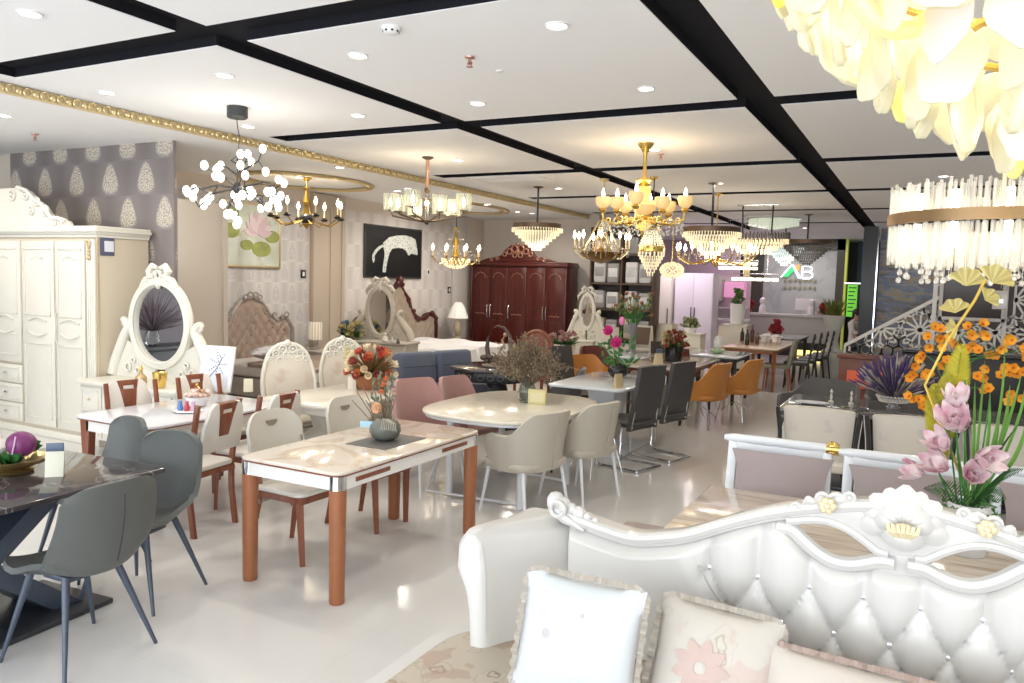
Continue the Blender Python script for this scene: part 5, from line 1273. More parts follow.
veg('chili_bunch', 'red chili peppers along the front rim of the gold bowl', (-.01, -.12, .025), mat('chili_red', (.50, .02, .03), .3), chili)
def eggp(t, m):
    a = nb(); lathe(a, [(.008, 0), (.03, .01), (.035, .05), (.022, .10), (.008, .12)], 12, M=T(rx=R(70))); ob('body', a, m, t)
veg('aubergine', 'small black aubergine at the left of the gold bowl', (-.12, -.06, .04), mat('aubergine', (.02, .012, .03), .2), eggp)
price_card('cream price card with a blue label on the black marble table', fz(54, 477, .752), R(45), 1.1, (.70, .68, .55), True)
# ================================================================ CHANDELIERS
for m_ in (BULB, DL):
    m_.cycles.emission_sampling = 'NONE'
def glow(t, z, power, col=(1, .80, .55), r=.08, x=0, y=0):
    l = bpy.data.lights.new('chandelier_light', 'POINT'); l.energy = power; l.color = col; l.shadow_soft_size = r
    o = bpy.data.objects.new('chandelier_light', l); C.objects.link(o); o.location = (t.location.x+x, t.location.y+y, z)
YB_ = mat('warm_candle', (.80, .66, .42), .5); 
GLOBE = mat('frosted_globe_lit', (1, .97, .9), .3, emit=3.5, ecol=(1, .94, .84)); GLOBE.cycles.emission_sampling = 'NONE'
def canopy(t, m, r=.06, h=.03, z=None):
    z = CZ-t.location.z if z is None else z; a = nb(); lathe(a, [(r, z), (r, z-h*.4), (r*.5, z-h), (.01, z-h-.01)], 18); return ob('canopy', a, m, t)
# A: black branch lamp with lit glass balls
p = fy(237, 107, 5.11)
t = thing('branch_chandelier', 'black twig chandelier with many glowing round bulbs hanging over the left tables', 'chandelier', (-5.48, 5.11, 2.59))
a = nb(); lathe(a, [(.115, CZ-2.59), (.115, CZ-2.59-.09), (.10, CZ-2.59-.10), (.001, CZ-2.59-.10)], 24); ob('canopy', a, mat('graphite', (.035, .037, .04), .4), t)
a = nb(); tube(a, [(-.01, 0, .62), (.0, 0, .55), (.03, 0, .46), (.02, 0, .33), (0, 0, .25), (0, 0, 0)], [.005]*4+[.008, .009], 6); ob('cord', a, BLACKM, t)
a = nb(); ball(a, (0, 0, 0), .055, 12); ob('hub', a, BLACKM, t)
rb = random.Random(11)
dirs = []
for k in range(11):
    z = 1-2*(k+.5)/11; r_ = math.sqrt(1-z*z); th = k*2.4; dirs.append(Vector((r_*math.cos(th), r_*math.sin(th), z*.62)))
for d_ in dirs:
    e1 = d_*rb.uniform(.26, .32); a = nb(); tube(a, [(0, 0, 0), e1], .009, 6); bs = []
    for j in range(2):
        off = Vector((rb.uniform(-1, 1), rb.uniform(-1, 1), rb.uniform(-.8, .8))).normalized(); e2 = e1+(d_*1.0+off*.75).normalized()*.17; tube(a, [e1, e2], .007, 6)
        for q in range(2):
            off2 = Vector((rb.uniform(-1, 1), rb.uniform(-1, 1), rb.uniform(-1, 1))).normalized(); e3 = e2+(d_*.8+off2).normalized()*.12; tube(a, [e2, e3], .006, 5); bs.append(e3)
    br = ob('branch', a, BLACKM, t)
    for e3 in bs:
        if e3.length > .62: e3 *= .62/e3.length
        a = nb(); ball(a, e3, .040, 12); ob('glass_ball', a, GLOBE, br)
glow(t, 2.59, 13, (1, .93, .82), .3); t.scale = (.78, .78, 1)
def candle_arm(bm_arm, th, R_, z0, zc, sag=.08, r=.009, up=.0):
    c, s = math.cos(th), math.sin(th)
    tube(bm_arm, [(c*.03, s*.03, z0), (c*R_*.35, s*R_*.35, z0-sag*.6), (c*R_*.7, s*R_*.7, z0-sag), (c*R_*.95, s*R_*.95, zc-.05), (c*R_, s*R_, zc)], r, 6)
def bulb(bm, c, s=1): lathe(bm, [(.001, 0), (.010*s, .012*s), (.013*s, .028*s), (.008*s, .05*s), (.001, .066*s)], 8, c)
def candle_chandelier(name, label, loc, n, R_, mbody, zc=0, body=.5, cup=.03, candle=.09, bead=True, basket=None, rod=True, power=10, bs=1.3, chain=None, zceil=None, tiers=1):
    t = thing(name, label, 'chandelier', loc); zt = (zceil or CZ)-loc[2]
    canopy(t, mbody, .07, .04, zt)
    a = nb()
    if rod: tube(a, [(0, 0, zt-.03), (0, 0, body)], .010, 8)
    ob('hanging_rod', a, chain or mbody, t)
    a = nb(); lathe(a, [(.005, body+.01), (.05, body), (.02, body-.04), (.035, body*.65), (.06, body*.5), (.03, body*.36), (.05, body*.2), (.07, .02), (.04, -.04), (.06, -.10), (.02, -.15), (.001, -.17)], 16); ob('centre_column', a, mbody, t)
    for tr in range(tiers):
        for k in range(n if tr == 0 else n//2):
            th = 2*PI*(k+.25+.5*tr)/(n if tr == 0 else n//2); R2 = R_*(1-.45*tr); z2 = zc+.16*tr
            a = nb(); candle_arm(a, th, R2, z2-.02, z2+.02, .10); ar = ob('arm', a, mbody, t)
            x, y = R2*math.cos(th), R2*math.sin(th)
            a = nb(); lathe(a, [(.008, z2), (cup, z2+.015), (cup*1.15, z2+.025), (.013, z2+.028)], 12, (x, y, 0)); ob('drip_cup', a, mbody, ar)
            a = nb(); tube(a, [(x, y, z2+.025), (x, y, z2+.03+candle)], .012, 8); cd = ob('candle', a, YB_, t)
            a = nb(); bulb(a, (x, y, z2+.03+candle), bs); ob('flame_bulb', a, BULB, cd)
    if bead:
        a = nb()
        for k in range(n*2):
            th = 2*PI*k/(n*2)
            for j in range(6):
                s_ = j/5; r2 = lerp(.06, R_*.95, s_); z = lerp(body*.9, zc+.03, s_)-.10*math.sin(PI*s_); ball(a, (r2*math.cos(th), r2*math.sin(th), z), .010, 5)
            for j in range(3): ball(a, (R_*.97*math.cos(th), R_*.97*math.sin(th), zc-.02-.035*j), .011-.002*j, 5)
        ob('crystal_beads', a, CRYSTAL, t, kind='stuff')
    if basket:
        rb_, hb_ = basket; a = nb()
        for q in range(7):
            rr = rb_*math.cos(q/7*PI/2); z = zc-.03-hb_*math.sin(q/7*PI/2); m_ = max(6, int(rr*90))
            for k in range(m_): th = 2*PI*k/m_+q; ball(a, (rr*math.cos(th), rr*math.sin(th), z), .014, 5, (1, 1, 1.6))
        ob('crystal_basket', a, mat('crystal_lit', (.80, .70, .52), .1, emit=.55, ecol=(1, .84, .52)), t, kind='stuff')
    if power: glow(t, loc[2]+zc+.14, power)
    return t
DGOLD = mat('dark_gold', (.42, .27, .06), .3, .9)
CC = candle_chandelier('candle_chandelier', 'black and gold candle chandelier in front of the lotus picture', (-7.95, 8.7, 2.66), 8, .50, DGOLD, body=.42, zceil=CZL, candle=.11, bead=False, power=10, bs=1.8)
t = CC
for k in range(8):
    th = 2*PI*(k+.25)/8; a = nb(); lathe(a, [(.02, -.03), (.05, -.015), (.055, .0), (.03, .012)], 12, (.5*math.cos(th), .5*math.sin(th), .0)); ob('black_cup', a, BLACKM, t)
a = nb(); ball(a, (0, 0, -.02), .10, 12, (1, 1, .8)); ob('black_bowl', a, BLACKM, t)
candle_chandelier('candle_chandelier', 'gold crystal candle chandelier hanging before the far bedroom wall, right of the leopard picture', (-7.72, 12.4, 2.22), 8, .46, DGOLD, body=.55, basket=(.26, .16), zceil=CZL, candle=.10, power=12, bs=1.8, chain=BLACKM)
candle_chandelier('candle_chandelier', 'gold candle chandelier with a dark bowl, under and left of the amber glass chandelier', (-4.11, 10.5, 2.30), 9, .39, PALEGOLD, body=.33, candle=.12, power=12, bs=1.8, cup=.025, basket=None)
t = bpy.data.objects['candle_chandelier.002']
a = nb(); lathe(a, [(.30, -.03), (.29, -.06), (.20, -.13), (.06, -.18), (.001, -.19)], 24); ob('bronze_bowl', a, mat('bronze', (.25, .14, .05), .3, .8), t)
for k in range(4):
    th = 2*PI*(k+.5)/4; a = nb(); tube(a, [(.06*math.cos(th), .06*math.sin(th), .42), (.28*math.cos(th), .28*math.sin(th), -.04)], .014, 6); ob('gold_strap', a, PALEGOLD, t)
# G: crystal basket lamp
p = (-3.38, 10.5, 2.32)
t = thing('crystal_basket_lamp', 'long gold and crystal basket chandelier directly below the amber glass chandelier', 'chandelier', p)
canopy(t, GOLD, .06, .03); a = nb(); tube(a, [(0, 0, CZ-p[2]-.02), (0, 0, .28)], .009, 6); ob('hanging_rod', a, BLACKM, t)
a = nb(); lathe(a, [(.10, .29), (.11, .27), (.10, .25), (.07, .25)], 18); ob('gold_band', a, GOLD, t); a = nb(); lathe(a, [(.175, .04), (.18, .02), (.18, -.03), (.17, -.04)], 24); ob('gold_band', a, GOLD, t)
a = nb()
for k in range(24):
    th = 2*PI*k/24
    for j in range(7): s_ = j/6; ball(a, (lerp(.09, .17, s_)*math.cos(th), lerp(.09, .17, s_)*math.sin(th), lerp(.25, .05, s_)), .012, 5)
for q in range(7):
    rr = .175*(1-q/7.5); n_ = max(5, int(rr*110))
    for k in range(n_): th = 2*PI*k/n_+q; tube(a, [(rr*math.cos(th), rr*math.sin(th), -.04-.045*q), (rr*math.cos(th), rr*math.sin(th), -.10-.045*q)], [.010, .006], 4)
ob('crystal_strands', a, mat('crystal_lit', (.95, .88, .72), .1), t, kind='stuff'); glow(t, p[2]+.05, 7)
# C: glass cylinder shades
t = thing('glass_shade_chandelier', 'bronze chandelier with eight ribbed glass cylinder shades', 'chandelier', (-5.44, 8.05, 2.55))
canopy(t, mat('bronze_dark', (.10, .07, .05), .35, .7), .085, .03); a = nb(); zt = .75
tube(a, [(0, 0, zt-.02), (0, 0, .38)], .026, 8); ob('wrapped_rod', a, mat('rose_gold_chain', (.50, .27, .17), .35, .6, bump=.8, bscale=50), t)
a = nb(); lathe(a, [(.03, .38), (.045, .35), (.02, .31), (.012, .30)], 12); ob('rod_cap', a, MATS['bronze_dark'], t)
a = nb(); lathe(a, [(.02, .31), (.03, .30), (.025, .0), (.03, -.02), (.001, -.06)], 14); ob('glass_stem', a, GLASS, t)
a = nb(); ball(a, (0, 0, -.03), .035, 10); ob('hub', a, MATS['bronze_dark'], t)
SHG = node_mat('ribbed_glass', lambda nt, co: ramp(nt, noise(nt, co, 3), [(0, (.70, .72, .60)), (1, (.74, .76, .66))]), .15)
SHG.node_tree.nodes['Principled BSDF'].inputs['Alpha'].default_value = .38
for k in range(8):
    th = 2*PI*(k+.3)/8; c, s = math.cos(th), math.sin(th); R_ = .56 if k % 2 == 0 else .44; z0 = .10 if k % 2 == 0 else .06
    a = nb(); tube(a, [(0, 0, -.03), (c*R_*.5, s*R_*.5, .0), (c*R_*.95, s*R_*.95, .04), (c*R_, s*R_, z0)], .011, 6); lathe(a, [(.05, z0), (.055, z0+.012), (.02, z0+.015)], 14, (c*R_, s*R_, 0)); ar = ob('arm', a, MATS['bronze_dark'], t)
    a = nb()
    for j in range(20):
        t2 = 2*PI*j/20; x, y = c*R_+.10*math.cos(t2), s*R_+.10*math.sin(t2); tube(a, [(x, y, z0+.01), (x, y, z0+.21)], .0125, 5)
    ob('glass_shade', a, SHG, ar)
    a = nb(); bulb(a, (c*R_, s*R_, z0+.05), 1.9); ob('bulb', a, BULB, ar)
glow(t, 2.75, 14); t.scale = (.84, .84, 1)
# F: amber glass gold chandelier
t = thing('amber_chandelier', 'large gold chandelier with amber glass bowls and crystal drops, centre of the ceiling', 'chandelier', (-2.67, 7.96, 2.60))
zt = .70
a = nb(); lathe(a, [(.10, zt), (.095, zt-.02), (.05, zt-.07), (.04, zt-.09)], 20); ob('canopy', a, GOLD, t)
a = nb(); lathe(a, [(.03, zt-.08), (.02, zt-.2), (.026, .36), (.05, .33), (.03, .30)], 14); ob('hanging_rod', a, GOLD, t)
YG = mat('yellow_glass_lit', (.85, .62, .16), .25, emit=.75, ecol=(1, .70, .16)); AMB = mat('amber_alabaster_lit', (.78, .55, .26), .35, emit=.42, ecol=(1, .60, .22))
a = nb(); lathe(a, [(.10, .33), (.11, .31), (.06, .28), (.08, .25)], 18); ob('crown_ring', a, GOLD, t)
a = nb(); lathe(a, [(.06, .26), (.085, .22), (.075, .10), (.05, .04), (.001, .03)], 20); ob('glass_column', a, YG, t)
a = nb(); lathe(a, [(.13, .09), (.15, .06), (.12, .0), (.06, -.04), (.001, -.05)], 22); ob('amber_bowl', a, AMB, t)
a = nb(); lathe(a, [(.12, -.10), (.13, -.12), (.09, -.17), (.03, -.2), (.001, -.21)], 20); ob('lower_glass_bowl', a, YG, t)
a = nb(); lathe(a, [(.04, .04), (.05, -.03), (.03, -.10), (.02, -.24), (.001, -.27)], 12); ob('centre_spindle', a, GOLD, t)
for k in range(8):
    th = 2*PI*(k+.2)/8; c, s = math.cos(th), math.sin(th); R_ = .50 if k % 2 == 0 else .38; z0 = .03 if k % 2 == 0 else .0
    a = nb(); tube(a, [(c*.05, s*.05, -.06), (c*R_*.35, s*R_*.35, -.12), (c*R_*.7, s*R_*.7, -.14), (c*R_*.98, s*R_*.98, -.09), (c*R_, s*R_, z0-.01)], .015, 7)
    for q in range(3): ring(a, .03, .008, (c*R_*(.45+.2*q), s*R_*(.45+.2*q), -.10), 10, 5, pl='xz')
    lathe(a, [(.02, z0-.05), (.05, z0-.02), (.03, z0)], 12, (c*R_, s*R_, 0)); ar = ob('arm', a, GOLD, t)
    a = nb(); lathe(a, [(.035, z0), (.075, z0+.03), (.092, z0+.08), (.085, z0+.12), (.078, z0+.12), (.06, z0+.05), (.001, z0+.02)], 18, (c*R_, s*R_, 0)); ob('amber_shade', a, AMB, ar)
    a = nb(); bulb(a, (c*R_, s*R_, z0+.10), 1.7); ob('bulb', a, BULB, ar)
a = nb()
for k in range(22):
    th = 2*PI*k/22
    for j in range(7): s_ = j/6; r2 = lerp(.12, .50, s_); ball(a, (r2*math.cos(th), r2*math.sin(th), -.14-.10*math.sin(PI*s_)), .011, 5)
    for j in range(3): ball(a, (.48*math.cos(th), .48*math.sin(th), -.14-.04*j), .012, 5)
ob('crystal_drops', a, CRYSTAL, t, kind='stuff'); glow(t, 2.85, 16, (1, .82, .55), .2); t.scale = (.86, .86, 1)
# crystal cone drums
def cone_drum(label, loc, R_, H_, mring, rows=7, power=10, rod=None, rodm=None, lit='crystal_lit', zc=CZ):
    t = thing('crystal_drum_chandelier', label, 'chandelier', loc); zt = zc-loc[2]
    canopy(t, mring, .08, .02, zt); a = nb(); tube(a, [(0, 0, zt-.01), (0, 0, .07)], .016, 8); ob('hanging_rod', a, rodm or BLACKM, t)
    a = nb(); lathe(a, [(R_-.015, .0), (R_, .0), (R_, .07), (R_-.015, .07), (R_-.015, .0)], 32); lathe(a, [(.001, .055), (R_-.01, .055), (R_-.01, .065), (.001, .066)], 24); ob('metal_ring', a, mring, t)
    a = nb()
    for q in range(rows):
        rr = R_*(1-q/rows)*.97+.02; z = -H_*(q/rows)**1.0; n_ = max(6, int(rr*2*PI/.042))
        for k in range(n_):
            th = 2*PI*(k+.5*(q % 2))/n_; x, y = rr*math.cos(th), rr*math.sin(th); tube(a, [(x, y, z-.002), (x, y, z-H_/rows*.9)], [.011, .006], 4)
            ball(a, (x, y, z-H_/rows*.9-.012), .010, 4)
    ob('crystal_rods', a, mat(lit, (.95, .88, .72), .1), t, kind='stuff')
    if power: glow(t, loc[2]-.45*H_-.14, power, (1, .84, .6), .1)
    return t
BRZ = mat('bronze_ring', (.13, .085, .055), .35, .6)
cone_drum('round crystal chandelier with a bronze ring, in front of the red wardrobe', (-5.45, 11.14, 2.66), .385, .33, BRZ)
cone_drum('round crystal chandelier with a bronze ring, right of the amber glass chandelier', (-2.77, 11.34, 2.60), .40, .36, BRZ)
mat('crystal_cool', (.80, .90, .88), .1, emit=.45, ecol=(.75, .95, .95)); mat('crystal_off', (.36, .34, .32), .2, .3)
cone_drum('cool white crystal cone chandelier near the logo wall', (-2.97, 19.2, 2.78), .42, .42, mat('silver_ring', (.4, .42, .42), .2, .8), power=8, lit='crystal_cool')
cone_drum('unlit dark crystal cone chandelier in front of the logo', (-2.15, 16.6, 2.72), .48, .42, BRZ, power=0, lit='crystal_off', rows=9)
# K: long oval crystal chandelier on two rods
t = thing('linear_crystal_chandelier', 'long oval crystal chandelier hanging on two black rods', 'chandelier', (-2.72, 14.4, 2.70))
a = nb(); bx(a, -.36, .36, -.05, .05, .57, .60, .005); ob('canopy', a, CHROME, t)
for s in (-1, 1): a = nb(); tube(a, [(s*.26, 0, .58), (s*.25, 0, .06)], .014, 8); ob('hanging_rod', a, BLACKM, t)
a = nb()
for k in range(56):
    th = 2*PI*k/56; x, y = .56*math.cos(th), .26*math.sin(th); tube(a, [(x, y, -.02), (x, y, .10)], .011, 5)
ob('smoky_fringe', a, mat('smoky_crystal', (.10, .08, .07), .2, .3), t, kind='stuff')
a = nb()
for q in range(4):
    f_ = 1-.17*q; n_ = int(50*f_)
    for k in range(n_): th = 2*PI*k/n_; x, y = .54*f_*math.cos(th), .25*f_*math.sin(th); tube(a, [(x, y, -.01-.06*q), (x, y, -.10-.06*q)], [.013, .009], 4)
ob('crystal_tiers', a, mat('crystal_lit', (.95, .88, .72), .1), t, kind='stuff'); glow(t, 2.38, 10, (1, .86, .62), .15)
# long gold candle chandelier + small ones beyond
candle_chandelier('candle_chandelier', 'wide gold candle chandelier right of the crystal basket chandelier, over the orange chairs', (-3.0, 12.6, 2.30), 12, .60, GOLD, body=.3, candle=.06, power=10, bs=1.9, cup=.02, tiers=1)
t = thing('crystal_ball_lamp', 'small warm crystal ball chandelier in front of the white cabinets', 'chandelier', (-4.05, 13.8, 2.10)); canopy(t, GOLD, .05, .03); a = nb(); tube(a, [(0, 0, 1.18), (0, 0, .1)], .008, 6); ob('hanging_rod', a, GOLD, t)
a = nb()
for k in range(120):
    z = 1-2*(k+.5)/120; r_ = math.sqrt(1-z*z); th = k*2.4; ball(a, (.20*r_*math.cos(th), .20*r_*math.sin(th), .13*z), .022, 5)
ob('crystal_ball', a, mat('crystal_lit', (.9, .8, .6), .1), t, kind='stuff')
def block_lamp(label, px, py, y, w, rows, n):
    p = fy(px, py, y); t = thing('linear_block_chandelier', label, 'chandelier', p); zt = CZ-p.z
    a = nb(); bx(a, -w*.3, w*.3, -.04, .04, zt-.03, zt); ob('canopy', a, CHROME, t)
    for s in (-1, 1): a = nb(); tube(a, [(s*w*.25, 0, zt-.02), (s*w*.25, 0, rows*.055)], .004, 5); ob('hanging_wire', a, CHROME, t)
    a = nb(); bx(a, -w/2, w/2, -.03, .03, rows*.055, rows*.055+.02, .003); ob('metal_bar', a, CHROME, t)
    for q in range(rows):
        for k in range(n):
            a = nb(); x = -w/2+w*(k+.5)/n; bx(a, x-w/n*.40, x+w/n*.40, -.05, .05, -.08+q*.1, -.005+q*.1-.01, .01); ob('glass_block', a, mat('glass_block_lit', (1, .95, .8), .2, emit=2.0, ecol=(1, .88, .62)), t)
block_lamp('upper glass block chandelier left of the logo wall frame', 738, 266, 17.5, .85, 2, 6)
block_lamp('lower glass block chandelier in front of the logo wall frame', 755, 277, 16.5, .95, 1, 6)
for nm in ('glass_block_lit', 'crystal_lit', 'crystal_cool', 'yellow_glass_lit', 'amber_alabaster_lit'): MATS[nm].cycles.emission_sampling = 'NONE'
t = thing('ceiling_crystal_lamp', 'flat round crystal lamp fixed to the ceiling before the logo wall', 'ceiling light', (-2.95, 17.4, CZ))
a = nb(); lathe(a, [(.55, -.001), (.55, -.03), (.50, -.035), (.001, -.035)], 28); ob('plate', a, CHROME, t)
a = nb()
for q in range(5):
    rr = .5-.1*q; n_ = int(rr*2*PI/.05)
    for k in range(max(4, n_)): th = 2*PI*k/max(4, n_); tube(a, [(rr*math.cos(th), rr*math.sin(th), -.03), (rr*math.cos(th), rr*math.sin(th), -.16-.02*q)], .012, 4)
ob('crystal_rods', a, mat('crystal_soft', (.70, .70, .62), .1, emit=.35, ecol=(.9, 1, .8)), t, kind='stuff')
# ---------------------------------------------------------------- N: drum chandelier of glass rods, right
t = thing('glass_rod_chandelier', 'big drum chandelier of clear glass rods with a gold band, at the right', 'chandelier', (.29, 4.35, 2.19))
canopy(t, GOLD, .09, .03); a = nb(); tube(a, [(0, 0, CZ-2.19-.02), (0, 0, .0)], .012, 8); ob('hanging_rod', a, GOLD, t)
BAND = mat('brushed_gold_band', (.30, .19, .095), .4, .8)
a = nb(); lathe(a, [(.475, -.03), (.485, -.03), (.485, .022), (.475, .022), (.475, -.03)], 60); ob('gold_band', a, BAND, t)
a = nb()
for k in range(3): th = 2*PI*k/3; tube(a, [(0, 0, .02), (.475*math.cos(th), .475*math.sin(th), .0)], .008, 6)
ob('cross_bars', a, BAND, t)
RODG = node_mat('rod_glass', lambda nt, co: ramp(nt, noise(nt, co, 3), [(0, (.90, .86, .78)), (1, (.92, .90, .84))]), .06)
b_ = RODG.node_tree.nodes['Principled BSDF']; b_.inputs['Alpha'].default_value = .30; b_.inputs['Emission Color'].default_value = (1, .86, .62, 1); b_.inputs['Emission Strength'].default_value = .14
RODG.cycles.emission_sampling = 'NONE'
for k in range(96):
    th = 2*PI*k/96; r_ = .448+.022*(k % 2); up = .145+.02*math.sin(k*1.7); dn = -.19-.025*math.sin(k*2.3); a = nb()
    x, y = r_*math.cos(th), r_*math.sin(th); tube(a, [(x, y, dn), (x, y, up)], .0085, 6); ob('glass_rod', a, RODG, t)
a = nb()
for k in range(60):
    th = 2*PI*k/60; r_ = .30+.1*(k % 2); x, y = r_*math.cos(th), r_*math.sin(th); tube(a, [(x, y, -.23), (x, y, .08)], .010, 5); pass
for k in range(150):
    th = 2*PI*k/150; r_ = .43-.02*(k % 3); x, y = r_*math.cos(th), r_*math.sin(th); tube(a, [(x, y, -.20-.03*rnd.random()), (x, y, .13+.03*rnd.random())], .006, 4)
ob('inner_rods', a, RODG, t, kind='stuff')
a = nb()
for k in range(44):
    th = 2*PI*k/44; r_ = .30+.12*(k % 2); ball(a, (r_*math.cos(th), r_*math.sin(th), -.25-.02*(k % 3)), .013, 6, (1, 1, 1.2)); tube(a, [(r_*math.cos(th), r_*math.sin(th), -.24-.02*(k % 3)), (r_*math.cos(th), r_*math.sin(th), -.18)], .0015, 4)
ob('crystal_drops', a, CRYSTAL, t, kind='stuff')
for k in range(12):
    th = 2*PI*k/12; a = nb(); x, y = .40*math.cos(th), .40*math.sin(th); tube(a, [(x, y, -.14), (x, y, .11)], .016, 8); ob('lamp_tube', a, mat('lit_tube', (1, .95, .85), .3, emit=5, ecol=(1, .86, .62)), t)
MATS['lit_tube'].cycles.emission_sampling = 'NONE'
glow(t, 2.14, 9, (1, .86, .62), .25)
# ---------------------------------------------------------------- O: shell-disc chandelier, upper right, near the lens
SHELL = mat('lit_capiz_shell', (.66, .62, .44), .35, emit=.18, ecol=(1, .90, .58)); SHY = mat('lit_yellow_disc', (.78, .76, .3), .35, emit=.38, ecol=(1, .90, .18)); SHP = mat('pink_disc', (.80, .5, .5), .4, emit=.3, ecol=(1, .65, .6)); SHG2 = mat('amber_disc', (.8, .6, .12), .3, emit=.4, ecol=(1, .72, .12)); SHT = mat('turquoise_disc', (.3, .70, .70), .3, emit=.2, ecol=(.4, .9, .9))
for m_ in (SHELL, SHY, SHP, SHG2, SHT): m_.cycles.emission_sampling = 'NONE'
t = thing('shell_chandelier', 'huge glowing cream shell-disc chandelier filling the upper right corner', 'chandelier', (.41, 2.32, 2.55))
a = nb(); lathe(a, [(.30, CZ-2.55), (.30, CZ-2.59), (.001, CZ-2.60)], 30); ob('canopy', a, GOLD, t)
a = nb()
for k in range(3): th = 2*PI*k/3+.3; tube(a, [(.2*math.cos(th), .2*math.sin(th), CZ-2.60), (.5*math.cos(th), .5*math.sin(th), .32)], .008, 6)
ring(a, .80, .012, (0, 0, .34), 40, 6); ring(a, .60, .012, (0, 0, .12), 40, 6); ring(a, .38, .012, (0, 0, -.08), 40, 6); ob('wire_frame', a, GOLD, t)
rs = random.Random(5)
tiers = [(.87, .40, 34, .085), (.86, .28, 34, .085), (.82, .16, 34, .085), (.75, .05, 30, .082), (.66, -.04, 28, .08), (.57, -.12, 24, .078), (.47, -.19, 20, .075), (.37, -.26, 16, .072), (.26, -.32, 12, .07), (.14, -.37, 7, .07)]
cnt = 0
for (rr, z, n_, ds) in tiers:
    for k in range(n_):
        th = 2*PI*(k+rs.uniform(-.2, .2))/n_; x, y = rr*math.cos(th), rr*math.sin(th)
        vis = (x < .45 and y < .35)
        if cnt >= 0 and not vis and (k % 2): continue
        el = 1.0+rs.uniform(0, .45); a = nb(); tilt = R(rs.uniform(-12, 12)); M = T(x, y, z, tilt, 0, th-PI/2+R(rs.uniform(-40, 40)))
        rfun = lambda q: ds*(1+.07*math.sin(q*5+k))
        ring_ = rs.random()
        if ring_ < .30:
            P_ = [(rfun(q*2*PI/24)*.85*math.cos(q*2*PI/24), 0, el*rfun(q*2*PI/24)*.85*math.sin(q*2*PI/24)) for q in range(24)]; tube(a, P_, .017, 6, closed=True, M=M)
            prism(a, [(.062*math.cos(q*2*PI/16), .075*math.sin(q*2*PI/16)) for q in range(16)], -.004, .004, 'xz', M=M)
        else: prism(a, [(rfun(q*2*PI/22)*math.cos(q*2*PI/22), el*rfun(q*2*PI/22)*math.sin(q*2*PI/22)) for q in range(22)], -.006, .006, 'xz', .004, M=M)
        m_ = SHELL
        if ring_ < .07: m_ = SHY
        elif ring_ > .97: m_ = SHP
        elif ring_ > .955: m_ = SHG2
        ob('shell_disc', a, m_, t); cnt += 1
a = nb(); M = T(-.80, -.12, .10, 0, 0, R(60)); prism(a, [(.035*math.cos(q*2*PI/16), .07*math.sin(q*2*PI/16)) for q in range(16)], -.006, .006, 'xz', .003, M=M); ob('amber_drop', a, SHG2, t)
M = T(-.50, -.36, .04, 0, 0, R(35)); a = nb(); tube(a, [(.13*math.cos(q*2*PI/24), 0, .17*math.sin(q*2*PI/24)) for q in range(24)], .022, 8, closed=True, M=M); ob('yellow_ring', a, SHY, t)
a = nb(); lathe(a, [(.012, -.40), (.03, -.43), (.035, -.5), (.02, -.58), (.001, -.59)], 12, (.06, -.02, 0)); ob('bottom_drop', a, SHELL, t)
for k in range(6):
    th = 2*PI*k/6; a = nb(); ball(a, (.45*math.cos(th), .45*math.sin(th), .14), .045, 10); ob('bulb', a, BULB, t)
glow(t, 2.80, 9, (1, .90, .68), .35)
# ================================================================ RED WARDROBE AGAINST THE BACK WALL
t = thing('wardrobe', 'dark red carved wardrobe with a scrolled crest at the end of the bedroom', 'wardrobe', (-7.90, 15.55, 0))
w = 1.16
a = nb(); bx(a, -w, w, -.28, .30, .08, 2.16, .006); ob('body', a, REDW, t)
a = nb(); bx(a, -w-.03, w+.03, -.31, .3, 0, .1, .01); ob('plinth', a, REDW, t)
a = nb(); bx(a, -w-.04, w+.04, -.34, .30, 2.14, 2.20, .012); bx(a, -w-.02, w+.02, -.32, .30, 2.19, 2.24, .012); ob('cornice', a, REDW, t)
RL = mat('worn_red_gold', (.34, .16, .10), .35, .3)
a = nb(); prism(a, [(-.95, 2.24), (.95, 2.24), (.80, 2.30), (.60, 2.33), (.42, 2.38), (.32, 2.50), (.18, 2.60), (-.18, 2.60), (-.32, 2.50), (-.42, 2.38), (-.60, 2.33), (-.80, 2.30)], -.31, -.24, 'xz', .012); cr = ob('crest', a, REDW, t)
a = nb()
for s in (-1, 1):
    for (x, z, r_) in ((.08, 2.52, .07), (.20, 2.46, .06), (.32, 2.40, .045), (.07, 2.38, .05), (.5, 2.31, .03), (.65, 2.28, .03)): ring(a, r_, .016, (s*x, -.33, z), 14, 6, pl='xz')
ball(a, (0, -.33, 2.62), .05, 8); ball(a, (0, -.33, 2.45), .05, 8); ob('crest_carving', a, RL, cr)
for k in range(5):
    x0 = -w+.02+k*(2*w-.04)/5; x1 = x0+(2*w-.04)/5-.012; a = nb(); bx(a, x0, x1, -.305, -.28, .12, 2.12, .006); framed(a, x0+.05, x1-.05, .25, .95, -.305); framed(a, x0+.05, x1-.05, 1.25, 2.0, -.305); dr = ob('door', a, REDW, t)
    a = nb(); xm = (x0+x1)/2
    tube(a, [(xm-.14, -.315, 1.88), (xm-.10, -.32, 1.96), (xm, -.32, 2.0), (xm+.10, -.32, 1.96), (xm+.14, -.315, 1.88)], .010, 6)
    if k in (1, 2, 4, 0): 
        for q in range(5): ball(a, (xm+(q-2)*.05, -.315, 1.08+.012*(q % 2)), .017, 6, (1.4, .5, .7))
    ob('door_carving', a, RL, dr)
    hx = x1-.03 if k in (0, 3) else x0+.03
    if k != 9: a = nb(); tube(a, [(hx, -.31, 1.0), (hx, -.34, 1.03), (hx, -.34, 1.25), (hx, -.31, 1.28)], .010, 6); ob('door_handle', a, mat('pewter', (.55, .5, .48), .25, .9), dr)
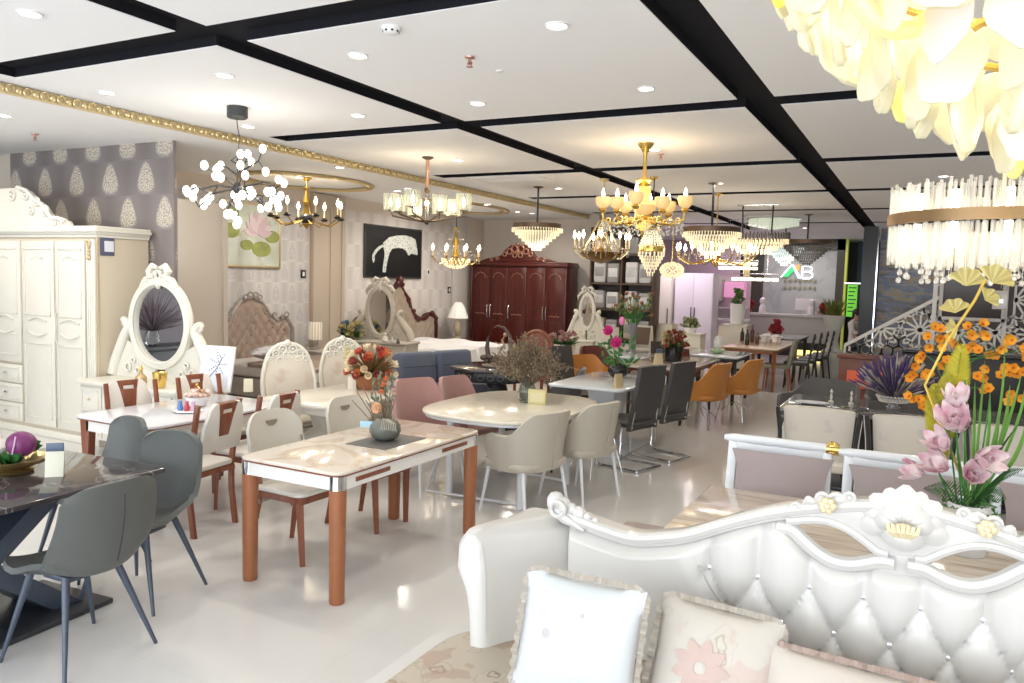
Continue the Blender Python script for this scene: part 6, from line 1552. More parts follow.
for s in (-1, 1): a = nb(); tube(a, [(s*(w-.01), -.30, .15), (s*(w-.01), -.30, 2.1)], .028, 8); ob('column', a, REDW, t)
p = fx(563, 268, -6.78)
# oval white mirror on stand by the red wardrobe
t = thing('vanity_mirror', 'white framed arched dressing mirror with its table, between the red wardrobe and the shelves', 'dressing table', (-6.02, 14.6, 0))
oval_dresser(t, -.34, .34, -.2, .2, .74, 0, 1.36, .15, .34, IVORY, 2); t.scale = (.8, .9, .92)
# ================================================================ BLUE SOFA, BLACK TABLE
BLU = mat('slate_blue_velvet', (.085, .105, .165), .75, sheen=.4)
t = thing('loveseat', 'slate blue velvet loveseat with two back cushions, behind the pink armchairs', 'sofa', (-5.42, 8.62, 0), R(72))
a = nb(); bx(a, -.64, .64, -.32, .36, .24, .46, .05, 3); ob('seat', a, BLU, t)
for s in (-1, 1): a = nb(); bx(a, s*.32-.31, s*.32+.31, .20, .40, .44, .88, .07, 4); bmesh.ops.rotate(a, cent=(0, .3, .44), matrix=Matrix.Rotation(R(-9), 3, 'X'), verts=a.verts); bc = ob('back_cushion', a, BLU, t); a = nb(); tube(a, [(s*.32-.27, .185, .70), (s*.32+.27, .185, .70)], .006, 5); ob('seam', a, mat('navy_seam', (.03, .04, .06), .7), bc)
for x in (-.54, .54):
    for y in (-.24, .3): a = nb(); tube(a, [(x, y, 0), (x*.97, y, .26)], [.012, .02], 8); ob('leg', a, BLACKM, t)
t = thing('round_table', 'dark eight-sided table with a carved black base, carrying the driftwood ornament', 'table', (-4.72, 8.62, 0), R(20))
a = nb(); prism(a, [(.60*math.cos(PI/8+k*PI/4), .60*math.sin(PI/8+k*PI/4)) for k in range(8)], .725, .76, 'xy', .008); ob('tabletop', a, mat('dark_walnut_gloss', (.055, .045, .045), .12), t)
a = nb(); prism(a, [(.54*math.cos(PI/8+k*PI/4), .54*math.sin(PI/8+k*PI/4)) for k in range(8)], .60, .725, 'xy', .01); ap = ob('apron', a, BLACKM, t)
a = nb()
for k in range(8):
    c, s = math.cos(k*PI/4), math.sin(k*PI/4)
    for q in (-.12, 0, .12): ring(a, .035, .006, (0, 0, 0), 10, 5, pl='xz') if False else tube(a, [Vector((c*.505-s*(q+.04*math.cos(j*PI/4)), s*.505+c*(q+.04*math.cos(j*PI/4)), .66+.03*math.sin(j*PI/4))) for j in range(8)], .005, 5, closed=True)
ob('silver_rings', a, mat('silver_inlay', (.25, .25, .27), .3, .8), ap, kind='stuff')
a = nb(); lathe(a, [(.34, 0), (.34, .05), (.20, .09), (.12, .2), (.16, .4), (.12, .55), (.25, .60)], 20); ob('pedestal', a, BLACKM, t)
NAVY = mat('navy_leather', (.03, .035, .055), .5)
tub_chair('navy tub chair in front of the dark eight-sided table', NAVY, BLACKM, (-4.50, 7.72, 0), R(195), w=.54, d=.5, arm=.55, top=.68)
tub_chair('charcoal tub chair right of the dark eight-sided table, behind the dried flowers', DG, BLACKM, (-3.78, 8.55, 0), R(-70), w=.58, arm=.62, top=.82)
p = fz(497, 366, .76)
t = thing('driftwood_ornament', 'dark driftwood arch sculpture on the eight-sided table', 'ornament', (p.x, p.y, .76))
DW = mat('driftwood', (.07, .045, .035), .5, vary=.4)
a = nb(); lathe(a, [(.20, 0), (.21, .01), (.001, .015)], 20, sy=.7); ob('plate', a, mat('pale_plate', (.40, .36, .30), .4), t)
a = nb()
for k in range(16): ball(a, (rnd.uniform(-.2, .2), rnd.uniform(-.08, .08), .05+rnd.uniform(0, .06)), rnd.uniform(.03, .06), 7, (1.2, .8, .8))
ob('rockery', a, DW, t)
a = nb(); tube(a, [(-.12, 0, .08), (-.15, 0, .22), (-.14, 0, .34), (-.10, 0, .42), (-.15, .0, .30)], [.035, .03, .018, .006, .004], 8); tube(a, [(.16, 0, .06), (.19, 0, .22), (.17, 0, .38), (.10, 0, .48), (0, 0, .51), (-.08, 0, .47)], [.035, .03, .026, .02, .012, .004], 8); ob('arch', a, DW, t)
a = nb(); tube(a, [(.02, -.01, .16), (.06, -.01, .22), (.10, -.01, .26), (.07, -.01, .33), (.10, -.01, .38)], [.01, .014, .012, .016, .006], 7); ball(a, (.11, -.01, .40), .028, 8); tube(a, [(.08, -.01, .30), (.02, -.01, .28), (-.03, -.01, .30)], .007, 6); ob('carved_bird', a, mat('pale_wood', (.40, .26, .18), .5), t)
t = thing('wooden_armchair', 'reddish brown oval-backed wooden chair behind the driftwood ornament', 'chair', (-5.0, 10.2, 0), R(10))
a = nb(); ring(a, 1, .03, (0, .22, .82), 28, 8, .24, .28, 'xz'); ob('back_ring', a, BROWNW, t); a = nb(); prism(a, [(.22*math.cos(k*PI/10), .82+.26*math.sin(k*PI/10)) for k in range(20)], .21, .23, 'xz'); ob('backrest', a, mat('rust_leather', (.24, .07, .04), .5), t)
a = nb(); prism(a, rrect(.5, .5, .1), .42, .50, 'xy', .02); ob('seat', a, MATS['rust_leather'], t)
leg4(t, [(sx*.2, sy*.2, 0, 0) for sx in (-1, 1) for sy in (-1, 1)], BROWNW, .025, .018, .43)
p = fz(512, 362, .76); flower_blob('yellow_flower_pot', 'small yellow flowers in a white pot beside the driftwood ornament', (p.x+.02, p.y+.02, .76), .07, .12, [(.55, .45, .12), (.6, .55, .3)], 24, WHITE, .022, pr=.05, ph=.07)
# dried flowers in glass vase on the cream rounded table
p = fz(527, 402, .762)
t = thing('dried_flower_vase', 'wide cloud of brown dried sprays in a glass vase on the cream rounded table', 'flower arrangement', p)
a = nb(); lathe(a, [(.055, 0), (.075, .01), (.085, .08), (.07, .14), (.045, .19), (.06, .22), (.054, .22), (.04, .19), (.064, .14), (.078, .08), (.068, .02), (.001, .015)], 22); ob('glass_vase', a, mat('greenish_glass', (.75, .80, .66), .05, trans=.9, ior=1.3), t)
a = nb(); lathe(a, [(.06, .02), (.07, .07), (.06, .09), (.001, .09)], 16); ob('moss_filling', a, mat('olive_moss', (.34, .34, .12), .8), t)
a1, a2 = nb(), nb()
for k in range(170):
    th = rnd.uniform(0, 2*PI); el = rnd.uniform(.2, 1.5); L = rnd.uniform(.28, .44); d_ = Vector((math.cos(th)*math.cos(el)*1.0, math.sin(th)*math.cos(el)*.9, math.sin(el)*.98)); tip = Vector((0, 0, .18))+d_*L; mid = Vector((0, 0, .2))+d_*L*.5
    tube(a1, [(0, 0, .12), mid, tip], .0018, 4)
    for j in range(12):
        o_ = mid.lerp(tip, rnd.uniform(.0, 1))+Vector((rnd.uniform(-.04, .04), rnd.uniform(-.04, .04), rnd.uniform(-.04, .04))); ball(a2, o_, rnd.uniform(.005, .011), 4)
ob('twigs', a1, mat('twig_brown', (.2, .13, .08), .8), t, kind='stuff'); ob('dried_buds', a2, mat('dried_brown', (.17, .13, .085), .9, vary=.6, vscale=20), t, kind='stuff')
p = fz(537, 404, .762); t = thing('price_card', 'folded yellow price card in front of the glass vase', 'price card', p, R(10)); a = nb(); bx(a, -.08, .08, -.02, .02, 0, .13, .003); ob('card', a, mat('yellow_card', (.62, .54, .26), .6), t); a = nb(); bx(a, -.06, .06, -.0215, -.0201, .02, .10); ob('card_face', a, mat('cream_card_face', (.66, .60, .36), .6), t)
# ================================================================ WHITE PEDESTAL TABLE + SLED CHAIRS
t = thing('dining_table', 'white glass top pedestal table with the pink flower vase', 'table', (-3.08, 8.22, 0))
a = nb(); prism(a, rrect(.86, 1.44, .08), .735, .762, 'xy', .006); ob('tabletop', a, mat('white_glass_top', (.66, .69, .72), .08), t)
a = nb(); prism(a, [(-.17, .03), (.17, .03), (.12, .40), (.17, .735), (-.17, .735), (-.12, .40)], -.22, .22, 'xz', .01); ob('pedestal', a, WGL, t)
a = nb(); bx(a, -.34, .34, -.52, .52, 0, .035, .008); ob('base_plate', a, WGL, t)
GC = mat('dark_grey_leather', (.05, .047, .046), .5)
def sled_chair(label, loc, rz, m=GC, group=None):
    t = thing('cantilever_chair', label, 'chair', loc, rz, group)
    def f(u, v):
        q = (u-.5)*2; y = .20+.02*math.sin(v*PI)+.10*v**1.5; return Vector((q*(.235-.02*v), y-.02*(1-q*q), .40+.64*v))
    a = nb(); surf(a, f, 9, 15, .04); ob('backrest', a, m, t, ang=60)
    a = nb(); prism(a, rrect(.44, .46, .05), .44, .49, 'xy', .02, 3); ob('seat', a, m, t)
    for s in (-1, 1):
        a = nb(); tube(a, [(s*.20, .22, .60), (s*.205, .20, .43), (s*.205, -.17, .43), (s*.205, -.21, .38), (s*.205, -.22, .06), (s*.205, -.18, .015), (s*.205, .28, .015)], .0125, 8); ob('sled_tube', a, CHROME, t)
    a = nb(); tube(a, [(-.205, .28, .015), (.205, .28, .015)], .0125, 8); tube(a, [(-.205, -.1, .43), (.205, -.1, .43)], .010, 6); ob('cross_tube', a, CHROME, t)
    return t
sled_chair('dark grey high-backed chair on a chrome sled frame, nearer of the touching two', (-2.60, 7.52, 0), R(-106))
sled_chair('dark grey high-backed chair on a chrome sled frame, farther of the touching two', (-2.46, 8.14, 0), R(-106))
sled_chair('dark grey high-backed chair left of the white pedestal table, beside the orange armchair', (-3.75, 8.95, 0), R(80))
DGT = mat('taupe_leather', (.20, .175, .15), .5)
tub_chair('taupe tub armchair with wire legs tucked at the near side of the white pedestal table', DGT, CHROME, (-2.72, 7.0, 0), R(150), w=.44, d=.42, arm=.58, top=.70, legs='wire')
tub_chair('taupe tub armchair beyond the white pedestal table', DGT, CHROME, (-2.88, 9.18, 0), R(172), w=.52, arm=.62, top=.80, legs='wire')
p = fz(617, 378, .762)
t = thing('pink_flower_vase', 'bright pink blooms and leaves in a round black vase on the white pedestal table', 'flower arrangement', (p.x, p.y+.02, .762))
a = nb(); lathe(a, [(.05, 0), (.09, .02), (.12, .07), (.115, .11), (.08, .15), (.07, .16), (.06, .14), (.001, .1)], 22); ob('vase', a, mat('gloss_black', (.012, .012, .014), .08), t)
HP = mat('hot_pink', (.62, .05, .26), .5, vary=.25); p0 = Vector((p.x, p.y+.02, .762))
a = nb()
for (px, py) in ((610, 333), (619, 343), (622, 322), (604, 345), (633, 355), (612, 355)):
    q_ = fy(px, py, p0.y)-p0; tube(a, [(0, 0, .12), (q_.x*.5, 0, q_.z*.6), q_], .005, 5)
ob('stems', a, GREEN, t)
for (px, py, L) in ((610, 332, .085), (618, 344, .095)): q_ = fy(px, py, p0.y-.06)-p0; flower('pink_bloom', t, q_, HP, 10, L, .05, 20, (0, -1, .35), .5, mat('pink_heart', (.8, .25, .5), .5), 3)
a = nb(); q_ = fy(622, 321, p0.y)-p0; ball(a, q_, .045, 9, (.8, .8, 1.15)); ob('pink_bud', a, mat('soft_pink', (.66, .18, .36), .5), t)
a = nb()
for k in range(60):
    b0 = fy(rnd.uniform(602, 634), rnd.uniform(338, 368), p0.y+rnd.uniform(-.1, .1))-p0; blade(a, b0, b0+Vector((rnd.uniform(-.1, .1), rnd.uniform(-.05, .05), rnd.uniform(-.02, .09))), .03, n=4)
ob('foliage', a, mat('fresh_green', (.09, .28, .06), .5, vary=.4), t, kind='stuff')
p = fz(620, 388, .762); price_card('tan price card in front of the black vase', p, R(60), 1.2, (.50, .38, .22))
ORG = mat('orange_leather', (.46, .185, .035), .45); MAR = mat('maroon_leather', (.12, .025, .02), .5)
tub_chair('orange leather tub armchair left of the pink flowers, in front of a maroon one', ORG, BLACKM, (-3.88, 9.75, 0), R(60), w=.6, arm=.70, top=.86)
tub_chair('maroon tub armchair directly behind the left orange armchair', MAR, BLACKM, (-4.05, 10.5, 0), R(60), w=.6, arm=.74, top=.92)
# table with the red plant
t = thing('dining_table', 'beige stone table with a black planter of red flowers, beside the orange chairs', 'table', (-3.12, 10.85, 0))
a = nb(); prism(a, rrect(.95, 1.9, .08), .73, .76, 'xy', .008); ob('tabletop', a, marble('beige_stone', (.52, .45, .37), (.40, .32, .25), .1, 1.5, .05), t)
a = nb(); bx(a, -.40, .40, -.8, .8, .66, .73, .006); ob('apron', a, BROWNW, t)
for x in (-.36, .36):
    for y in (-.78, .78): a = nb(); tube(a, [(x, y, 0), (x, y, .68)], [.02, .032], 4); ob('leg', a, BLACKM, t)
tub_chair('orange leather tub armchair with thin metal legs beside the aisle, nearer of two', ORG, CHROME, (-2.50, 10.15, 0), R(-104), w=.72, d=.6, arm=.62, top=.86, legs='wire')
tub_chair('orange leather tub armchair with thin metal legs beside the aisle, farther of two', ORG, CHROME, (-2.26, 11.05, 0), R(-104), w=.70, d=.6, arm=.62, top=.86, legs='wire')
p = fz(673, 362, .76); flower_blob('red_planter', 'square black planter of red and cream flowers on the beige stone table', (p.x, p.y, .76), .20, .20, [(.28, .05, .03), (.55, .45, .25), (.22, .12, .05)], 70, mat('gloss_black', (.01, .01, .01), .1), .035, pr=.12, ph=.22)
p = fz(660, 367, .76); price_card('cream price card left of the black planter', p, R(60), 1.5, (.62, .52, .33), True)
# further tables
def simple_table(label, c, w, d, m, mleg, z=.76, legs=True, rz=0):
    t = thing('dining_table', label, 'table', (c[0], c[1], 0), rz)
    a = nb(); prism(a, rrect(w, d, .06), z-.03, z, 'xy', .006); ob('tabletop', a, m, t)
    a = nb(); bx(a, -w/2+.06, w/2-.06, -d/2+.06, d/2-.06, z-.10, z-.03, .004); ob('apron', a, mleg, t)
    for x in (-1, 1):
        for y in (-1, 1): a = nb(); tube(a, [(x*(w/2-.08), y*(d/2-.08), 0), (x*(w/2-.08), y*(d/2-.08), z-.04)], [.025, .042], 4); ob('leg', a, mleg, t)
    return t
WT = mat('pale_blue_white_top', (.62, .66, .70), .1)
simple_table('small white topped table behind the farther orange armchair', (-2.95, 12.75), .95, 1.15, WT, BLACKM)
p = fz(717, 353, .76); t = thing('tulip_ornament', 'white paper tulip in a green glass dish on the small white topped table', 'ornament', p); a = nb(); lathe(a, [(.05, 0), (.10, .02), (.13, .06), (.12, .06), (.001, .02)], 14); ob('dish', a, mat('green_glass_dish', (.45, .66, .36), .15), t)
a = nb(); petals(a, (0, 0, .05), 6, .22, .12, 70, (0.1, 0, 1), .1); ob('paper_petals', a, WHITE, t)
simple_table('honey wood table with bottles and a tea set, beside the green grey chair', (-2.72, 15.6), 1.0, 2.7, mat('honey_top', (.48, .33, .20), .2), ORANGEW)
GG = mat('green_grey_fabric', (.24, .24, .19), .7)
def slim_chair(label, loc, rz, m, mleg, top=.92, slats=False, group=None):
    t = thing('dining_chair', label, 'chair', loc, rz, group)
    if slats:
        for s in (-1, 1): a = nb(); tube(a, [(s*.19, .26, 0), (s*.19, .20, .45), (s*.19, .29, top)], .016, 6); ob('leg', a, mleg, t)
        a = nb()
        for k in range(4): z = .58+.11*k; bx(a, -.18, .18, .235+.02*k, .25+.02*k, z, z+.055, .004)
        ob('ladder_back', a, m, t)
    else:
        a = nb(); surf(a, lambda u, v: Vector(((u-.5)*(.44-.06*v), .20+.10*v-.05*(1-(2*u-1)**2), .46+(top-.46)*v)), 9, 9, .035); ob('backrest', a, m, t, ang=60)
        for s in (-1, 1): a = nb(); tube(a, [(s*.18, .24, 0), (s*.17, .18, .44)], [.014, .022], 6); ob('leg', a, mleg, t)
    a = nb(); prism(a, rrect(.44, .44, .05), .42, .48, 'xy', .015); ob('seat', a, m, t)
    for s in (-1, 1): a = nb(); tube(a, [(s*.18, -.2, 0), (s*.17, -.17, .44)], [.014, .022], 6); ob('leg', a, mleg, t)
    return t
slim_chair('green grey padded chair with honey legs at the honey wood table, nearest the aisle', (-2.28, 14.55, 0), R(-88), GG, ORANGEW)
BK = mat('black_wood', (.02, .017, .018), .4)
for k in range(5):
    slim_chair(['black ladder-back chair just behind the green grey chair', 'black ladder-back chair, second in the row behind the green grey chair', 'black ladder-back chair, middle of the row beside the honey wood table', 'black ladder-back chair, fourth in the row towards the reception', 'black ladder-back chair nearest the tall planter'][k], (-2.05+.05*k, 15.3+.62*k, 0), R(-85), BK, BK, 1.0, True, 'black ladder-back chairs in a row')
simple_table('dark table behind the honey wood table, under the row of black chairs', (-2.75, 18.2), .9, 1.6, BK, BK)
# tea set and bottles on the honey table
for k, (px, py, h_, c_) in enumerate(((747, 345, .30, (.02, .03, .02)), (752, 342, .34, (.10, .03, .02)), (742, 341, .26, (.03, .02, .02)), (757, 344, .22, (.08, .04, .02)))):
    p = fz(px, py, .76); t = thing('wine_bottle', ['green black wine bottle at the near end of the honey wood table', 'tallest brown wine bottle on the honey wood table', 'dark wine bottle at the left edge of the honey wood table', 'short brown bottle on the honey wood table, nearest the napkins'][k], 'bottle', p, 0, 'bottles on the honey wood table'); a = nb(); lathe(a, [(.035, 0), (.04, .01), (.04, h_*.6), (.015, h_*.78), (.014, h_)], 12); ob('glass_body', a, mat('bottle_glass_%d' % k, c_, .12), t)
for k, (px, py) in enumerate(((765, 345), (771, 343), (776, 346))):
    p = fz(px, py-3, .76); t = thing('folded_napkin', 'white folded napkin on the honey wood table, %s' % ['beside the bottles', 'the middle one', 'nearest the black chairs'][k], 'napkin', p, 0, 'napkins on the honey wood table'); a = nb(); lathe(a, [(.05, 0), (.07, .02), (.06, .06), (.10, .13), (.03, .16), (.001, .17)], 10, wob=lambda k_, n_, i: 1+.25*math.cos(k_*PI)); ob('cloth', a, SHEET, t)
for k, (px, py, c_) in enumerate(((725, 345, (.55, .50, .35)), (732, 346, (.30, .30, .31)), (737, 345, (.03, .03, .03)))):
    p = fz(px, py, .5); slim_chair(['cream chair back left of the striped chair, beyond the white topped table', 'grey striped chair at the head of the honey wood table', 'black chair beside the grey striped chair'][k], (p.x, p.y, 0), R(5), mat('chair_back_%d' % k, c_, .6), BK)
simple_table('long pale table behind the vase of yellow flowers, left of the red planter', (-4.2, 13.0), 1.6, .95, mat('pale_top', (.56, .53, .48), .15), BEIGEWALL)
simple_table('white glass table beyond the pink flowers, with the tall glass vase', (-4.05, 11.55), 1.0, 1.1, WT, WGL)
p = fz(632, 352, .76); t = thing('tall_glass_vase', 'tall clear glass vase of yellow and red wild flowers beyond the pink flowers', 'flower arrangement', p); a = nb(); lathe(a, [(.06, 0), (.065, .02), (.045, .22), (.075, .46), (.07, .46), (.035, .22), (.001, .03)], 18); ob('glass_vase', a, mat('pale_lilac_glass', (.45, .44, .48), .08, trans=.6), t)
a = nb(); a2 = nb(); a3 = nb()
for k in range(46):
    th = rnd.uniform(0, 2*PI); R_ = rnd.uniform(.05, .33); tip = Vector((R_*math.cos(th), R_*math.sin(th)*.6, .46+rnd.uniform(.10, .46))); tube(a, [(0, 0, .3), (tip.x*.5, tip.y*.5, .58), tip], .004, 4); petals(a2 if k % 3 else a3, tip, 5, .045, .035, 30, (0, -.5, 1), .4)
ob('stems', a, GREEN, t, kind='stuff'); ob('yellow_blooms', a2, mat('mustard_bloom', (.30, .26, .10), .6, vary=.4), t, kind='stuff'); ob('red_blooms', a3, mat('rust_bloom', (.26, .10, .06), .6), t, kind='stuff')
slim_chair('brown wooden chair with dark cushions right of the tall glass vase', (-3.55, 12.2, 0), R(170), mat('espresso', (.04, .025, .02), .5), BK, .95)
slim_chair('maroon padded chair back behind the black planter', (-3.3, 12.1, 0), R(175), MAR, BK, .88)
for k, (px, c_) in enumerate(((607, (.62, .58, .52)), (632, (.10, .06, .04)), (642, (.60, .55, .48)), (655, (.62, .58, .5)), (668, (.62, .58, .5)))):
    p = fy(px, 350, 13.7+.62*k); slim_chair(['cream padded chair left of the tall glass vase', 'dark brown chair behind the tall glass vase', 'cream slatted chair right of the tall glass vase', 'cream chair in front of the white fridge-like cabinet', 'cream chair below the small green plant'][k], (p.x, 13.7+.62*k, 0), R(20*(-1)**k), mat('far_chair_%d' % k, c_, .6), CREAM if k != 1 else BK, 1.0)
# small plants
for k, (px, py, zz, R_, H_, cols, pot, pr, ph, nm, lb) in enumerate((
    (690, 330, .95, .16, .16, [(.30, .34, .16), (.5, .5, .35)], WHITE, .10, .10, 'green_planter', 'pale green plant in a white trough behind the beige stone table'),
    (563, 350, .85, .30, .20, [(.42, .20, .20), (.5, .38, .34)], mat('cream_trough', (.62, .58, .50), .5), .20, .16, 'rose_planter', 'cream planter of dusty pink flowers in front of the red wardrobe'),
    (737, 322, 1.0, .12, .30, [(.14, .26, .07)], WHITE, .14, .45, 'grass_planter', 'tall white planter of green grass left of the red amaryllis'),
    (749, 317, 1.1, .13, .20, [(.42, .03, .04)], mat('red_vase', (.4, .03, .03), .3), .06, .12, 'red_flower_vase', 'vase of red flowers on the reception ledge, at its left end'),
    (776, 333, .85, .13, .26, [(.40, .04, .06)], mat('pink_grey_pot', (.5, .42, .42), .5), .09, .14, 'red_flower_pot', 'small pot of red flowers at the end of the honey wood table'),
    (825, 315, 1.1, .16, .22, [(.42, .05, .06)], mat('red_vase', (.4, .03, .03), .3), .05, .08, 'red_flower_vase', 'vase of red flowers on the reception counter beside the tall planter'))):
    y = {0: 14.6, 1: 12.9, 2: 17.5, 3: 22.6, 4: 16.7, 5: 22.6}[k]; p = fy(px, py, y); z_ = p.z if k not in (3, 5) else 1.12
    if k == 4: z_ = .76
    if k in (0, 1, 2):
        s_ = thing('plant_stand', ['white box stand under the pale green plant', 'cream cabinet under the dusty pink planter', 'white box stand under the green grass planter'][k], 'stand', (p.x, p.y, 0)); a = nb(); zt_ = p.z-.05; bx(a, -.42 if k == 1 else -.25, .42 if k == 1 else .25, -.2, .2, .06, zt_-.03, .008); ob('body', a, CREAM, s_); a = nb(); bx(a, -.45 if k == 1 else -.27, .45 if k == 1 else .27, -.22, .22, zt_-.03, zt_, .006); ob('top', a, CREAM, s_); z_ = zt_
        a = nb(); bx(a, -.24, .24, -.19, .19, 0, .06); ob('plinth', a, BK, s_)
    flower_blob(nm, lb, (p.x, p.y, z_), R_, H_, cols, 50, pot, .04, pr=pr, ph=ph)
# tall planter column
t = thing('tall_planter', 'tall waisted pale planter with yellow green grass beside the reception', 'planter', (-1.66, 17.5, 0))
a = nb(); lathe(a, [(.20, 0), (.22, .02), (.22, .55), (.14, .62), (.10, .78), (.13, .95), (.19, 1.12), (.22, 1.30), (.20, 1.30), (.15, 1.1), (.001, 1.1)], 20); ob('pot', a, mat('pale_stone', (.50, .50, .46), .4), t)
a = nb()
for k in range(90): th = rnd.uniform(0, 2*PI); r_ = rnd.uniform(.05, .26); blade(a, (0, 0, 1.15), (r_*math.cos(th), r_*math.sin(th), 1.3+rnd.uniform(.12, .36)), .04, n=3)
ob('grass_blades', a, mat('yellow_green', (.24, .28, .06), .6, vary=.4), t, kind='stuff')
# ================================================================ SHELVES, CABINETS
t = thing('display_shelf', 'tall dark shelving unit with wrapped bedding packs, right of the white arched mirror', 'shelf', (-5.62, 15.75, 0))
SH = mat('walnut_shelf', (.10, .06, .04), .5)
a = nb(); bx(a, -.68, .68, .22, .25, 0, 3.0); ob('back_panel', a, mat('dark_back', (.11, .10, .10), .6), t)
for x in (-.69, .0, .68): a = nb(); bx(a, x-.015, x+.015, -.24, .24, 0, 3.0, .003); ob('upright', a, SH, t)
zs = [.1, .66, 1.28, 1.82, 2.42, 2.97]
for z in zs: a = nb(); bx(a, -.69, .69, -.24, .24, z-.02, z+.02, .003); ob('shelf_board', a, SH, t)
k = 0
lb_r = ['bottom', 'second', 'third', 'fourth', 'top']
PK = [mat('silver_pack', (.62, .61, .62), .25), mat('grey_pack', (.34, .33, .34), .35), mat('white_pack', (.76, .74, .75), .3), mat('ivory_box', (.60, .54, .44), .5)]
for zi, z in enumerate(zs[:-1]):
    for xi, x in enumerate((-.50, -.20, .20, .50)):
        if zi == 0 and xi % 2: continue
        h_ = [.36, .42, .38, .44, .36][zi]-.03*(xi % 2); m_ = PK[(zi*2+xi) % 3] if zi > 1 else PK[(3, 1)[xi % 2]]
        t2 = thing('bedding_pack', 'wrapped bedding pack on the %s shelf, %s' % (lb_r[zi], ['leftmost', 'second of the row', 'third of the row', 'rightmost'][xi]), 'bedding pack', (-5.62+x, 15.70, z+.02), 0, 'wrapped bedding packs on the shelves')
        a = nb(); bx(a, -.13, .13, -.15, .15, 0, h_, .035, 3); ob('wrapped_body', a, m_, t2)
        a = nb(); bx(a, -.10, .10, -.152, -.148, h_*.3, h_*.75, .001); ob('label_sheet', a, PK[(zi+xi+1) % 3], t2)
# white and lilac cabinets
for k, (x0, x1, h_, y, m_, lb) in enumerate(((-5.95, -5.38, 2.05, 18.6, mat('warm_white_cab', (.78, .74, .68), .4), 'tall cream cabinet standing right of the dark shelves'), (-5.34, -4.42, 2.12, 18.8, mat('lilac_white_cab', (.80, .74, .84), .35), 'tall lilac white two-door cabinet next to the pink lit display'))):
    t = thing('tall_cabinet', lb, 'cabinet', ((x0+x1)/2, y, 0)); w = (x1-x0)/2; a = nb(); bx(a, -w, w, -.28, .3, .05, h_, .006); ob('body', a, m_, t); a = nb(); bx(a, -w+.02, w-.02, -.26, .28, 0, .05); ob('plinth', a, BK, t)
    n_ = 1 if k == 0 else 2
    for j in range(n_):
        xa = -w+.01+j*(2*w-.02)/n_; a = nb(); bx(a, xa+.005, xa+(2*w-.02)/n_-.005, -.30, -.28, .08, h_-.02, .004); dr = ob('door', a, m_, t); a = nb(); hx = xa+(.04 if j == 1 else (2*w-.02)/n_-.04); tube(a, [(hx, -.32, h_*.45), (hx, -.32, h_*.62)], .012, 6); ob('door_handle', a, BLACKM, dr)
t = thing('wall_cabinet_display', 'pink lit display counter with wall cupboards beyond the tables', 'display counter', (-4.62, 20.6, 0))
PKL = mat('pink_light_paint', (.70, .30, .50), .5, emit=.35, ecol=(1, .45, .75)); PKW = mat('pinkish_white', (.62, .52, .58), .4)  # pink light on the cupboard is put into its colour and glow
a = nb(); bx(a, -.6, .6, -.3, .3, 0, .95, .01); ob('base_unit', a, PKW, t); a = nb(); bx(a, -.62, .62, -.33, .3, .95, 1.0, .004); ob('worktop', a, WHITE, t)
a = nb(); bx(a, -.6, .6, .27, .3, 1.0, 2.1); ob('back_panel', a, PKW, t); a = nb(); bx(a, .0, .50, -.1, .25, 1.55, 1.95, .006); ob('pink_lit_cupboard', a, PKL, t); a = nb(); bx(a, -.58, -.06, -.1, .25, 1.45, 2.0, .006); ob('glass_cupboard', a, mat('pale_green_grey', (.50, .54, .44), .2), t)
for j in range(2): a = nb(); bx(a, -.57+.26*j, -.33+.26*j, -.12, -.1, 1.48, 1.97, .004); ob('cupboard_door', a, PKW, t)
a = nb(); bx(a, -.6, .6, -.1, .27, 1.26, 1.29); ob('shelf_board', a, PKW, t)
# ================================================================ LOGO WALL, RECEPTION
LY = 25.0
w = nb(); bx(w, -4.85, -4.45, LY-.1, LY+.3, 0, CZ); bx(w, -2.38, -2.16, LY-.1, LY+.3, 0, CZ); bx(w, -4.85, -2.16, LY-.1, LY+.3, 2.98, CZ); struct('wall_logo_frame', w, mat('dark_bronze_frame', (.045, .038, .03), .4))
w = nb(); bx(w, -4.45, -2.38, LY, LY+.2, 0, 2.98); struct('wall_logo', w, marble('grey_logo_stone', (.40, .40, .40), (.30, .31, .33), .25, .8, .08))
w = nb(); bx(w, -5.05, -4.86, LY-.08, LY+.1, .1, CZ-.1); struct('trim_6', w, mat('warm_strip', (.6, .45, .2), .5, emit=.4, ecol=(1, .75, .35)))
t = thing('logo_sign', 'illuminated green, orange and white letter logo on the grey stone wall', 'sign', (-3.46, LY-.02, 2.32))
WS = mat('sign_white', (.85, .85, .88), .4, emit=1.2, ecol=(.9, .95, 1)); GS = mat('sign_green', (.05, .55, .18), .4, emit=.5, ecol=(.08, .8, .25)); OS = mat('sign_orange', (.75, .35, .08), .4, emit=.4, ecol=(1, .45, .1))
a = nb(); prism(a, [(-.60, -.20), (-.34, -.20), (-.10, .10), (-.20, .24)], -.04, 0, 'xz'); ob('green_stroke', a, GS, t)
a = nb(); prism(a, [(-.63, -.22), (-.58, -.22), (-.20, .25), (-.24, .29)], -.05, 0, 'xz'); prism(a, [(-.24, .29), (-.14, .25), (.14, -.26), (.04, -.26)], -.05, 0, 'xz'); ob('letter_a', a, WS, t)
a = nb(); prism(a, [(-.10, .26), (.06, .27), (.05, .06), (-.0, .02)], -.03, 0, 'xz'); ob('orange_stroke', a, OS, t)
a = nb(); tube(a, [(.17, -.02, -.25), (.17, -.02, .22), (.42, -.02, .22), (.52, -.02, .15), (.50, -.02, .05), (.40, -.02, .0), (.19, -.02, -.0)], .03, 6); tube(a, [(.40, -.02, .0), (.54, -.02, -.06), (.54, -.02, -.18), (.44, -.02, -.25), (.18, -.02, -.25)], .03, 6); ob('letter_b', a, WS, t); t.scale = (.78, 1, .78)
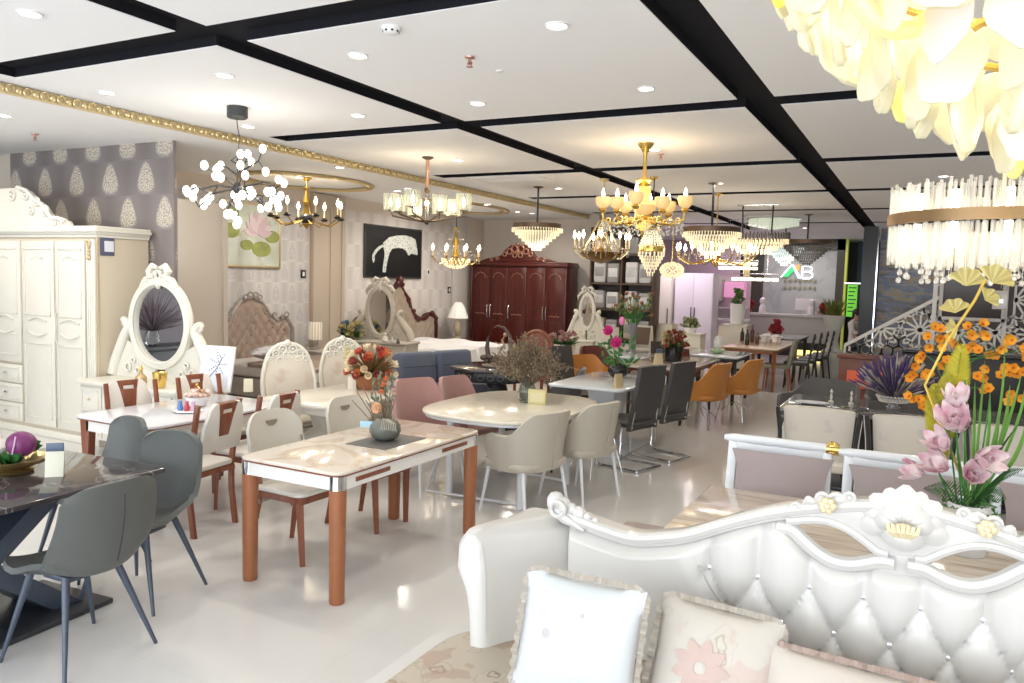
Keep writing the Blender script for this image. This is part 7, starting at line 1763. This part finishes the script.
GL_ = mat('sign_gold', (.42, .36, .18), .4, .5)
rl = random.Random(3)
t = thing('gold_lettering', 'two faint lines of small gold characters under the logo', 'sign', (-3.38, LY-.02, 1.95))
for j in range(2):
    for k in range(7):
        a = nb(); x = -.42+.14*k; z = .12-.22*j
        bx(a, x-.05, x+.05, -.02, 0, z-.006, z+.010); bx(a, x-.008+.02*(k % 2), x+.008+.02*(k % 2), -.02, 0, z-.06, z+.06); bx(a, x-.04, x+.04, -.02, 0, z-.055+.02*(k % 3), z-.042+.02*(k % 3)); ob('character', a, GL_, t)
t = thing('reception_desk', 'grey stone reception counter with a glowing yellow base, in front of the logo wall', 'reception desk', (-3.35, 22.6, 0))
a = nb(); bx(a, -1.5, 1.22, -.3, .3, .38, 1.06, .01); ob('front_panel', a, mat('grey_counter', (.42, .41, .38), .4), t); a = nb(); bx(a, -1.55, 1.26, -.36, .35, 1.06, 1.12, .008); ob('counter_top', a, mat('counter_top', (.50, .49, .46), .3), t)
a = nb(); bx(a, -1.4, 1.1, -.2, .28, 0, .38); ob('recessed_base', a, BK, t); a = nb(); bx(a, .25, 1.05, -.24, -.205, .03, .17); ob('lit_strip', a, mat('yellow_strip', (.8, .7, .1), .5, emit=1.6, ecol=(1, .9, .25)), t)
for k, (px, lb) in enumerate(((762, 'white waving cat figurine shape on the reception counter, left one'), (811, 'white figurine shape on the reception counter, in front of the screen'))):
    p = fy(px, 317, 22.6); t = thing('white_figurine', lb.replace('waving cat ', ''), 'figurine', (p.x, 22.6, 1.12)); a = nb(); lathe(a, [(.09, 0), (.10, .02), (.09, .16), (.06, .24), (.09, .32), (.07, .40), (.001, .44)], 12); ob('body', a, WHITE, t)
p = fy(815, 315, 23.0); t = thing('monitor', 'white backed monitor on the reception desk', 'monitor', (-2.82, 22.75, 1.12)); a = nb(); bx(a, -.35, .35, -.02, .02, .12, .44, .008); ob('screen_back', a, WHITE, t); a = nb(); bx(a, -.04, .04, -.02, .02, 0, .14); bx(a, -.12, .12, -.08, .08, 0, .012); ob('stand', a, WHITE, t)
def person(label, loc, rz, shirt, hairy=True):
    """seated figure, one skinned body"""
    me = bpy.data.meshes.new('person'); bm = bmesh.new(); sl = bm.verts.layers.skin.verify()
    J = {'pel': ((0, 0, .52), .15), 'bel': ((0, -.02, .68), .13), 'che': ((0, -.05, .88), .16), 'nec': ((0, -.07, 1.07), .06), 'hed': ((0, -.10, 1.18), .095), 'top': ((0, -.10, 1.27), .085),
         'sl': ((-.17, -.06, .98), .06), 'el': ((-.24, -.16, .76), .045), 'wl': ((-.12, -.38, .74), .032), 'hl': ((-.08, -.46, .75), .03), 'sr': ((.17, -.06, .98), .06), 'er': ((.24, -.16, .76), .045), 'wr': ((.12, -.38, .74), .032), 'hr': ((.08, -.46, .75), .03),
         'kl': ((-.13, -.42, .52), .075), 'al': ((-.13, -.42, .10), .045), 'fl': ((-.13, -.56, .05), .04), 'kr': ((.13, -.42, .52), .075), 'ar': ((.13, -.42, .10), .045), 'fr': ((.13, -.56, .05), .04)}
    V = {}
    for k, (c, r_) in J.items(): v = bm.verts.new(c); v[sl].radius = (r_, r_); V[k] = v
    V['pel'][sl].use_root = True
    for a_, b_ in (('pel', 'bel'), ('bel', 'che'), ('che', 'nec'), ('nec', 'hed'), ('hed', 'top'), ('che', 'sl'), ('sl', 'el'), ('el', 'wl'), ('wl', 'hl'), ('che', 'sr'), ('sr', 'er'), ('er', 'wr'), ('wr', 'hr'), ('pel', 'kl'), ('kl', 'al'), ('al', 'fl'), ('pel', 'kr'), ('kr', 'ar'), ('ar', 'fr')): bm.edges.new((V[a_], V[b_]))
    bm.to_mesh(me); bm.free(); me.materials.append(mat('skin_tone', (.50, .31, .22), .5)); o = bpy.data.objects.new('person', me); C.objects.link(o)
    sk = o.modifiers.new('skin', 'SKIN'); sk.use_smooth_shade = True; ss = o.modifiers.new('sub', 'SUBSURF'); ss.levels = ss.render_levels = 2
    tag(o, label, 'person'); o.location = loc; o.rotation_euler.z = rz
    a = nb(); lathe(a, [(.17, .50), (.165, .62), (.16, .75), (.19, .90), (.20, .98), (.12, 1.04), (.075, 1.07)], 20, (0, -.04, 0), sy=.78)
    for s in (-1, 1): tube(a, [(s*.15, -.06, .99), (s*.20, -.10, .90), (s*.245, -.16, .77), (s*.19, -.27, .755)], [.075, .07, .062, .05], 10)
    ob('shirt', a, shirt, o)
    a = nb(); ball(a, (0, -.075, 1.24), .118, 14, (.95, 1, 1.0)); ball(a, (0, -.02, 1.16), .09, 10, (1, .7, 1.1)); ob('hair', a, mat('black_hair', (.015, .012, .012), .5), o)
    a = nb(); ball(a, (0, -.205, 1.185), .014, 6, (.8, 1, 1.3)); 
    for s in (-1, 1): ball(a, (s*.10, -.10, 1.18), .022, 6, (.4, .8, 1.2))
    ob('nose_and_ears', a, mat('skin_tone', (.5, .31, .22), .5), o)
    return o
person('person in a white shirt seated beside the green lit doorway, dark hair', (-1.58, 21.6, .02), R(60), mat('white_shirt', (.62, .60, .58), .7))
person('person seated behind the reception monitor, only dark hair showing', (-2.62, 23.6, .12), R(0), mat('grey_shirt', (.3, .3, .32), .7))
for k, (x, y, rz, lb) in enumerate(((-1.58, 21.62, R(60), 'dark stool under the person in a white shirt'), (-2.62, 23.62, 0, 'stool behind the reception counter under the seated person'))):
    t = thing('stool', lb, 'stool', (x, y, 0), rz); a = nb(); lathe(a, [(.17, .34), (.18, .36), (.17, .40), (.001, .41)], 16); ob('seat', a, BK, t)
    for s in (-1, 1):
        for s2 in (-1, 1): a = nb(); tube(a, [(s*.14, s2*.14, 0), (s*.10, s2*.10, .35)], .015, 6); ob('leg', a, BK, t)
# doorway with green and blue light
w = nb(); bx(w, -2.15, -2.09, 24.8, 25.1, 0, CZ); struct('trim_7', w, mat('lime_edge', (.5, .5, .1), .5, emit=.15, ecol=(.75, .85, .15)))
w = nb(); bx(w, -1.9, -1.0, 26.0, 26.1, 0, CZ); struct('wall_door_end', w, mat('blue_dark_wall', (.05, .12, .20), .5))
p = fy(852, 299, 24.0); t = thing('green_sign', 'small bright green lit poster beside the logo wall', 'sign', p); a = nb(); bx(a, -.13, .13, -.02, .02, -.50, .40, .004); ob('panel', a, mat('green_lit', (.15, .6, .05), .4, emit=.45, ecol=(.25, .9, .08)), t)
a = nb(); bx(a, -.22, .26, -.03, .02, .42, .46); ob('header_bar', a, WS, t); a = nb()
for k in range(7): bx(a, -.10, .10-.03*(k % 3), -.024, -.02, .30-.11*k, .33-.11*k)
ob('print_lines', a, BK, t); a = nb(); bx(a, -.02, .02, -.0, .03, -2.05+.0, -.5); ob('stand', a, BK, t); t.location.z = p.z
# glass column and mural
w = nb(); bx(w, -1.36, -1.06, 19.9, 20.1, 0, CZ); struct('wall_dark_column', w, mat('near_black', (.02, .02, .022), .3)); w = nb(); bx(w, -1.055, -1.03, 19.88, 19.92, 0, CZ); struct('trim_8', w, CHROME)
MUR = node_mat('landscape_mural', lambda nt, co: ramp(nt, noise(nt, mapping(nt, co, (.7, 1, 3.2)), 1.6, 7, 1.8), [(.28, (.09, .085, .08)), (.42, (.22, .205, .21)), (.50, (.16, .22, .36)), (.56, (.32, .31, .30)), (.62, (.38, .29, .13)), (.72, (.22, .20, .18))]), .35)
w = nb(); bx(w, -1.03, 1.0, 20.6, 20.7, 0, CZ); struct('wall_mural', w, MUR)
w = nb(); bx(w, 1.0, 5.2, 20.6, 20.7, 0, CZ); struct('wall_grey_right', w, mat('warm_grey_wall', (.16, .14, .135), .6))
# dark piano-like cabinet, red cabinet
t = thing('red_cabinet', 'reddish wooden cabinet with an orange front below the lattice staircase', 'cabinet', (-.70, 13.2, 0))
a = nb(); bx(a, -.42, .42, -.25, .25, .06, .80, .01); ob('body', a, mat('brick_wood', (.16, .045, .025), .4), t); a = nb(); bx(a, -.30, .30, -.27, -.25, .35, .62, .006); ob('orange_panel', a, mat('orange_panel', (.72, .12, .03), .4), t)
a = nb(); bx(a, -.45, .45, -.28, .27, .80, .84, .006); ob('top', a, MATS['brick_wood'], t); a = nb(); bx(a, -.40, .40, -.22, .22, 0, .06); ob('plinth', a, BK, t)
t = thing('long_cabinet', 'dark long cabinet standing in front of the white lattice', 'cabinet', (.70, 14.0, 0)); a = nb(); bx(a, -.95, .95, -.3, .3, .05, .88, .012); ob('body', a, BK, t); a = nb(); bx(a, -.98, .98, -.34, .3, .88, .93, .01); ob('lid', a, mat('gloss_black', (.012, .012, .014), .08), t); a = nb(); bx(a, -.9, .9, -.25, .25, 0, .05); ob('plinth', a, BK, t)
# ---- white lattice staircase screen
LT = mat('lattice_white', (.80, .77, .73), .5)
def bar(bm, p, q, w=.022, y0=-.03, y1=.03):
    p, q = Vector((p[0], 0, p[1])), Vector((q[0], 0, q[1])); d = (q-p); L = d.length
    if L < 1e-4: return
    an = math.atan2(d.z, d.x); bx(bm, 0, L, y0, y1, -w/2, w/2, M=Matrix.Translation(p) @ Matrix.Rotation(-an, 4, 'Y'))
LY2 = 16.0
def P16(px, py): q_ = fy(px, py, LY2); return (q_.x, q_.z)
t = thing('lattice_screen', 'white geometric lattice balustrade climbing to the right', 'balustrade', (0, LY2, 0))
A0, A1 = P16(845, 345), P16(940, 297); B0 = (A0[0], A0[1]-.30); B1 = (A1[0]+.1, A0[1]-.30)
a = nb(); bar(a, A0, A1, .06, -.04, .04); bar(a, A0, B0, .04); bar(a, B0, (A1[0]+1.9, B0[1]), .05, -.04, .04); ob('handrail', a, LT, t)
def zt_at(x): return A0[1]+(A1[1]-A0[1])*(x-A0[0])/(A1[0]-A0[0])
def inside(x, z):
    if z < B0[1]: return False
    if x < A0[0]: return False
    if x <= A1[0]: return z < zt_at(x)
    return z < A1[1]+0 and (x < A1[0]+.08 or z < P16(960, 322)[1]) or (1.22 < x < 1.7 and z < 2.7)
def rosette(bm, c, r_, n=12):
    pts = [(c[0]+r_*math.cos(2*PI*k/n), c[1]+r_*math.sin(2*PI*k/n)) for k in range(n)]; p2 = [(c[0]+r_*1.35*math.cos(2*PI*(k+.5)/n), c[1]+r_*1.35*math.sin(2*PI*(k+.5)/n)) for k in range(n)]
    for k in range(n):
        for s_, e_ in ((c, pts[k]), (pts[k], p2[k]), (p2[k], pts[(k+1) % n])):
            if inside(*s_) and inside(*e_): bar(bm, s_, e_, .034)
def hexr(bm, c, r_):
    pts = [(c[0]+r_*math.cos(PI/6+2*PI*k/6), c[1]+r_*math.sin(PI/6+2*PI*k/6)) for k in range(6)]
    for k in range(6):
        if inside(*pts[k]) and inside(*pts[(k+1) % 6]): bar(bm, pts[k], pts[(k+1) % 6], .034)
for (px, py) in ((881, 328), (920, 330), (958, 332), (995, 332), (1032, 335), (1015, 300), (1015, 265)):
    a = nb(); rosette(a, P16(px, py), .27); 
    if a.verts: ob('rosette', a, LT, t)
    else: a.free()
hx_ = .105; j = 0; a = nb()
for i in range(0, 32):
    for j in range(0, 24):
        c = (A0[0]+.08+i*hx_*1.75, B0[1]+.08+j*hx_*1.52); c = (c[0]+(hx_*.87 if j % 2 else 0), c[1])
        if any((c[0]-P16(*q)[0])**2+(c[1]-P16(*q)[1])**2 < .30**2 for q in ((881, 328), (920, 330), (958, 332), (995, 332), (1032, 335), (1015, 300), (1015, 265))): continue
        hexr(a, c, hx_)
ob('hexagon_lattice', a, LT, t)
a = nb(); q0, q1 = P16(930, 350), P16(937, 240); bar(a, (q0[0]+.02, .6), (q0[0]+.02, 2.85), .07, -.05, .05); bar(a, (q0[0]+.26, 1.4), (q0[0]+.26, 2.85), .05, -.05, .05)
for k in range(6): bar(a, (q0[0]+.02, 1.75+.18*k), (q0[0]+.26, 1.75+.18*(k+1 if k % 2 else k-.6)), .022)
ob('newel_post', a, LT, t)
a = nb(); x_ = P16(1006, 300)[0]; bar(a, (x_, .6), (x_, 2.9), .06, -.05, .05); x_ = P16(1024, 300)[0]+.12; bar(a, (x_, .6), (x_, 2.9), .10, -.06, .06); ob('right_post', a, LT, t)
s0, s1 = P16(947, 240), P16(1000, 322)
t = thing('framed_screen', 'dark television panel in a pale frame mounted on the lattice', 'screen', (0, LY2-.08, 0)); a = nb(); bx(a, s0[0], s1[0], -.02, .02, s1[1]+.05, s0[1]+.05, .004); ob('panel', a, mat('dark_panel', (.075, .062, .06), .3), t)
a = nb()
for (x0, x1, z0, z1) in ((s0[0]-.06, s1[0]+.06, s1[1], s1[1]+.06), (s0[0]-.06, s1[0]+.06, s0[1]+.04, s0[1]+.10), (s0[0]-.06, s0[0]+.0, s1[1], s0[1]+.1), (s1[0], s1[0]+.06, s1[1], s0[1]+.1)): bx(a, x0, x1, -.04, .03, z0, z1, .006)
ob('frame', a, mat('frame_pale', (.62, .58, .56), .4), t)
for sx in (.4, 1.0): a = nb(); bx(a, sx-.02, sx+.02, .02, .10, 1.5, 2.7); ob('mounting_bar', a, LT, t)
p = fy(1000, 300, 6.0)
t = thing('hanging_card', 'small grey acrylic price card hanging from the gold band chandelier on a thread', 'price card', (.30+.11, 4.0, 0)); p = fy(1000, 300, 4.0); t.location = (p.x, 4.0, p.z)
a = nb(); bx(a, -.028, .028, -.003, .003, -.04, .04, .002); ob('card', a, mat('acrylic_card', (.24, .21, .19), .2), t); a = nb(); bx(a, -.012, .012, -.0045, -.0031, -.014, .004); ob('white_mark', a, WHITE, t); a = nb(); tube(a, [(0, 0, .05), (0, .0, .22)], .0012, 4); ob('thread', a, CHROME, t)
# far dark backdrop furniture on the right side behind the flowers
t = thing('cream_sofa_chair', 'beige padded chair at the far right behind the fern', 'chair', (1.55, 6.3, 0), R(180)); a = nb(); bx(a, -.42, .42, .18, .32, .3, .92, .06, 3); ob('backrest', a, CRF, t); a = nb(); bx(a, -.42, .42, -.32, .22, .25, .48, .06, 3); ob('seat', a, CRF, t)
leg4(t, [(sx*.33, sy*.24, 0, 0) for sx in (-1, 1) for sy in (-1, 1)], BLACKM, .02, .018, .27)
# pink lilac glow beyond the tables (shop lighting of the lilac display)
area('lilac_display_light', (-4.9, 22.3, 3.2), 1.6, 30, (1, .68, .92), (0, 0, 0), 1.5)
area('reception_light', (-3.3, 23.9, 3.22), 2.2, 40, (1, .97, .92), (0, 0, 0), .6)

# dark console with dried flowers by the shop's left wall: outside the view, seen in the oval mirror
t = thing('console_table', 'dark console table seen only in the oval mirror', 'table', (-9.6, 3.2, 0), R(90)); a = nb(); bx(a, -.8, .8, -.25, .25, .72, .78, .01); ob('top', a, BK, t); a = nb(); bx(a, -.7, .7, -.2, .2, .1, .72, .01); ob('body', a, BK, t); a = nb(); bx(a, -.72, .72, -.22, .22, 0, .1); ob('plinth', a, BK, t)
t = thing('dried_bouquet', 'dried grey purple bouquet on the dark console, seen in the oval mirror', 'flower arrangement', (-9.6, 3.2, .78)); a = nb(); lathe(a, [(.06, 0), (.10, .05), (.08, .2), (.05, .26), (.001, .2)], 14); ob('vase', a, GLASS, t); a = nb()
for k in range(150):
    th = rnd.uniform(0, 2*PI); el = rnd.uniform(.2, 1.5); L = rnd.uniform(.3, .62); d_ = Vector((math.cos(th)*math.cos(el), math.sin(th)*math.cos(el), math.sin(el))); b0 = Vector((0, 0, .2)); tube(a, [b0, b0+d_*L*.6, b0+d_*L], [.003, .014, .004], 5)
ob('dried_heads', a, mat('grey_plum', (.16, .13, .16), .8, vary=.5), t, kind='stuff')
area('cabinet_fill_light', (-5.2, 17.6, 3.24), 1.2, 40, (1, .84, .95), (0, 0, 0), .6)  # added fill lamp that brightens the cabinet fronts, no fitting there
